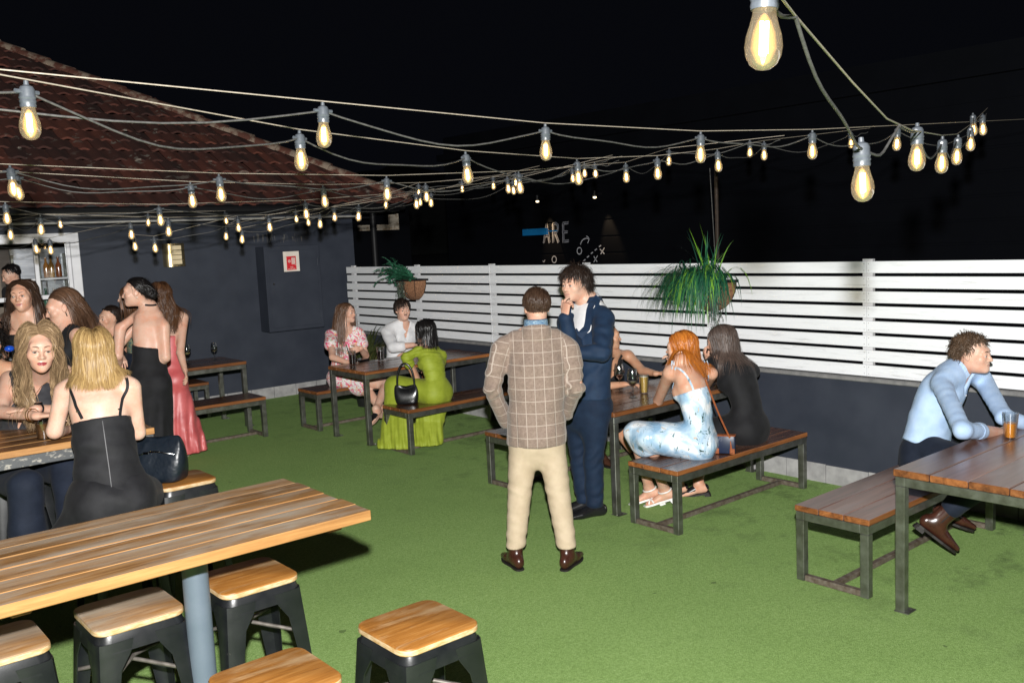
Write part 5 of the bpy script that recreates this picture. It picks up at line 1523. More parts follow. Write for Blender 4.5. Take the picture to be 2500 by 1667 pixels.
# ================================================================== THE PEOPLE
def plaid_mat():
    m, nt, b = new_mat('tan window-pane check wool')
    v = coords(nt, attr='guv'); px = nt.nodes.new('ShaderNodeSeparateXYZ'); nt.links.new(v, px.inputs[0])
    def line(o, per, w, ph):
        f = mth(nt, 'FRACT', mth(nt, 'ADD', mth(nt, 'DIVIDE', o, per), ph))
        return mth(nt, 'LESS_THAN', mth(nt, 'ABSOLUTE', mth(nt, 'SUBTRACT', f, .5)), w/per/2)
    lx = line(px.outputs[0], .060, .0040, .5); ly = line(px.outputs[1], .074, .0040, .2)
    ob = coords(nt, 'Object')
    n1 = noise(nt, ob, 420, 2); n2 = noise(nt, ob, 60, 3)
    base = ramp(nt, mth(nt, 'ADD', mth(nt, 'MULTIPLY', n1, .6), mth(nt, 'MULTIPLY', n2, .4)), [(.35, (.17, .122, .098)), (.65, (.29, .22, .18))])
    seam = mth(nt, 'LESS_THAN', mth(nt, 'ABSOLUTE', px.outputs[0]), .0016)
    vent = mth(nt, 'MULTIPLY', mth(nt, 'LESS_THAN', mth(nt, 'ABSOLUTE', mth(nt, 'SUBTRACT', mth(nt, 'ABSOLUTE', px.outputs[0]), .118)), .0024), mth(nt, 'LESS_THAN', px.outputs[1], .17))
    base = mixc(nt, mth(nt, 'MULTIPLY', mth(nt, 'MAXIMUM', seam, vent), .8), base, (.05, .035, .028))
    ln = mth(nt, 'MULTIPLY', mth(nt, 'MAXIMUM', lx, ly), .58)
    nt.links.new(mixc(nt, ln, base, (.56, .48, .42)), b.inputs['Base Color'])
    b.inputs['Roughness'].default_value = .85; b.inputs['Specular IOR Level'].default_value = .2; b.inputs['Sheen Weight'].default_value = .2
    bump(nt, b, mth(nt, 'ADD', n1, mth(nt, 'MULTIPLY', noise(nt, ob, 26, 3), 2.0)), .25, .003)
    return m
def print_mat(name, base, cols, scale=16, amount=.5, rough=.6, spec=.3, sheen=0, stems=None, dist=2.0):
    """printed flowers: blotches of several inks on a base cloth"""
    m, nt, b = new_mat(name); v = coords(nt, 'Object'); col = None
    cur = base
    for i, c in enumerate(cols):
        mp = nt.nodes.new('ShaderNodeMapping'); mp.inputs['Location'].default_value = (3.1*i, 1.7*i, 5.3*i); nt.links.new(v, mp.inputs[0])
        f = noise(nt, mp.outputs[0], scale*(1+.25*i), 3, .6, dist)
        e = .5+.16*(1-amount)+.03*i
        cur = mixc(nt, ramp(nt, f, [(e, (0, 0, 0)), (e+.025, (1, 1, 1))]), cur, c)
    nt.links.new(cur, b.inputs['Base Color']); b.inputs['Roughness'].default_value = rough
    b.inputs['Specular IOR Level'].default_value = spec; b.inputs['Sheen Weight'].default_value = sheen
    bump(nt, b, noise(nt, v, 30, 3), .2, .004)
    return m
def satin_print():
    m, nt, b = new_mat('pale blue printed satin'); v = coords(nt, 'Object')
    big = noise(nt, v, 5.5, 3, .5, 1.2)
    cur = ramp(nt, big, [(.38, (.25, .42, .60)), (.52, (.48, .62, .75)), (.62, (.78, .82, .86))])  # white blotches in the ground colour imitate satin highlights between blue folds
    for i, (c, sc_, e) in enumerate((((.13, .22, .25), 7, .60), ((.03, .06, .055), 9, .645), ((.60, .47, .35), 8, .635))):
        mp = nt.nodes.new('ShaderNodeMapping'); mp.inputs['Location'].default_value = (2.1+3*i, 1.3*i, 4.1*i); mp.inputs['Scale'].default_value = (1, 1, .55); nt.links.new(v, mp.inputs[0])
        f = noise(nt, mp.outputs[0], sc_, 4, .65, 2.6)
        cur = mixc(nt, ramp(nt, f, [(e, (0, 0, 0)), (e+.03, (1, 1, 1))]), cur, c)
    nt.links.new(cur, b.inputs['Base Color']); b.inputs['Roughness'].default_value = .27; b.inputs['Specular IOR Level'].default_value = .75
    bump(nt, b, noise(nt, coords(nt, 'Object', (1, 1, .4)), 14, 3, .5, 1.5), .35, .02)
    return m
C_ = {}
C_['plaid'] = plaid_mat()
C_['chino'] = cloth('beige chino cotton', (.44, .35, .245), (.50, .405, .29))
C_['suit'] = cloth('navy suit wool', (.006, .019, .048), (.009, .027, .064), .75, .3, .25)
C_['suit_leg'] = cloth('navy trouser wool', (.005, .013, .032), (.0075, .019, .044), .8, .25, .2)
C_['white_shirt'] = cloth('white linen', (.62, .62, .63), (.72, .72, .73), .75)
C_['blue_shirt'] = cloth('light blue cotton', (.36, .5, .72), (.43, .57, .78), .7)
C_['blue_print'] = print_mat('blue patterned shirt', (.12, .22, .34), [(.35, .45, .5), (.05, .1, .2)], 120, .8)
C_['black'] = cloth('black crepe', (.010, .010, .012), (.016, .016, .019), .7, .3, .3)
C_['black2'] = cloth('soft black jersey', (.008, .008, .009), (.012, .012, .014), .75, .25, .2)
C_['dark_top'] = cloth('charcoal stretch', (.03, .03, .034), (.05, .05, .056), .5, .4)
C_['denim'] = cloth('dark navy denim', (.007, .011, .022), (.011, .016, .03), .8)
C_['lime'] = cloth('lime green jersey', (.245, .30, .022), (.30, .36, .035), .6, .3, .2, bmp=.25)
def satin(name, c, c2, rough=.28):
    m = cloth(name, c, c2, rough, .6, .1, 6, 200, .12); m.node_tree.nodes['Principled BSDF'].inputs['Anisotropic'].default_value = .4; return m
C_['red'] = satin('coral red satin', (.46, .075, .08), (.58, .12, .12), .45)
C_['satin'] = satin_print()
C_['floral'] = print_mat('white floral cotton', (.72, .7, .68), [(.70, .16, .26), (.66, .05, .16), (.75, .28, .06), (.3, .36, .12)], 13, .75, .7, .25)
C_['floral2'] = print_mat('pale floral skirt', (.6, .56, .58), [(.65, .2, .06), (.3, .15, .35), (.25, .3, .1)], 16, .4, .7, .25)
C_['belt'] = plain('worn brown belt leather', (.02, .014, .01), (.035, .025, .018), .5)
C_['boot'] = plain('dark brown boot leather', (.035, .011, .007), (.055, .018, .011), .28, 0, .6, 18, bmp=.06)
C_['elastic'] = plain('black boot elastic', (.012, .01, .01), None, .8)
C_['sole'] = plain('dark sole', (.012, .009, .008), None, .6)
C_['black_shoe'] = plain('black shoe leather', (.008, .008, .009), (.012, .012, .013), .22, 0, .6)
C_['white_shoe'] = plain('white shoe leather', (.72, .71, .68), None, .4)
C_['nude_shoe'] = plain('nude shoe leather', (.5, .33, .24), None, .5)
C_['orange'] = cloth('orange cotton', (.6, .2, .03))
HM = {'brown': hair_mat('brown hair', (.02, .010, .006), (.075, .042, .026)), 'dark': hair_mat('dark brown hair', (.008, .005, .004), (.035, .022, .016)), 'black': hair_mat('black hair', (.004, .0035, .0035), (.013, .011, .011), .3),
      'blonde': hair_mat('golden blonde hair', (.17, .09, .032), (.56, .38, .16), .36), 'dirty': hair_mat('dark blonde hair', (.11, .065, .034), (.50, .34, .19), .36), 'copper': hair_mat('copper red hair', (.22, .05, .008), (.62, .21, .03), .32),
      'lbrown': hair_mat('light brown hair', (.045, .022, .012), (.16, .085, .05)), 'greybrown': hair_mat('ash brown hair', (.03, .02, .017), (.12, .085, .07)), 'auburn': hair_mat('warm brown hair', (.03, .012, .006), (.12, .055, .025))}

def person(label, base):
    return thing('person', label, 'person', (base[0], base[1], 0), 'people in the beer garden')
def gdir(p, q, z=.03): return nrm(at(q[0], q[1], z=z)-at(p[0], p[1], z=z))
CR = nrm(_rt*[1, 1, 0])       # image right on the ground
CF = nrm(_fw*[1, 1, 0])       # away from the camera

# ---- man in the tan checked jacket, seen from behind
def tan_man():
    r = person('man in a tan checked jacket and beige trousers standing with his back turned', (3.70, 4.24))
    d = 5.82; sc = .97
    an = {'L': at(1258, 1348, z=.10), 'R': at(1386, 1348, z=.10)}
    B = Body('m', at(1310, 1065, d=d), at(1309, 806, d=d-.0), 50, hf=58, hp=-4, sc=sc, bow=.015, hc=at(1310, 752, d=d+.03), hsc=1.0,
             sL=at(1222, 850, d=d), sR=at(1392, 850, d=d), armL=(at(1202, 948, d=d-.02), at(1236, 1030, d=d+.16), 1), armR=(at(1405, 940, d=d-.02), at(1382, 1010, d=d+.2), 1),
             legL=(an['L'], CF, gdir((1272, 1376), (1226, 1342))), legR=(an['R'], CF, gdir((1376, 1374), (1424, 1336))), wd=.98)
    for k in 'LR':
        B.an[k] = an[k]; B.kn[k] = (B.hip[k]*.49+an[k]*.51)+CF*.01
        B.legs[k] = [Sw([B.hip[k], B.hip[k]*.5+B.kn[k]*.5, B.kn[k]], [.088, .072, .056]), Sw([B.kn[k], B.kn[k]*.7+an[k]*.3, an[k]], [.056, .055, .04])]
    hands = [(k, hand_ops(B.wr[k], CF*.9+CR*(.3 if k == 'L' else -.3), -CR if k == 'R' else CR, 1 if k == 'R' else -1, .95)) for k in 'LR']
    finish_body(B, r, SK['fair'], hands=hands)
    make_hair(B, r, HM['brown'], 2600, .07, 'crop', .3, 0, .018, .0038, 3, fringe=-.5, gravity=.35, seg=6, cap=.012, jitter=.04)
    T = [('u', Sw([B.pel+CF*0.0-UPV*.20, B.pel+UPV*.02, B.cv(.33), B.cv(.62), B.cv(.83), B.cv(.97)], [.200, .188, .174, .184, .164, .07], [.175, .165, .142, .142, .108, .07], B.tr, .03))]; T[0][1].planar = (B.pel, B.tr, UPV)
    for k in 'LR': T += [('u', Sw([B.sh[k]-UPV*.005, B.sh[k]*.5+B.el[k]*.5, B.el[k]], [.065, .063, .056], k=.03)), ('u', Sw([B.el[k], (B.el[k]+B.wr[k])/2, B.wr[k]], [.056, .052, .045], k=.015))]
    for x in B.trap: T.append(('u', Sw(x.p, x.a+.018, k=.05))); T[-1][1].nouv = True
    hem = B.pel-UPV*.045
    fo = crease(folds(.006, [(0, 0, 1), (.3, .2, 1), (.2, .9, .3)], 4, .55), [(B.el[k]+(-CF)*.03, B.wr[k]-B.sh[k]) for k in 'LR']+[(B.el[k]*.7+B.sh[k]*.3, B.el[k]-B.sh[k]) for k in 'LR'], .007, 90, .085)
    jk = garment('jacket', r, T, C_['plaid'], .0095, True, 2, [(hem, -UPV), (B.cv(.99)+UPV*.015, UPV)], fo)
    # jacket collar and the patterned shirt collar
    cb = [('u', Sw([B.neck-UPV*.03-CF*.02, B.neck+UPV*.05-CF*.004], [.108, .084], [.098, .084], B.tr, .02))]
    cb[0][1].planar = (B.pel, B.tr, UPV)
    garment('collar', r, cb, C_['plaid'], .008, True, 1, [(B.neck+UPV*.040-CF*.07, UPV*.9+CF*.3)])
    cb = [('u', Sw([B.neck+UPV*.02-CF*.01, B.neck+UPV*.085], [.079, .074], [.079, .074], B.tr, .01))]
    garment('shirt_collar', r, cb, C_['blue_print'], .007, True, 1, [(B.neck+UPV*.072, UPV)])
    lo = []
    for k in 'LR':
        e = B.kn[k]+(B.an[k]-B.kn[k])*.93
        lo += [('u', Sw([B.hip[k]+UPV*.03, B.hip[k]*.5+B.kn[k]*.5, B.kn[k], B.kn[k]*.45+e*.55, e], [.090, .084, .074, .066, .060], [.104, .092, .077, .068, .062], CR, .012))]
    lo += [('u', Sw([B.pel-UPV*.03, B.pel+UPV*.08], [.172, .16], [.13, .12], B.tr, .03))]+[('u', El(g.c-UPV*.02, g.r+.006, k=.03)) for g in B.glute]
    lo += B.torso_ops(.010)[:1]
    def fo2(P):
        z = P[..., 2]; s = P@CR.astype(F32); f = P@CF.astype(F32)
        env = np.clip((.42-z)/.3, 0, 1)+.9*np.exp(-((z-.5)/.07)**2)+.35
        return (.0021*env*np.sin(z*62+3*np.sin(s*14+f*8))+.0016*env*np.sin(z*105+s*40)).astype(F32)
    garment('trousers', r, lo, C_['chino'], .0095, True, 1, [(np.array([0, 0, .13]), -UPV), (hem+UPV*.035, UPV)], fo2)
    for k in 'LR': shoe(B, r, k, C_['boot'], C_['sole'], sc=1.02, shaft=.05, heel=.014, name='boot')
tan_man()

# ---- tall man in the navy suit
def suit_man():
    r = person('tall dark-haired man in a navy suit holding a hand to his chin', (4.55, 4.70)); d = 6.72; sc = 1.05
    an = {'L': at(1452, 1228, z=.10), 'R': at(1428, 1222, d=6.85)}
    an['R'][2] = .10
    toe = -CR*.95-CF*.35
    B = Body('m', at(1432, 985, d=d), at(1437, 738, d=d+.03), 178, pf=185, hf=186, hp=-3, hr=0, sc=sc, bow=.015, hc=at(1404, 694, d=d-.02), hsc=.98,
             sL=at(1474, 778, d=d-.12), sR=at(1384, 785, d=d+.12), armL=(at(1470, 858, d=d-.32), at(1413, 862, d=d-.34), 1), armR=(at(1401, 866, d=d-.2), at(1379, 774, d=d-.28), 1),
             legL=(an['L'], toe, toe), legR=(an['R'], toe, nrm(-CR*.9-CF*.1)))
    for k in 'LR':
        B.an[k] = an[k]; B.kn[k] = (B.hip[k]*.47+an[k]*.53)-CR*.015; B.hip[k] = B.hip[k]-UPV*.03
        B.legs[k] = [Sw([B.hip[k], B.hip[k]*.5+B.kn[k]*.5, B.kn[k]], [.088, .072, .056]), Sw([B.kn[k], B.kn[k]*.7+an[k]*.3, an[k]], [.056, .055, .04])]
    hands = [('R', hand_ops(B.wr['R'], UPV*.85+CR*.12-CF*.05, CR*.7+CF*.5, 1, 1.05, (.55, 1.1, 1.2, 1.2), .1)), ('L', hand_ops(B.wr['L'], -CR*.9+UPV*.1, UPV*.3+CF*.8, -1, 1.0, (.5, .5, .5, .5)))]
    finish_body(B, r, SK['fair'], hands=hands, brow=(.02, .014, .01), hh=.004)
    make_hair(B, r, HM['dark'], 2400, .10, 'short', 0, .008, .034, .0038, 5, fringe=.42, gravity=.75, seg=8, cap=.016, jitter=.42, curlf=60)
    T = [('u', Sw([B.pel-UPV*.20, B.pel+UPV*.02, B.cv(.33), B.cv(.62), B.cv(.83), B.cv(.96)], [.205, .2, .192, .205, .175, .08], [.145, .14, .132, .14, .115, .078], B.tr, .03))]
    for k in 'LR': T += [('u', Sw([B.sh[k]-UPV*.005, B.sh[k]*.5+B.el[k]*.5, B.el[k]], [.078, .075, .064], k=.035)), ('u', Sw([B.el[k], (B.el[k]+B.wr[k])/2, B.wr[k]-(B.wr[k]-B.el[k])*.06], [.064, .057, .046], k=.015))]
    for x in B.trap: T.append(('u', Sw(x.p, x.a+.02, k=.05)))
    f = B.tfv
    T.append(('s', Sw([B.cv(.74)+f*.17, B.neck+f*.05+UPV*.05], [.006, .055], [.06, .075], B.tr, .012)))
    fo = crease(folds(.0065, [(.3, .3, 1), (1, .3, .5), (.2, .9, .5)], 9, .6), [(B.el[k]-CF*.03, B.wr[k]-B.sh[k]) for k in 'LR']+[(B.sh['L']*.6+B.el['L']*.4-CF*.05, (0.3, .2, 1)), (B.cv(.45)-CF*.15, (.5, .2, 1)), (B.cv(.3)-CF*.15, (-.4, .2, 1))], .006, 80, .10)
    garment('jacket', r, T, C_['suit'], .0095, True, 2, [(B.pel+UPV*.045, -UPV), (B.neck+UPV*.045, UPV)], fo)
    S = B.torso_ops(.013); garment('shirt', r, S+[('u', Sw([B.neck-UPV*.01, B.neck+UPV*.045-f*.0], [.069, .064], None, B.tr, .02))], C_['white_shirt'], .009, True, 1, [(B.cv(.4), -UPV), (B.neck+UPV*.05-f*.02, nrm(UPV+f*.55))])
    garment('jacket_collar', r, [('u', Sw([B.neck-UPV*.035-f*.02, B.neck+UPV*.05-f*.008], [.112, .082], [.10, .082], B.tr, .02)), ('s', Sw([B.neck-UPV*.1+f*.13, B.neck+UPV*.08+f*.075], [.05, .062], k=.01))], C_['suit'], .008, True, 1, [(B.neck+UPV*.045-f*.06, nrm(UPV+f*.35))])
    # lapels lie on the open front
    jops = T[:-1]
    for k, sg in (('L', -1), ('R', 1)):
        a = B.neck+UPV*.02+B.tr*sg*.085-f*.0; b = B.cv(.42)+f*.2+B.tr*sg*.02
        p = np.linspace(0, 1, 12)[:, None]; pts = a*(1-p)+b*p+B.tr*sg*.05*np.sin(p*PI)+f*.06*np.sin(p*PI)
        p2, nn = on_surface(jops, pts, .005); 
        band('lapel', r, p2, .055, .004, C_['suit'], nn)
    lo = []
    for k in 'LR':
        e = B.kn[k]+(B.an[k]-B.kn[k])*.97
        lo += [('u', Sw([B.hip[k]+UPV*.03, B.hip[k]*.5+B.kn[k]*.5, B.kn[k], B.kn[k]*.45+e*.55, e], [.100, .088, .075, .069, .067], None, CR, .015))]
    lo += [('u', Sw([B.pel-UPV*.06, B.pel+UPV*.06], [.165, .16], [.12, .12], B.tr, .03))]
    lo += B.torso_ops(.012)[:1]+[('u', El(g.c, g.r+.012, k=.05)) for g in B.glute]
    fo2 = crease(folds(.005, [(.2, .2, 1), (.5, 0, 1)], 12, .5), [(B.kn[k]-CF*.04, (0, .2, 1)) for k in 'LR']+[(B.an[k]+UPV*.06-CF*.03, (0, .3, 1)) for k in 'LR'], .007, 85, .09)
    garment('trousers', r, lo, C_['suit_leg'], .0105, True, 1, [(np.array([0, 0, .075]), -UPV), (B.pel+UPV*.10, UPV)], fo2)
    for k in 'LR': shoe(B, r, k, C_['black_shoe'], C_['sole'], sc=1.08, heel=.018)
suit_man()

# ---- red-haired woman in pale blue satin
def redhead():
    r = person('red-haired woman in a pale blue printed satin dress seated on the glossy bench', (5.12, 4.15)); sc = .95
    pel = np.array([5.13, 4.13, .545]); kl = at(1560, 1050, y=4.40); 
    B = Body('f', pel, np.array([5.09, 4.22, 1.10]), 88, pf=118, hf=112, hp=-3, sc=sc, bow=.055, hc=at(1660, 850, y=4.30), hsc=1.02, ears=False,
             sL=at(1634, 912, y=4.27), sR=at(1737, 912, y=4.16), armL=(at(1607, 978, y=4.56), at(1632, 893, y=4.55), 1), armR=(at(1712, 960, y=4.55), at(1648, 893, y=4.60), 1))
    F1 = {'L': at(1585, 1192, z=.13), 'R': at(1622, 1196, z=.13)}
    for k, kp in (('L', at(1552, 1056, y=4.46)), ('R', at(1580, 1066, y=4.33))):
        B.kn[k] = kp; B.an[k] = F1[k]; B.toe[k] = nrm(-CR*.85+CF*.2-UPV*.28)
        H_ = B.hip[k]; B.legs[k] = [Sw([H_, H_*.5+kp*.5, kp], [.09, .075, .052], k=.03), Sw([kp, kp*.7+F1[k]*.3, F1[k]], [.052, .052, .034])]
    hands = [('L', hand_ops(B.wr['L'], UPV*.9+CR*.15, -CF*.2+CR*.9, -1, .9, (.7, .8, .8, .8))), ('R', hand_ops(B.wr['R'], UPV*.8-CR*.4, -CR, 1, .9, (.7, .8, .8, .8)))]
    feet = [(k, B.foot_ops(k)) for k in 'LR']
    finish_body(B, r, SK['warm'], hands=hands, feet=feet)
    bo = B.skin_ops()
    make_hair(B, r, HM['copper'], 1800, .35, 'straight', .0, .005, .022, .005, 7, bodyops=bo, back=.75, gravity=.62, curlf=22, tuck=.35)
    D = B.torso_ops(.010)
    for k in 'LR': D += [('u', Sw(B.legs[k][0].p, B.legs[k][0].a+.016, None, (1, 0, 0), .04))]
    D += [('u', Sw([B.pel+UPV*.02, B.hip['L']*.35+B.kn['L']*.65+[0, 0, .0], B.kn['L']+UPV*.0], [.15, .12, .085], [.115, .1, .075], B.pr, .05)), ('u', Sw([B.pel+UPV*.0, B.hip['R']*.35+B.kn['R']*.65, B.kn['R']], [.15, .115, .085], [.115, .1, .075], B.pr, .05))]
    m1 = (B.kn['L']+B.kn['R'])/2
    D += [('u', Sw([m1, m1*.55+at(1565, 1120, y=4.45)*.45], [.115, .12], [.08, .075], nrm(B.kn['R']-B.kn['L']), .05))]
    fo = folds(.006, [(.6, .3, .8), (1, -.4, .2), (.1, .2, 1)], 15, .5)
    dr = garment('dress', r, D, C_['satin'], .0095, True, 1, [(B.cv(.66), nrm(B.ax+B.tfv*.18)), (at(1555, 1112, y=4.45), nrm(-UPV*.9-CR*.5))], fo)
    for sg in (1, -1):
        a = B.cv(.66)-B.tfv*.09+B.tr*sg*.088; b = B.cv(.66)+B.tfv*.09+B.tr*sg*.075; mid = B.sh['R' if sg > 0 else 'L']*.6+B.neck*.4+UPV*.12
        strap(B, r, 'shoulder_strap', a, b, C_['satin'], .014, 16, mid)
        c = B.sh['R' if sg > 0 else 'L']*.72+B.neck*.28+UPV*.045
        q = MB()
        for j, (dx, L) in enumerate(((-.03, .11), (-.012, .13), (.018, .12))):
            q.tube([c, c+B.tr*dx+UPV*.028-B.tfv*.02, c+B.tr*dx*1.4-UPV*.02-B.tfv*.03, c+B.tr*dx*.8-UPV*L-B.tfv*.03], .0045, 5)
        q.build('tied_bow', C_['satin'], r, smooth=60)
    for k in 'LR':
        A, t = B.an[k], B.toe[k]; n = nrm(UPV-t*(t@UPV)); w = np.cross(t, n); b = A-n*.06
        q = MB(); P = [(y, s) for y, s in ((-.06, .02), (-.03, .03), (.05, .03), (.12, .043), (.17, .035), (.19, .01))]; out = P+[(y, -s) for y, s in P[::-1]]
        loft(q, [np.array([b+t*y+w*s-n*.022 for y, s in out]), np.array([b+t*y+w*s-n*.008 for y, s in out])])
        loft(q, [np.array([b+t*y+w*s-n*.085+t*(-.012) for y, s in ((-.07, .02), (-.03, .028), (-.03, -.028), (-.07, -.02))]), np.array([b+t*y+w*s-n*.0225 for y, s in ((-.072, .024), (-.018, .032), (-.018, -.032), (-.072, -.024))])])
        sh = q.build('sandal', C_['white_shoe'], r)
        q = MB(); fo_ = B.foot_ops(k)
        for a, e, mid in ((b+t*.14-w*.05, b+t*.10+w*.05, b+t*.12+n*.05), (b+t*.10-w*.05, b+t*.14+w*.05, b+t*.12+n*.05), (A-w*.05-n*.01, A+w*.05-n*.01, A+t*.06), (A-w*.05-n*.01, A+w*.05-n*.01, A-t*.06)):
            s_ = np.linspace(0, 1, 9)[:, None]; pts = (1-s_)**2*a+2*s_*(1-s_)*mid+s_*s_*e; pts, _n = on_surface(fo_+[('u', B.legs[k][1])], pts, .004); q.tube(pts, .006, 6)
        q.build('sandal_strap', C_['white_shoe'], sh, smooth=60)
redhead()

# ---- brown-haired woman in black on the same bench
def black_dress():
    r = person('brown-haired woman in a plain black dress hunched over the table with her back turned', (5.68, 4.15)); sc = .97
    pel = np.array([5.70, 4.12, .55])
    B = Body('f', pel, at(1775, 872, y=4.30), 92, pf=100, hf=118, hp=-14, sc=sc, bow=.06, hc=at(1758, 833, y=4.36), hsc=1.03, ears=False, wd=1.03,
             sL=at(1722, 900, y=4.36), sR=at(1835, 905, y=4.2), armL=(at(1700, 968, y=4.60), at(1728, 880, y=4.66), 1), armR=(at(1800, 960, y=4.62), at(1752, 885, y=4.68), 1),
             legL=(at(1655, 1180, z=.10), np.array([-.2, 1, .2]), nrm(-CR+CF*.2-UPV*.2)), legR=(at(1705, 1180, z=.10), np.array([.0, 1, .3]), nrm(-CR+CF*.2-UPV*.2)))
    hands = [('L', hand_ops(B.wr['L'], UPV*.8-CR*.3, CR*.9, -1, .92, (.8, .8, .8, .8))), ('R', hand_ops(B.wr['R'], UPV*.5-CR*.8, -UPV*.5-CF*.6, 1, .92, (.6, .7, .7, .7)))]
    feet = [(k, B.foot_ops(k)) for k in 'LR']
    finish_body(B, r, SK['warm'], hands=hands, feet=feet)
    make_hair(B, r, HM['greybrown'], 1400, .40, 'straight', .0, .006, .020, .005, 17, bodyops=B.skin_ops(), back=.35, gravity=.66, curlf=20, tuck=.15)
    D = B.torso_ops(.013)
    for k in 'LR':
        D += [('u', Sw([B.sh[k]+UPV*.0, B.sh[k]*.86+B.el[k]*.14], [.066, .06], k=.04))]
        D += [('u', Sw(B.legs[k][0].p, B.legs[k][0].a+.016, None, (1, 0, 0), .04)), ('u', Sw([B.pel, B.hip[k]*.3+B.kn[k]*.7, B.kn[k]], [.17, .11, .09], [.13, .1, .085], B.pr, .05))]
    D += B.neckhole(.11, .02)
    garment('dress', r, D, C_['black2'], .0105, True, 2, [], folds(.005, [(.2, .3, 1), (.7, .4, .6)], 19, .5))
    for k in 'LR':
        m = shoe(B, r, k, C_['black_shoe'], C_['sole'], sc=.9, heel=.03)
black_dress()

# ---- woman in the black halter behind the table
def halter():
    r = person('woman in a black halter top half hidden behind the navy suit man', (5.74, 5.77)); sc = .97
    B = Body('f', np.array([5.74, 5.78, .55]), at(1497, 868, y=5.62), 262, hf=318, hp=-2, sc=sc, bow=.03, hc=at(1487, 822, y=5.60), hsc=1.0,
             sL=at(1535, 868, y=5.62), sR=at(1452, 880, y=5.5), armL=(at(1568, 905, y=5.40), at(1602, 912, y=5.2), 1), armR=(at(1450, 945, y=5.25), at(1525, 938, y=5.13), 1),
             legL=(at(1560, 1120, z=.09), -CF, -CF), legR=(at(1470, 1110, z=.10), -CF*.8-CR*.3, nrm(-CF*.8+CR*.4)))
    hands = [('L', hand_ops(B.wr['L'], CR*.9+UPV*.1, -UPV, -1, .9, (.3, .3, .35, .4))), ('R', hand_ops(B.wr['R'], CR*.9, -UPV, 1, .9, (.3, .3, .3, .4)))]
    finish_body(B, r, SK['tan'], hands=hands, lips=LIPD, hh=.005)
    make_hair(B, r, HM['black'], 360, .12, 'back', 0, 0, .014, .007, 23, gravity=.4, seg=7)
    D = B.torso_ops(.011); f = B.tfv
    T = D+[('s', Sw([B.cv(.50)+f*.16, B.neck+f*.10+UPV*.03], [.012, .085], [.07, .09], B.tr, .012))]
    garment('halter_top', r, T, C_['black2'], .010, True, 1, [(B.cv(.93), nrm(B.ax-f*.75)), (B.pel+UPV*.02, -UPV)], None)
    for sg in (1, -1): strap(B, r, 'halter_strap', B.neck+f*.045+B.tr*sg*.05+UPV*.02, B.cv(.60)+f*.14+B.tr*sg*.085, C_['black2'], .05, 14, B.cv(.85)+f*.16+B.tr*sg*.07, .004, .004)
    S = []
    for k in 'LR': S += [('u', Sw([B.pel, B.hip[k]*.3+B.kn[k]*.7, B.kn[k]], [.16, .1, .085], [.12, .1, .085], B.pr, .05))]
    garment('skirt', r, S, C_['black2'], .012, False, 1)
    q = MB(); q.ell(on_surface(B.skin_ops(), [B.cv(.78)+f*.12], .003)[0][0], (.006, .006, .006), 8, 6); q.build('pendant', M['gold'], r)
    for k in 'LR': shoe(B, r, k, plain('brown ankle boot', (.06, .025, .015), None, .4), C_['sole'], sc=.92, shaft=.12, heel=.03)
halter()

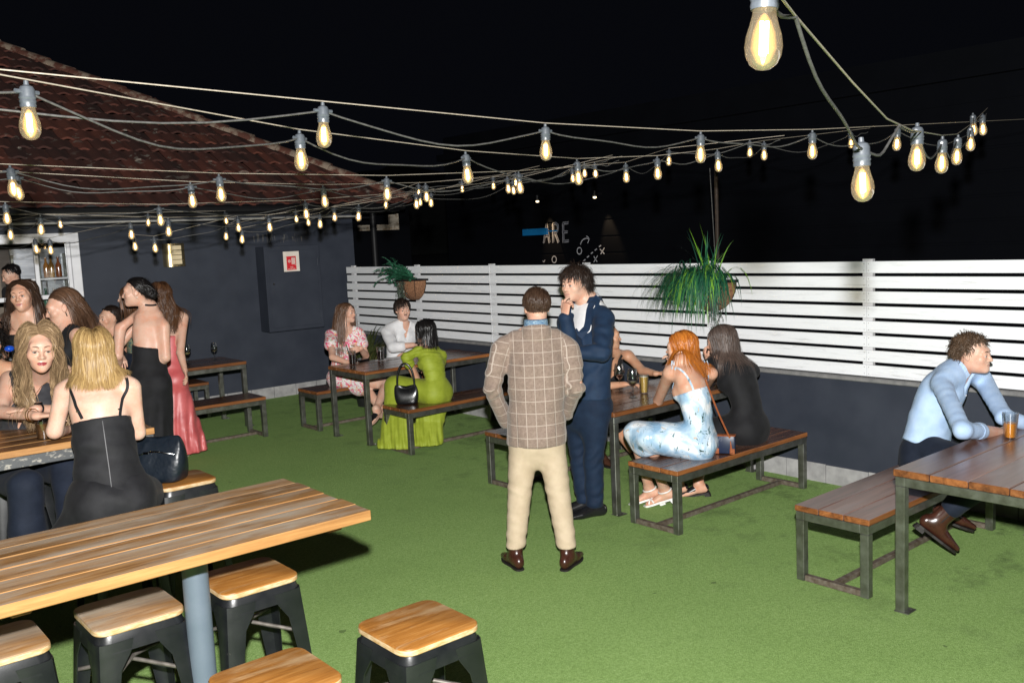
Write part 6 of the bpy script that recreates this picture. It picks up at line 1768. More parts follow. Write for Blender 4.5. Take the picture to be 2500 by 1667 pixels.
# ---- man in the light blue shirt on the right
def blue_shirt():
    r = person('curly-haired man in a light blue shirt leaning on the reddish table', (5.5, 2.72)); sc = 1.0
    pel = at(2262, 1085, y=2.74)
    B = Body('m', pel, at(2340, 903, y=2.62), 268, pf=292, hf=274, hp=0, hr=0, sc=sc, bow=.045, wd=.94, hc=at(2376, 866, y=2.52), hsc=.97,
             sR=at(2298, 938, y=2.62), sL=at(2398, 925, y=2.60), armR=(at(2350, 1050, y=2.30), at(2470, 1058, y=2.28), 1), armL=(at(2452, 1018, y=2.28), at(2545, 1046, y=2.16), 1))
    for k, kp, A in (('R', at(2430, 1150, y=2.2), at(2292, 1268, y=2.46)), ('L', at(2400, 1150, y=2.45), at(2318, 1235, y=2.62))):
        B.kn[k] = kp; B.an[k] = A; H_ = B.hip[k]; B.legs[k] = [Sw([H_, H_*.5+kp*.5, kp], [.09, .075, .056], k=.03), Sw([kp, kp*.7+A*.3, A], [.056, .055, .04])]
    B.toe['R'] = nrm(CR*.75-UPV*.62-CF*.1); B.toe['L'] = nrm(CR*.85-UPV*.35-CF*.1)
    hands = [('R', hand_ops(B.wr['R'], CR*.95, CF, 1, 1.02, (.5, .6, .6, .7))), ('L', hand_ops(B.wr['L'], CR*.3-CF*.8, -CR, -1, 1.02, (.5, .6, .6, .7)))]
    finish_body(B, r, SK['fair'], hands=hands, brow=(.06, .035, .02), hh=.004, makeup=0)
    make_hair(B, r, hair_mat('curly brown hair', (.025, .014, .008), (.13, .08, .048)), 1500, .085, 'curly', 0, 0, .03, .005, 31, gravity=.45, seg=9, cap=.013, flow=(0, 0, .1))
    S = B.torso_ops(.02)+[('u', Sw([B.pel+UPV*.02, B.cv(.3), B.cv(.62)], [.172, .162, .165], [.118, .116, .118], B.tr, .04))]
    S += B.arm_ops('R', .005, .36)+B.arm_ops('L', .005, .72)
    for x in B.trap: S.append(('u', Sw(x.p, x.a+.008, k=.06)))
    fo = crease(folds(.0012, [(.5, .2, 1), (1, .4, .4), (.2, .8, .6)], 33, 1.0), [(B.el[k], B.wr[k]-B.sh[k]) for k in 'LR']+[(B.sh['R']-CF*.05-UPV*.04, (.6, 0, .7)), (B.cv(.35)-CF*.13, (.5, .2, .8)), (B.cv(.15)-CF*.13, (-.3, .2, 1)), (B.cv(.62)-CF*.13, (.7, .2, .6))], .0016, 85, .09)
    f = B.tfv
    S += B.neckhole(.078, .01, .13, .055)
    sh = garment('shirt', r, S, C_['blue_shirt'], .0095, True, 1, [(B.pel-B.ax*.02, -B.ax)], fo)
    for k in 'LR':
        cu = B.el[k]+(B.wr[k]-B.el[k])*(.36 if k == 'R' else .72); dd = nrm(B.wr[k]-B.el[k])
        garment('rolled_cuff', r, [('u', Sw([cu-dd*.055, cu], [.052, .049], k=.02))], C_['blue_shirt'], .0085, True, 1, [(cu, dd), (cu-dd*.06, -dd)], folds(.004, [(1, 1, .2)], 3, .7))
    for sg in (1, -1):
        a = B.neck-B.tfv*.05+UPV*.02; b = B.neck+f*.085+B.tr*sg*.05-UPV*.015; mid = B.neck+B.tr*sg*.125+UPV*.055
        strap(B, r, 'collar', a, b, C_['blue_shirt'], .048, 14, mid, .004, .015)
    q = MB()
    for t in (.72, .6, .48, .36):
        p, nn = on_surface(S[:-2], [B.cv(t)+f*.2], .003); q.tube([p[0], p[0]+nn[0]*.003], .006, 8)
    q.build('shirt_button', M['white_frame'], sh)
    garment('belt', r, [('u', Sw([B.pel-B.ax*.055, B.pel-B.ax*.015], [.178, .178], [.128, .128], B.pr, .01))], C_['belt'], .009, False, 1, [(B.pel-B.ax*.015, B.ax), (B.pel-B.ax*.055, -B.ax)])
    L = [('u', Sw([B.pel-B.ax*.10, B.pel-B.ax*.04], [.175, .172], [.13, .124], B.pr, .03))]+[('u', El(g.c, g.r+.014, k=.05)) for g in B.glute]
    for k in 'LR':
        e = B.kn[k]+(B.an[k]-B.kn[k])*.74
        L += [('u', Sw([B.hip[k], B.hip[k]*.5+B.kn[k]*.5, B.kn[k]], [.11, .095, .08], k=.03)), ('u', Sw([B.kn[k], B.kn[k]*.4+e*.6, e], [.078, .07, .064], k=.015))]
    garment('trousers', r, L, C_['denim'], .0105, False, 1, [], folds(.005, [(.3, .3, 1)], 35, .5))
    for k in 'LR':
        b = shoe(B, r, k, C_['boot'], C_['sole'], sc=1.02, shaft=.10, heel=.02, name='boot')
        A, t = B.an[k], B.toe[k]; n = nrm(UPV-t*(t@UPV)); w = np.cross(t, n); u = nrm(B.kn[k]-A)
        garment('boot_elastic', b, [('u', Sw([A-n*.012, A+u*.088], [.047, .0485], [.022, .026], w, .01))], C_['elastic'], .0065, False, 1)
        garment('sock', r, [('u', Sw([A+u*.09, A+u*.125], [.045, .046], k=.01))], C_['denim'], .008, False, 1)
blue_shirt()

# ---- table at the back: floral dress, white shirt, lime green
def floral():
    r = person('long-haired woman in a white and pink floral dress seated at the back table', (5.25, 9.38)); sc = .97
    B = Body('f', np.array([5.23, 9.36, .55]), at(842, 803, y=9.28), 250, pf=268, hf=296, hp=0, sc=sc, bow=.02, hc=at(847, 764, y=9.25), hsc=1.02, ears=False,
             armL=(at(893, 868, y=9.1), at(880, 850, y=8.95), 1), armR=(at(812, 872, y=9.05), at(858, 888, y=8.82), 1), shw=.165,
             legL=(np.array([5.40, 8.62, .10]), np.array([0, -1, .3]), nrm([-.3, -1, -.2])), legR=(at(918, 1000, y=8.60), np.array([.2, -1, .4]), nrm([-.9, -.35, -.45])))
    kx = at(944, 938, y=8.85); B.kn['R'] = kx; H_ = B.hip['R']; A = B.an['R']
    B.legs['R'] = [Sw([H_, H_*.5+kx*.5, kx], [.088, .075, .056], k=.03), Sw([kx, kx*.7+A*.3, A], [.056, .055, .035])]
    hands = [('L', hand_ops(B.wr['L'], -CR*.8-UPV*.2, -CF*-.8, -1, .95, (.4, .5, .5, .5))), ('R', hand_ops(B.wr['R'], CR*.9, -UPV, 1, .95))]
    finish_body(B, r, SK['fair'], hands=hands, feet=[(k, B.foot_ops(k)) for k in 'LR'], hh=.005, bh=.012)
    make_hair(B, r, HM['lbrown'], 900, .62, 'straight', .0, .004, .018, .006, 41, bodyops=B.skin_ops(), back=.4, gravity=.75, curlf=12, lenvar=.25)
    f = B.tfv; D = B.torso_ops(.014)
    for k in 'LR':
        D += [('u', Sw([B.sh[k]+UPV*.008, B.sh[k]*.55+B.el[k]*.45], [.064, .078], k=.04)), ('u', Sw([B.pel, B.hip[k]*.45+B.kn[k]*.55], [.165, .115], [.13, .11], B.pr, .05))]
    D += B.neckhole(.085, .01, .17, .075)
    garment('dress', r, D, C_['floral'], .0115, True, 1, [], folds(.006, [(.3, .3, 1)], 43, .45))
    for k in 'LR':
        m = shoe(B, r, k, C_['black_shoe'] if k == 'R' else C_['nude_shoe'], C_['nude_shoe'], sc=.9, heel=.05)
floral()
def white_shirt():
    r = person('dark-haired man with a moustache in a white linen shirt at the back table', (6.0, 9.4)); sc = 1.0
    B = Body('m', np.array([6.02, 9.36, .56]), at(985, 795, y=9.28), 262, hf=256, hp=-2, hr=0, sc=sc, bow=.035, hc=at(983, 757, y=9.22), hsc=1.02,
             armR=(at(960, 848, y=9.12), at(1008, 842, y=8.95), 1), armL=(at(1042, 850, y=9.15), at(1000, 862, y=8.92), 1), shw=.2)
    finish_body(B, r, SK['fair'], hands=[('R', hand_ops(B.wr['R'], CR, -UPV, 1, 1.0)), ('L', hand_ops(B.wr['L'], -CR, -UPV, -1, 1.0))], brow=(.02, .014, .01), hh=.005, bh=.012, makeup=0)
    make_hair(B, r, HM['dark'], 900, .10, 'crop', -.2, 0, .024, .006, 45, fringe=.6, gravity=.8, seg=7, cap=.014)
    q = MB()
    for sg in (1, -1): q.tube([B.hpnt(0, .095, -.045), B.hpnt(sg*.012, .094, -.047), B.hpnt(sg*.026, .084, -.055)], [.005, .006, .003], 6)
    q.build('moustache', brow_mat((.02, .014, .01)), r, smooth=60)
    f = B.tfv; S = B.torso_ops(.02)+B.arm_ops('R', .020, .42)+B.arm_ops('L', .020, .42)
    for x in B.trap: S.append(('u', Sw(x.p, x.a+.016, k=.05)))
    S += B.neckhole(.072, 0, .14, .05)
    garment('shirt', r, S, C_['white_shirt'], .0115, True, 1, [(B.pel-UPV*.06, -UPV)], folds(.006, [(.4, .2, 1), (1, .3, .4)], 47, .5))
    for sg in (1, -1):
        a = B.neck-B.tfv*.05+UPV*.02; b = B.neck+f*.1+B.tr*sg*.03-UPV*.07; mid = B.neck+B.tr*sg*.125+UPV*.05
        strap(B, r, 'collar', a, b, C_['white_shirt'], .05, 12, mid, .004, .016)
    L = [('u', Sw([B.pel-UPV*.08, B.pel+UPV*.03], [.175, .17], [.13, .125], B.pr, .03))]
    for k in 'LR': L += B.leg_ops(k, .02, .03)
    garment('trousers', r, L, C_['denim'], .014, False, 1)
    for k in 'LR': shoe(B, r, k, C_['black_shoe'], C_['sole'])
white_shirt()
def lime():
    r = person('black-haired woman in a lime green two-piece dress seated with her back turned', (5.28, 7.6)); sc = .96
    B = Body('f', np.array([5.28, 7.56, .55]), at(1042, 850, y=7.66), 92, pf=110, hf=112, hp=-5, sc=sc, bow=.04, wd=.92, hc=at(1036, 810, y=7.70), hsc=1.02, ears=False,
             sL=at(992, 873, y=7.7), sR=at(1078, 868, y=7.6), armL=(at(1022, 935, y=7.78), at(1003, 882, y=8.05), 1), armR=(at(1072, 935, y=7.75), at(1040, 905, y=8.0), 1))
    for k, kp, A in (('L', at(962, 940, y=7.95), at(965, 1060, y=7.80)), ('R', at(985, 950, y=7.85), at(985, 1070, y=7.6))):
        A = A.copy(); A[2] = .1; B.kn[k] = kp; B.an[k] = A; H_ = B.hip[k]; B.legs[k] = [Sw([H_, H_*.5+kp*.5, kp], [.088, .075, .056], k=.03), Sw([kp, kp*.7+A*.3, A], [.056, .055, .035])]
    finish_body(B, r, SK['warm'], hands=[('L', hand_ops(B.wr['L'], -CR*.6+CF*.5, CR*.6+CF*.6, -1, .92, (.4, .5, .5, .5))), ('R', hand_ops(B.wr['R'], CF, -UPV, 1, .92))], hh=.005, bh=.012)
    make_hair(B, r, HM['black'], 900, .27, 'straight', .0, .004, .020, .006, 51, bodyops=B.skin_ops(), back=.6, gravity=.66, curlf=18, tuck=.3)
    T = B.torso_ops(.012)
    for k in 'LR': T += [('u', Sw([B.sh[k], B.sh[k]*.76+B.el[k]*.24], [.056, .054], k=.03))]
    def ruch(P):
        z = P[..., 2]; s = P@CR.astype(F32)
        return (.0028*np.sin(z*190+6*np.sin(s*13+z*4))+.002*np.sin(z*120+9*s)).astype(F32)
    T += [('u', El(g.c, g.r+.012, k=.05)) for g in B.glute]
    T += B.neckhole(.082, .0)
    garment('top', r, T, C_['lime'], .0095, True, 1, [(B.cv(.22), -B.ax)], ruch)
    S = [('u', Sw([B.pel-UPV*.03, B.cv(.14)], [.162, .145], [.13, .115], B.pr, .04))]+[('u', El(g.c, g.r+.014, k=.05)) for g in B.glute]
    km = (B.kn['L']+B.kn['R'])/2; fl = at(990, 1078, y=7.55); fl[2] = .03
    for k in 'LR': S += [('u', Sw(B.legs[k][0].p, B.legs[k][0].a+.02, k=.05)), ('u', Sw([B.kn[k], B.kn[k]*.4+B.an[k]*.6, B.an[k]-UPV*.05], [.085, .09, .10], k=.06))]
    S += [('u', Sw([B.pel, km], [.145, .115], [.11, .10], B.pr, .05)), ('u', Sw([km, km*.4+at(960, 1045, y=7.72)*[1, 1, 0]*.6+[0, 0, .02], at(955, 1060, y=7.72)*[1, 1, 0]+[0, 0, .03]], [.12, .14, .15], [.09, .1, .10], CR, .06))]
    S += [('u', Sw([B.pel-UPV*.02-CF*.0, at(1050, 1030, y=7.62), at(1042, 1075, y=7.52)*[1, 1, 0]+[0, 0, .03]], [.13, .145, .16], [.09, .085, .09], CR, .06))]
    def pleat(P):
        s = P@CR.astype(F32); z = P[..., 2]; f = P@CF.astype(F32)
        return (np.clip((.52-z)/.4, 0.05, 1)*(.008*np.sin(s*75+2*np.sin(z*7)+f*20)+.005*np.sin(s*160+z*9))).astype(F32)
    garment('skirt', r, S, C_['lime'], .0115, True, 1, [(np.array([0, 0, .035]), -UPV)], pleat)
    for k in 'LR': shoe(B, r, k, C_['nude_shoe'], C_['nude_shoe'], sc=.9)
lime()

# ---- the group around the far bar table on the left
def bob():
    r = person('woman with a blonde bob in a black strappy camisole seated with her back turned', (1.38, 5.08)); sc = .98
    B = Body('f', np.array([1.40, 5.06, .80]), at(230, 910, d=4.96), 78, pf=80, hf=78, hp=-3, sc=sc, bow=.02, hc=at(229, 860, d=4.98), hsc=1.06, ears=False, wd=1.08,
             sL=at(156, 956, d=5.04), sR=at(320, 946, d=5.0), armL=(at(133, 1052, d=5.05), at(160, 1050, d=5.25), 1), armR=(at(336, 1055, d=5.08), at(320, 1060, d=5.25), 1),
             legL=(np.array([1.2, 5.35, .33]), CF-CR*.5, CF), legR=(np.array([1.5, 5.4, .33]), CF, CF))
    finish_body(B, r, SK['pale'], hands=[('L', hand_ops(B.wr['L'], CF, -UPV, -1)), ('R', hand_ops(B.wr['R'], CF, -UPV, 1))])
    make_hair(B, r, HM['blonde'], 4200, .275, 'bob', .0, .004, .024, .0031, 61, bodyops=B.skin_ops(), back=.5, gravity=.7, curlf=24, tuck=.1, lenvar=.07, jitter=.06, cap=.014)
    T = B.torso_ops(.011)+[('u', Sw([B.pel-B.ax*.06, B.cv(.2), B.cv(.45)], [.198, .158, .145], [.142, .12, .11], B.pr, .04))]
    cm = garment('camisole', r, T, C_['black'], .0095, True, 1, [(B.cv(.60), nrm(B.ax+B.tfv*.05)), (B.pel-B.ax*.045, -B.ax)], folds(.007, [(.3, .2, 1), (.1, .1, 1)], 63, .5))
    sk = [('u', Sw([B.pel-B.ax*.09, B.pel+B.ax*.0], [.205, .188], [.155, .14], B.pr, .05))]+[('u', El(g.c-UPV*.015, g.r*1.12+.016, k=.07)) for g in B.glute]
    for k in 'LR': sk += [('u', Sw([B.hip[k], B.hip[k]*.4+B.kn[k]*.6, B.kn[k], B.an[k]], [.125, .11, .09, .075], None, (1, 0, 0), .04))]
    sk += [('u', Sw([B.hip['L']-UPV*.02, B.hip['L']-CR*.14-UPV*.22-CF*.02, B.hip['L']-CR*.22-UPV*.42], [.11, .11, .10], [.1, .09, .08], CR, .05))]
    garment('trousers', r, sk, C_['black'], .012, True, 2, [], folds(.010, [(.3, .3, 1), (1, 0, .4)], 65, .4))
    bk = -B.tfv
    for sg, ua, ub in ((-1, (165, 930), (208, 1022)), (1, (302, 916), (318, 1012))):
        a = at(*ua, d=4.86); b = at(*ub, d=4.83)
        strap(B, r, 'shoulder_strap', a+CF*.06+UPV*.02, b, C_['black'], .016, 12, None, .003, .003)
        q = MB(); p, nn = on_surface(B.skin_ops(), [b+(a-b)*.2], .006); q.box(p[0], (.019, .004, .007), None, .001); q.build('strap_slider', M['chrome'] if sg < 0 else M['black'], r)
    p = np.linspace(0, 1, 16)[:, None]; pts = B.cv(.59)*(1-p)+(B.pel+B.ax*.0)*p+bk*.2; zp, nn = on_surface(T, pts, .0015)
    band('zip', cm, zp, .004, .002, plain('grey zip tape', (.05, .05, .055), None, .5), nn)
bob()

def wavy():
    r = person('woman with long wavy dark-blonde hair facing the camera in a charcoal halter', (1.22, 6.1)); sc = .99
    B = Body('f', np.array([1.18, 6.30, .82]), at(98, 912, d=5.42), 246, pf=260, hf=262, hp=-5, hr=-3, sc=sc, bow=.03, hc=at(97, 852, d=5.2), hsc=1.13, ears=False,
             sR=at(22, 925, d=5.5), sL=at(160, 912, d=5.5), armR=(at(0, 1005, d=5.28), at(92, 1015, d=5.12), 1), armL=(at(168, 1005, d=5.4), at(88, 998, d=5.18), 1),
             legR=(at(78, 1330, d=5.0), -CF, -CF), legL=(at(190, 1300, d=5.2), -CF, -CF))
    for k, kp in (('R', at(62, 1188, d=5.05)), ('L', at(165, 1150, d=5.35))):
        B.kn[k] = kp; H_ = B.hip[k]; A = B.an[k]; B.legs[k] = [Sw([H_, H_*.5+kp*.5, kp], [.09, .078, .058], k=.03), Sw([kp, kp*.7+A*.3, A], [.058, .054, .038])]
    hands = [('L', hand_ops(B.wr['L'], -CR*.95+UPV*.02-CF*.1, -UPV, -1, .98, (.08, .08, .1, .12), .1)), ('R', hand_ops(B.wr['R'], CR*.95+CF*.2, -UPV, 1, .95, (.3, .4, .4, .5)))]
    finish_body(B, r, SK['fair'], lips=LIPD, hands=hands, brow=(.03, .018, .012), hh=.0027)
    make_hair(B, r, HM['dirty'], 4200, .50, 'wavy', .10, .013, .030, .0032, 71, bodyops=B.skin_ops(), back=.12, gravity=.62, curlf=30, jitter=.04, seg=26, lenvar=.2, cap=.012, flow=(0, 0, .1))
    f = B.tfv; T = B.torso_ops(.010)
    T += [('s', Sw([B.cv(.44)+f*.17, B.neck+f*.09+UPV*.04], [.006, .07], [.07, .09], B.tr, .01))]
    garment('halter_top', r, T, C_['dark_top'], .009, True, 1, [(B.cv(.93), nrm(B.ax-f*.75)), (B.cv(.1), -B.ax)], folds(.003, [(.2, .2, 1)], 73, 1.0))
    L = [('u', Sw([B.pel-UPV*.06, B.pel+UPV*.1], [.19, .17], [.14, .12], B.pr, .04))]
    for k in 'LR':
        A = B.an[k]; L += [('u', Sw([B.hip[k], B.hip[k]*.5+B.kn[k]*.5, B.kn[k]], [.118, .1, .088], k=.04)), ('u', Sw([B.kn[k], B.kn[k]*.5+A*.5, A], [.088, .09, .098], k=.02))]
    garment('jeans', r, L, C_['denim'], .0115, False, 1, [], folds(.006, [(.4, .3, 1)], 75, .45))
    q = MB(); n0 = B.neck+f*.055; pend = on_surface(B.skin_ops(), [B.cv(.74)+f*.14], .003)[0][0]
    for sg in (1, -1):
        s_ = np.linspace(0, 1, 14)[:, None]; a = B.neck+B.tr*sg*.06+UPV*.025; pts = a*(1-s_)+pend*s_+B.tr*sg*.02*np.sin(s_*PI)+f*.05*np.sin(s_*PI); pts, _ = on_surface(B.skin_ops()+B.hops[:1], pts, .0025); q.tube(pts, .0013, 5)
    q.ell(pend, (.007, .005, .007), 8, 6); q.build('necklace', M['gold'], r, smooth=60)
    w = nrm(B.wr['R']-B.el['R'])
    for dz, m_ in ((.035, 'gold'), (.055, 'gold')):
        q = MB(); c = B.wr['R']-w*dz; a = nrm(np.cross(w, UPV)); b = np.cross(w, a); t = np.linspace(0, 2*PI, 22)
        q.tube([c+(a*math.cos(x)+b*math.sin(x))*.036+w*.006*math.sin(x) for x in t], .0028, 6); q.build('bracelet', M[m_], r, smooth=60)
    w = nrm(B.wr['L']-B.el['L']); q = MB(); q.box(B.wr['L']-w*.02+UPV*.033, (.036, .036, .012), rotz(.3), .004); wt = q.build('smart_watch', M['black_gloss'], r)
    q = MB(); c = B.wr['L']-w*.02; a = nrm(np.cross(w, UPV)); b = np.cross(w, a); q.tube([c+(a*math.cos(x)+b*math.sin(x))*.031 for x in np.linspace(0, 2*PI, 20)], .006, 6); q.build('watch_band', M['black'], wt, smooth=60)
wavy()

def stander(label, base, g, hc, d, hf, tf, skin, hair, hairkw, top, topcut, sc=.98, neckoff=None, lower=None, arms=None, hp=0, hh=.005, straps=None, hsc=1.0, lips=LIP, hr=0, pel=None, hands=True, wd=1.0, fold=None, lean=0.0, brow=(.03, .02, .014), pf=None, makeup=1, ears=True):
    r = person(label, base); H0 = at(*hc, d=d)
    neck = H0-UPV*.15*sc-hv(hf)*.02 if neckoff is None else H0+np.asarray(neckoff)
    pel = neck-UPV*.53*sc-hv(tf)*lean if pel is None else np.asarray(pel)
    kw = {}
    if arms: kw = arms(neck, pel)
    ank = {}
    for k, sg in (('L', -1), ('R', 1)):
        ank['leg'+k] = (np.array([pel[0], pel[1], .09])+rgt(hv(tf))*sg*.09, hv(tf), hv(tf))
    B = Body(g, pel, neck, tf, pf=pf or tf, hf=hf, hp=hp, hr=hr, sc=sc, hc=H0, hsc=hsc, wd=wd, ears=ears, **kw, **ank)
    for k, sg in (('L', -1), ('R', 1)):
        B.kn[k] = B.hip[k]*.47+B.an[k]*.53; H_, kp, A = B.hip[k], B.kn[k], B.an[k]
        B.legs[k] = [Sw([H_, H_*.5+kp*.5, kp], [.09, .075, .055], k=.03), Sw([kp, kp*.7+A*.3, A], [.055, .052, .036])]
    hd = [(k, hand_ops(B.wr[k], nrm(B.wr[k]-B.el[k])*.9-UPV*.2, -B.tr*(1 if k == 'R' else -1), 1 if k == 'R' else -1, .93, (.35, .45, .5, .55))) for k in 'LR'] if hands else []
    finish_body(B, r, skin, lips=lips, hands=hd, hh=hh, bh=.012, brow=brow, makeup=makeup)
    make_hair(B, r, hair, bodyops=B.skin_ops(), **hairkw)
    if top is not None:
        T = B.torso_ops(.012)
        cuts = topcut(B)
        if cuts is None: T += B.neckhole(.085, .01); cuts = []
        garment('top', r, T, top, .0115, True, 1, cuts, fold)
    if lower: lower(B, r)
    return B, r

def long_dress(mat, hem=.06, flare=.26, slit=False, nm='skirt', amp=.010, sweep=(0, 0, 0)):
    def f(B, r):
        e = np.array([B.pel[0], B.pel[1], hem])+np.asarray(sweep)
        S = [('u', Sw([B.cv(.3), B.pel+UPV*.02, B.pel-UPV*.14, B.pel*.5+e*.5, e], [.128, .178, .186, flare*.82, flare], [.1, .128, .14, flare*.7, flare*.8], B.pr, .04))]+[('u', El(g.c, g.r+.014, k=.05)) for g in B.glute]
        def pl(P):
            s = P@B.pr.astype(F32); z = P[..., 2]; q = P@B.pf.astype(F32)
            return (np.clip((B.pel[2]-z)/.7, 0, 1)*(amp*np.sin(s*58+q*22+2*np.sin(z*5))+amp*.4*np.sin(s*120-z*7))+.0006*np.sin(z*70+s*30)).astype(F32)
        return garment(nm, r, S, mat, .0125, True, 1, [(np.array([0, 0, hem+.01]), -UPV)], pl)
    return f
def jeans(mat):
    def f(B, r):
        L = [('u', Sw([B.pel-UPV*.08, B.pel+UPV*.1], [.18, .165], [.13, .12], B.pr, .04))]
        for k in 'LR': L += B.leg_ops(k, .02, .03)
        return garment('trousers', r, L, mat, .014, False, 1)
    return f

# bare-backed woman with the dark bun
def bun_arms(neck, pel):
    return dict(sL=at(293, 802, d=7.80), sR=at(400, 797, d=7.74), armL=(at(288, 868, d=7.75), at(290, 905, d=7.95), 1), armR=(at(405, 872, d=7.72), at(375, 905, d=7.95), 1))
B, r = stander('dark-haired woman with a low bun in a bare-backed black halter dress', (2.55, 7.95), 'f', (331, 714), 7.75, 158, 82, SK['fair'], HM['black'],
        dict(n=1800, length=.24, style='bun', vol=.012, width=.0045, seed=81, jitter=.05, cap=.011), C_['black2'], lambda B: [(B.cv(.50), nrm(B.ax+B.tfv*-.35))], neckoff=np.array([.10, -.02, -.15]), pel=at(362, 935, d=7.72), arms=bun_arms, hsc=1.04, hp=-3, lean=.0,
        lower=long_dress(C_['black2'], .16, .20, nm='skirt'), wd=1.02)
strap(B, r, 'halter_strap', B.neck+UPV*.03-B.tfv*.06-B.tr*.05, B.neck+UPV*.03-B.tfv*.06+B.tr*.05, C_['black2'], .016, 9, B.neck-B.tfv*.1+UPV*.02)
q = MB(); q.ell(B.hpnt(-.078, -.012, -.04), (.006, .006, .006), 8, 6); q.build('pearl_earring', M['sign_white'], r)

# woman in the coral satin gown
def red_arms(neck, pel):
    return dict(armR=(at(440, 860, d=9.1), at(452, 905, d=9.0), 1))
B, r = stander('woman in a long coral red satin gown with wavy brown hair, seen from behind', (3.20, 9.25), 'f', (388, 722), 9.2, 110, 62, SK['fair'], HM['auburn'],
        dict(n=1400, length=.50, style='wavy', wave=.011, vol=.03, width=.0055, seed=91, gravity=.62, back=.6, curlf=32, jitter=.05, tuck=.3, seg=22), C_['red'], lambda B: [(B.cv(.62), B.ax)], arms=red_arms, neckoff=np.array([.06, -.0, -.16]), pel=at(412, 925, d=9.2),
        lower=long_dress(C_['red'], .05, .25, amp=.014, sweep=(.06, -.02, 0)))
for k in 'LR': shoe(B, r, k, C_['white_shoe'], C_['white_shoe'], sc=.9, heel=.03)

# two brunettes behind the wavy blonde
B, r = stander('brown-haired woman facing the camera behind the wavy blonde', (1.75, 7.9), 'f', (55, 722), 7.3, 238, 232, SK['warm'], HM['brown'],
        dict(n=1500, length=.55, style='straight', vol=.022, width=.0048, seed=101, gravity=.75, back=.25, curlf=14, wave=.006, jitter=.07), C_['black2'], lambda B: [(B.cv(.72), B.ax)], hsc=1.10, lower=jeans(C_['denim']), hh=.0045, lips=LIP, sc=1.0, hr=4, ears=False)
B, r = stander('woman with long light-brown hair in left profile beside the servery window', (2.0, 7.35), 'f', (150, 752), 6.85, 172, 190, SK['fair'], HM['lbrown'],
        dict(n=1800, length=.60, style='straight', vol=.022, width=.0048, seed=111, gravity=.60, back=1.0, tuck=1.6, jitter=.04, wave=.003, curlf=12, flow=tuple(CR*.55)), C_['black2'], lambda B: None, hp=-14, hsc=1.08, lower=jeans(C_['denim']), hh=.0045, sc=1.0)
q = MB(); q.tube([B.hpnt(-.082, -.008, -.03), B.hpnt(-.086, -.008, -.06)], .004, 6); q.build('earring', M['chrome'], r)
# the woman seen between them, and the one hidden by the bun
B, r = stander('dark-haired woman whose face shows between the blonde bob and the dark bun', (2.75, 9.3), 'f', (266, 778), 8.9, 196, 210, SK['warm'], HM['dark'],
        dict(n=380, length=.30, style='back', vol=.012, width=.008, seed=121, gravity=.5, jitter=.05), C_['black2'], lambda B: None, hsc=1.05, lower=jeans(C_['denim']), sc=.93, hr=-3)
B, r = stander('long brown-haired woman half hidden behind the dark bun, holding a drink', (2.75, 8.6), 'f', (318, 726), 8.35, 150, 170, SK['fair'], HM['auburn'],
        dict(n=460, length=.50, style='straight', vol=.02, width=.008, seed=131, gravity=.7, back=.4, jitter=.08, flow=tuple(-CR*.3)), plain('teal print top', (.03, .12, .13), (.3, .25, .12), .7, scale=30), lambda B: [(B.cv(.66), B.ax)], lower=jeans(C_['denim']), sc=1.0,
        arms=lambda n, p: dict(armL=(at(285, 850, d=8.15), at(296, 872, d=7.95), 1)))
tumbler(*at(292, 862, d=7.95), 'tumbler of dark drink held up beside the dark bun woman', 'bourbon', .1, .032, .038, .7)

# people at the picture's left edge and behind the servery
B, r = stander('dark curly-haired person in an orange top cut off by the left edge', (.85, 6.9), 'f', (-34, 838), 5.9, 300, 270, SK['tan'], HM['black'],
        dict(n=520, length=.26, style='curly', vol=.05, width=.008, seed=141, gravity=.45, jitter=.4), C_['orange'], lambda B: [(B.cv(.80), B.ax)], lower=jeans(C_['denim']), sc=.93)
q = MB(); q.ell(at(23, 851, d=5.75), (.03, .025, .02), 12, 8); q.build('blue_bangle', plain('glossy blue plastic', (.01, .06, .4), None, .1), r, smooth=60)
B, r = stander('bearded barman in a dark tee working behind the white servery window', (2.42, WY+1.0), 'm', (24, 676), None, 195, 215, SK['fair'], HM['dark'],
        dict(n=420, length=.07, style='crop', vol=.02, width=.008, seed=151, gravity=.4, seg=5, fringe=-.4, cap=.012), cloth('charcoal tee', (.02, .02, .022)), lambda B: None, sc=1.02, hp=-22, lower=jeans(C_['denim'])) if False else (None, None)
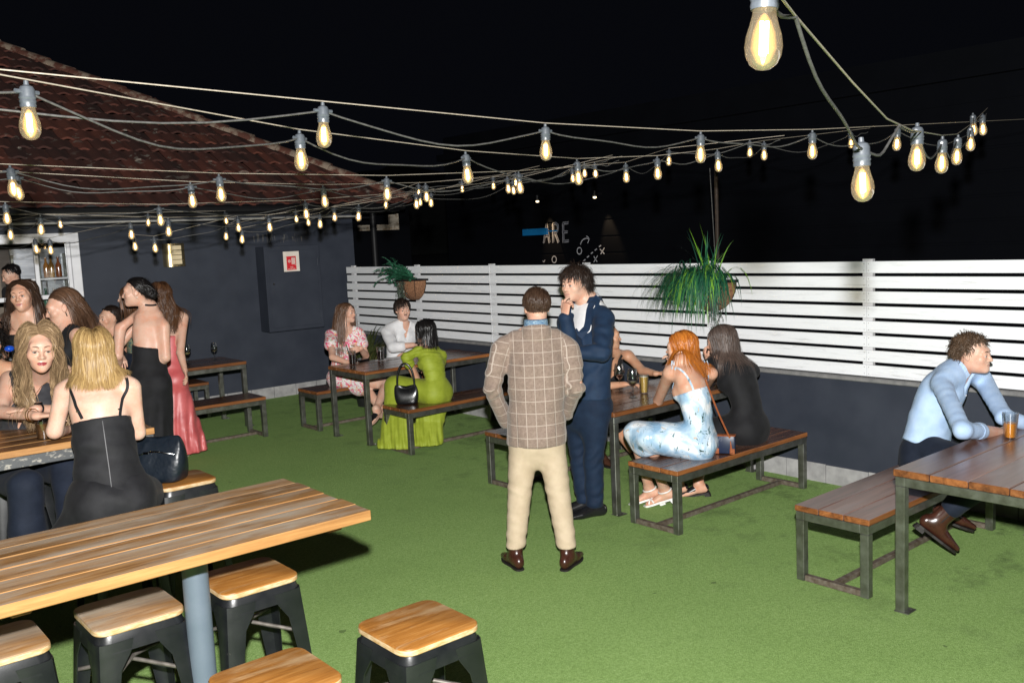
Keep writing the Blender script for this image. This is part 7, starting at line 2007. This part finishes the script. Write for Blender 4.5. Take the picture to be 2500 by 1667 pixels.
def barman():
    r = person('bearded barman in a dark tee working behind the white servery window', (2.5, WY+.85)); H0 = at(26, 672, y=WY+.75)
    tf = 200; neck = H0-UPV*.145-hv(195)*.05; pel = neck-UPV*.54+hv(tf)*-.03
    B = Body('m', pel, neck, tf, hf=192, hp=-20, sc=1.0, hc=H0, legL=(np.array([pel[0], pel[1]-.1, .11]), hv(tf), hv(tf)), legR=(np.array([pel[0], pel[1]+.1, .11]), hv(tf), hv(tf)))
    finish_body(B, r, SK['fair'], hh=.005, bh=.012, brow=(.015, .01, .008), makeup=0)
    make_hair(B, r, HM['black'], 420, .07, 'crop', .2, 0, .02, .008, 151, gravity=.4, seg=5, fringe=-.4, cap=.012)
    bd = [('u', El(B.hpnt(0, .045, -.082), (.05, .05, .035), B.H, .02)), ('u', El(B.hpnt(0, .085, -.093), (.024, .018, .022), B.H, .02))]
    garment('beard', r, bd, plain('dark beard', (.012, .009, .007), (.03, .02, .015), .8, scale=200, bmp=.6, bscale=300), .006, False, 1, [(B.hpnt(0, .05, -.058), B.H[:, 2])])
    S = B.torso_ops(.016)
    for k in 'LR': S += [('u', Sw([B.sh[k], B.sh[k]*.45+B.el[k]*.55], [.075, .07], k=.03))]
    S += B.neckhole(.075)
    garment('tee_shirt', r, S, cloth('charcoal tee', (.02, .02, .022)), .0115, False, 1, [])
    jeans(C_['denim'])(B, r)
barman()
B, r = stander('dark-haired person mostly hidden between the profile brunette and the window frame', (2.15, 8.8), 'm', (184, 752), 8.4, 60, 60, SK['fair'], HM['dark'],
        dict(n=300, length=.07, style='crop', vol=.02, width=.009, seed=161, gravity=.5, seg=5, fringe=-.4, cap=.012), C_['dark_top'], lambda B: None, lower=jeans(C_['denim']), sc=.99, makeup=0)
# the floral skirt glimpsed under the far bar table

# ================================================================== BAGS AND PLANTS
def bag_mesh(name, label, cat, c, w, dpt, h, yaw, mat, handle=None, zipm=None, sag=.25):
    t = thing(name, label, cat, c)
    R = rotz(yaw); r_, f_ = R[:, 0], R[:, 1]; c = np.asarray(c, float)
    m = MB(); rings = []
    for t_, kw, kd in ((0, .80, .80), (.03, .88, .92), (.25, 1.0, 1.0), (.6, 1.02, .8), (.85, .96, .45), (.97, .86, .22), (1.0, .80, .12)):
        p = []
        for x in np.linspace(0, 2*PI, 28, endpoint=False):
            cx, sy = math.cos(x), math.sin(x); ex = abs(cx)**.45*np.sign(cx); ey = abs(sy)**.6*np.sign(sy)
            zz = h*t_*(1-sag*.45*(1-ex*ex)*max(t_-.3, 0)/.7)
            wob = 1+.035*math.sin(x*3+t_*5)+.02*math.sin(x*5-t_*9)
            p.append(c+r_*ex*w/2*kw*wob+f_*ey*dpt/2*kd*wob+UPV*(zz+.0008))
        rings.append(np.array(p))
    loft(m, rings); bd = m.build('body', mat, t, smooth=70); md = bd.modifiers.new('round', 'SUBSURF'); md.levels = 1; md.render_levels = 1
    if handle:
        q = MB(); a = c+UPV*h*.84-r_*w*.40; b = c+UPV*h*.84+r_*w*.40; s = np.linspace(0, PI, 18)
        for off in (0,):
            q.tube([(a+b)/2-r_*w*.36*math.cos(x)+UPV*handle*math.sin(x)**.8+f_*off for x in s], .011, 8)
        q.build('handle', mat, t, smooth=60)
    if zipm:
        q = MB(); pts = np.array([c+r_*w*x+UPV*h*(.74-.10*math.cos(x*5))-f_*dpt*.6 for x in np.linspace(-.38, .38, 14)]); p = np.array([c+r_*w*x-f_*dpt*(.5-.18*(abs(x)/.4)**2)*.86+UPV*h*(.66+.05*math.cos(x*7)) for x in np.linspace(-.38, .38, 14)]); q.tube(p, .0045, 6); q.box(p[4]-f_*.006, (.03, .008, .012), rotz(yaw)); q.build('zip', zipm, t, smooth=60)
    return t
leather = plain('black bag leather', (.006, .006, .007), (.010, .010, .011), .25, 0, .6, 20, bmp=.08)
navyl = plain('navy bag leather', (.005, .009, .015), (.009, .014, .022), .36, 0, .5, 20, bmp=.35, bscale=9, bdist=.03)
bag_mesh('handbag', 'black leather hobo handbag on the bench beside the woman in lime green', 'handbag', (4.985, 7.66, .4515), .24, .10, .20, -.72, leather, .24, sag=.6)
bag_mesh('handbag', 'navy leather handbag on the black stool at the far bar table', 'handbag', (1.76, 5.33, .7465), 0.30, .18, .27, -.75, navyl, 0, M['chrome'])
# small navy purse with a tan strap behind the blue satin dress
pu = thing('crossbody_purse', 'small navy purse with a long tan strap standing on the glossy bench', 'purse', (5.60, 4.16, .4505))
tanl = plain('tan leather', (.22, .055, .015), (.3, .085, .025), .4, scale=30)
PC = at(1769, 1064, y=4.0); PC[2] = .518
q = MB(); q.box(PC, (.05, .15, .13), rotz(.5), .012, seg=2); q.build('body', plain('navy purse leather', (.012, .02, .05), None, .4), pu, smooth=40)
q = MB()
for dy in (-.055, .055):
    p = PC+rotz(.5)@np.array([-.026, dy, -.045]); q.box(p, (.006, .035, .04), rotz(.5), .002)
q.box(PC+[0, 0, .067], (.056, .155, .008), rotz(.5), .002); q.build('trim', tanl, pu)
a = at(1722, 925, y=4.02); b = PC+[-.02, -.06, .06]; s_ = np.linspace(0, 1, 14)[:, None]
pts = a*(1-s_)+b*s_; pts[:, 2] -= .02*np.sin(s_[:, 0]*PI)
q = MB(); q.tube(pts, .007, 6); q.build('strap', tanl, pu, smooth=60)
q = MB()
for k in range(5): q.tube([b+[-.02, -.02, -.02], b+[-.03+.006*k-.012, -.035, -.10]], .003, 5)
q.build('tassel', tanl, pu)
# crossed floral trouser leg and a shoe cut off at the picture edge are part of people outside the frame

def blade(mb, p0, d0, L, w, droop, n=8, rnd=None, wave=0):
    p = np.array(p0, float); d = nrm(d0); side = nrm(np.cross(d, UPV)+np.array([1e-4, 0, 0])); P = [p.copy()]
    for k in range(n):
        d = nrm(d+np.array([0, 0, -droop*(k+1)/n])); p = p+d*L/n; P.append(p.copy())
    P = np.array(P); t = np.linspace(0, 1, n+1); ww = w*np.interp(t, [0, .15, .6, 1], [.6, 1, .8, .05])[:, None]
    v = np.concatenate([P-side*ww/2, P+side*ww/2]); m = n+1
    mb.add(v, [[i, i+1, m+i+1, m+i] for i in range(n)], 0, random.random() if rnd is None else rnd)

def basket(c, rad, label, loc_rad=1.0):
    t = thing('hanging_basket', label, 'plant basket', c, 'plant baskets on the white fence')
    m = MB(); n = 22; rings = []
    rr = random.Random(int(c[1]*10))
    for h in np.linspace(0, 1, 9):
        z = -rad*1.05*(1-h); r_ = rad*math.sqrt(max(1-(1-h)**2*.92, .02))
        th = np.linspace(PI/2, 1.5*PI, n); rings.append(np.array([(c[0]+min(0, r_*math.cos(x))*.95+rr.uniform(-.004, .004), c[1]+r_*math.sin(x), c[2]+z+rr.uniform(-.003, .003)) for x in th]))
    loft(m, rings); ln = m.build('coir_liner', M['coir'], t, smooth=50)
    m = MB(); th = np.linspace(PI/2, 1.5*PI, 24); m.tube([(c[0]+rad*1.01*math.cos(x), c[1]+rad*1.01*math.sin(x), c[2]) for x in th], .009, 6)
    for k in np.linspace(PI/2, 1.5*PI, 6): m.tube([(c[0]+rad*1.015*math.sin(a)*math.cos(k), c[1]+rad*1.015*math.sin(a)*math.sin(k), c[2]-rad*1.05*math.cos(a)) for a in np.linspace(.25, PI/2, 8)], .004, 5)
    m.lohi((FX-.026, c[1]-rad, c[2]-.012), (FX-.0205, c[1]+rad, c[2]+.012)); m.build('wire_frame', M['black'], t)
    return t
# left basket: fern and a grey trailing vine
bk = basket((6.44, 9.55, 1.59), .235, 'coir half basket on the fence with a fern and a grey trailing vine')
m = MB(); rr = random.Random(4)
for k in range(40):
    a = rr.uniform(-.2, 1.2)*PI; el = rr.uniform(.2, 1.25); p = np.array([6.36, 9.60+rr.uniform(-.18, .2), 1.60]); d = np.array([-abs(math.cos(a))*math.cos(el)*.7, math.sin(a*1.0+.4)*math.cos(el)+.25, math.sin(el)]); d = nrm(d)
    L = rr.uniform(.22, .42); P = [p]
    for j in range(9): d = nrm(d+[0, 0, -.10*j/3]); p = p+d*L/9; P.append(p)
    sd = nrm(np.cross(d, UPV)); m.tube(P, .0025, 4, rnd=.2)
    for j in range(1, 10):
        for s in (1, -1):
            for q_ in range(2):
                l = .085*(1-abs(j-3)/10); dd = nrm(sd*s+nrm(P[j]-P[j-1])*(.5+.3*q_)+[0, 0, rr.uniform(-.3, .2)]); blade(m, P[j]-(P[j]-P[j-1])*.5*q_, dd, l, .022, .1, 3)
m.build('fern', M['fern'], bk)
m = MB()
for k in range(46):
    y = 9.50+rr.uniform(-.08, .08); p = np.array([6.44-rr.uniform(.20, .26), y, 1.60]); L = rr.uniform(.25, .5); n = 16
    for j in range(n):
        p = p+np.array([rr.uniform(-.006, .006)-(.004 if j < 3 else 0), rr.uniform(-.008, .006), -L/n]); blade(m, p, np.array([rr.uniform(-1, .3), rr.uniform(-1, 1), rr.uniform(-.6, .3)]), .03, .012, .2, 2)
m.build('vine', M['vine'], bk)
# right basket: tall grassy plant
bk = basket((6.44, 4.98, 1.60), .24, 'coir half basket on the fence overflowing with a long green grass plant')
m = MB(); rr = random.Random(9)
for k in range(900):
    tall = k < 34
    if tall: d = np.array([rr.uniform(-.5, .05), rr.uniform(-.6, .45), 1.0]); L = rr.uniform(.22, .50); dr = rr.uniform(.05, .35)
    else:
        a = rr.uniform(-.1, 1.0)*PI; d = np.array([-.35-abs(math.sin(a))*.7, math.cos(a)*1.0+.2, rr.uniform(-.1, 1.3)]); L = rr.uniform(.30, .62); dr = rr.uniform(.40, .95)
    p0 = np.array([6.36+rr.uniform(-.12, .05), 5.0+rr.gauss(0, .11), 1.60+rr.uniform(-.03, .05)])
    if tall: p0 = np.array([6.38+rr.uniform(-.04, .04), 4.98+rr.gauss(0, .03), 1.62])
    blade(m, p0, d, L, rr.uniform(.006, .013), dr, 8, min(.999, max(0, rr.gauss(.36, .22))) if rr.random() > .13 else rr.uniform(.85, 1))
m.build('grass', M['grass_leaf'], bk)
m = MB()
for k in range(30):
    p = np.array([6.44-rr.uniform(.18, .25), 4.80+rr.uniform(-.05, .05), 1.60]); L = rr.uniform(.25, .45)
    for j in range(14): p = p+np.array([rr.uniform(-.006, .006), rr.uniform(-.007, .007), -L/14]); blade(m, p, np.array([rr.uniform(-1, .3), rr.uniform(-1, 1), rr.uniform(-.6, .3)]), .028, .011, .2, 2)
m.build('vine', M['vine'], bk)
q = MB(); q.tube([(6.43, 4.98, 2.56), (6.44, 4.965, 2.1), (6.45, 4.95, 1.62)], .0035, 6); tag(q.build('hanger_wire', M['cord']), 'thin wire rising from the grassy basket to the festoon ropes', 'wire')
q = MB(); q.lohi((6.545, 5.00, 1.78), (6.568, 5.025, 2.55), .003); tag(q.build('light_pole', plain('brown timber pole', (.018, .011, .007), (.03, .018, .011), .7, scale=20)), 'slim brown timber pole behind the fence holding up the festoon wires', 'pole')
# potted strap-leaf plant in the corner
pp = thing('potted_plant', 'strap-leaved plant in a black pot in the corner behind the back table', 'potted plant', (6.05, 10.15, 0))
q = MB(); q.lathe([(.001, .005), (.16, .005), (.19, .30), (.205, .30), (.205, .335), (.175, .335), (.17, .30), (.001, .30)], (6.05, 10.15, 0), 26); q.build('pot', M['pot'], pp, smooth=40)
m = MB(); rr = random.Random(12)
for k in range(150):
    a = rr.uniform(0, 2*PI); d = np.array([math.cos(a)*rr.uniform(.15, .8), math.sin(a)*rr.uniform(.15, .8), 1.0]); blade(m, (6.05+rr.gauss(0, .03), 10.15+rr.gauss(0, .03), .31+rr.uniform(0, .25)), d, rr.uniform(.4, .75), .022, rr.uniform(.15, .6), 8)
m.build('leaves', M['flax'], pp)
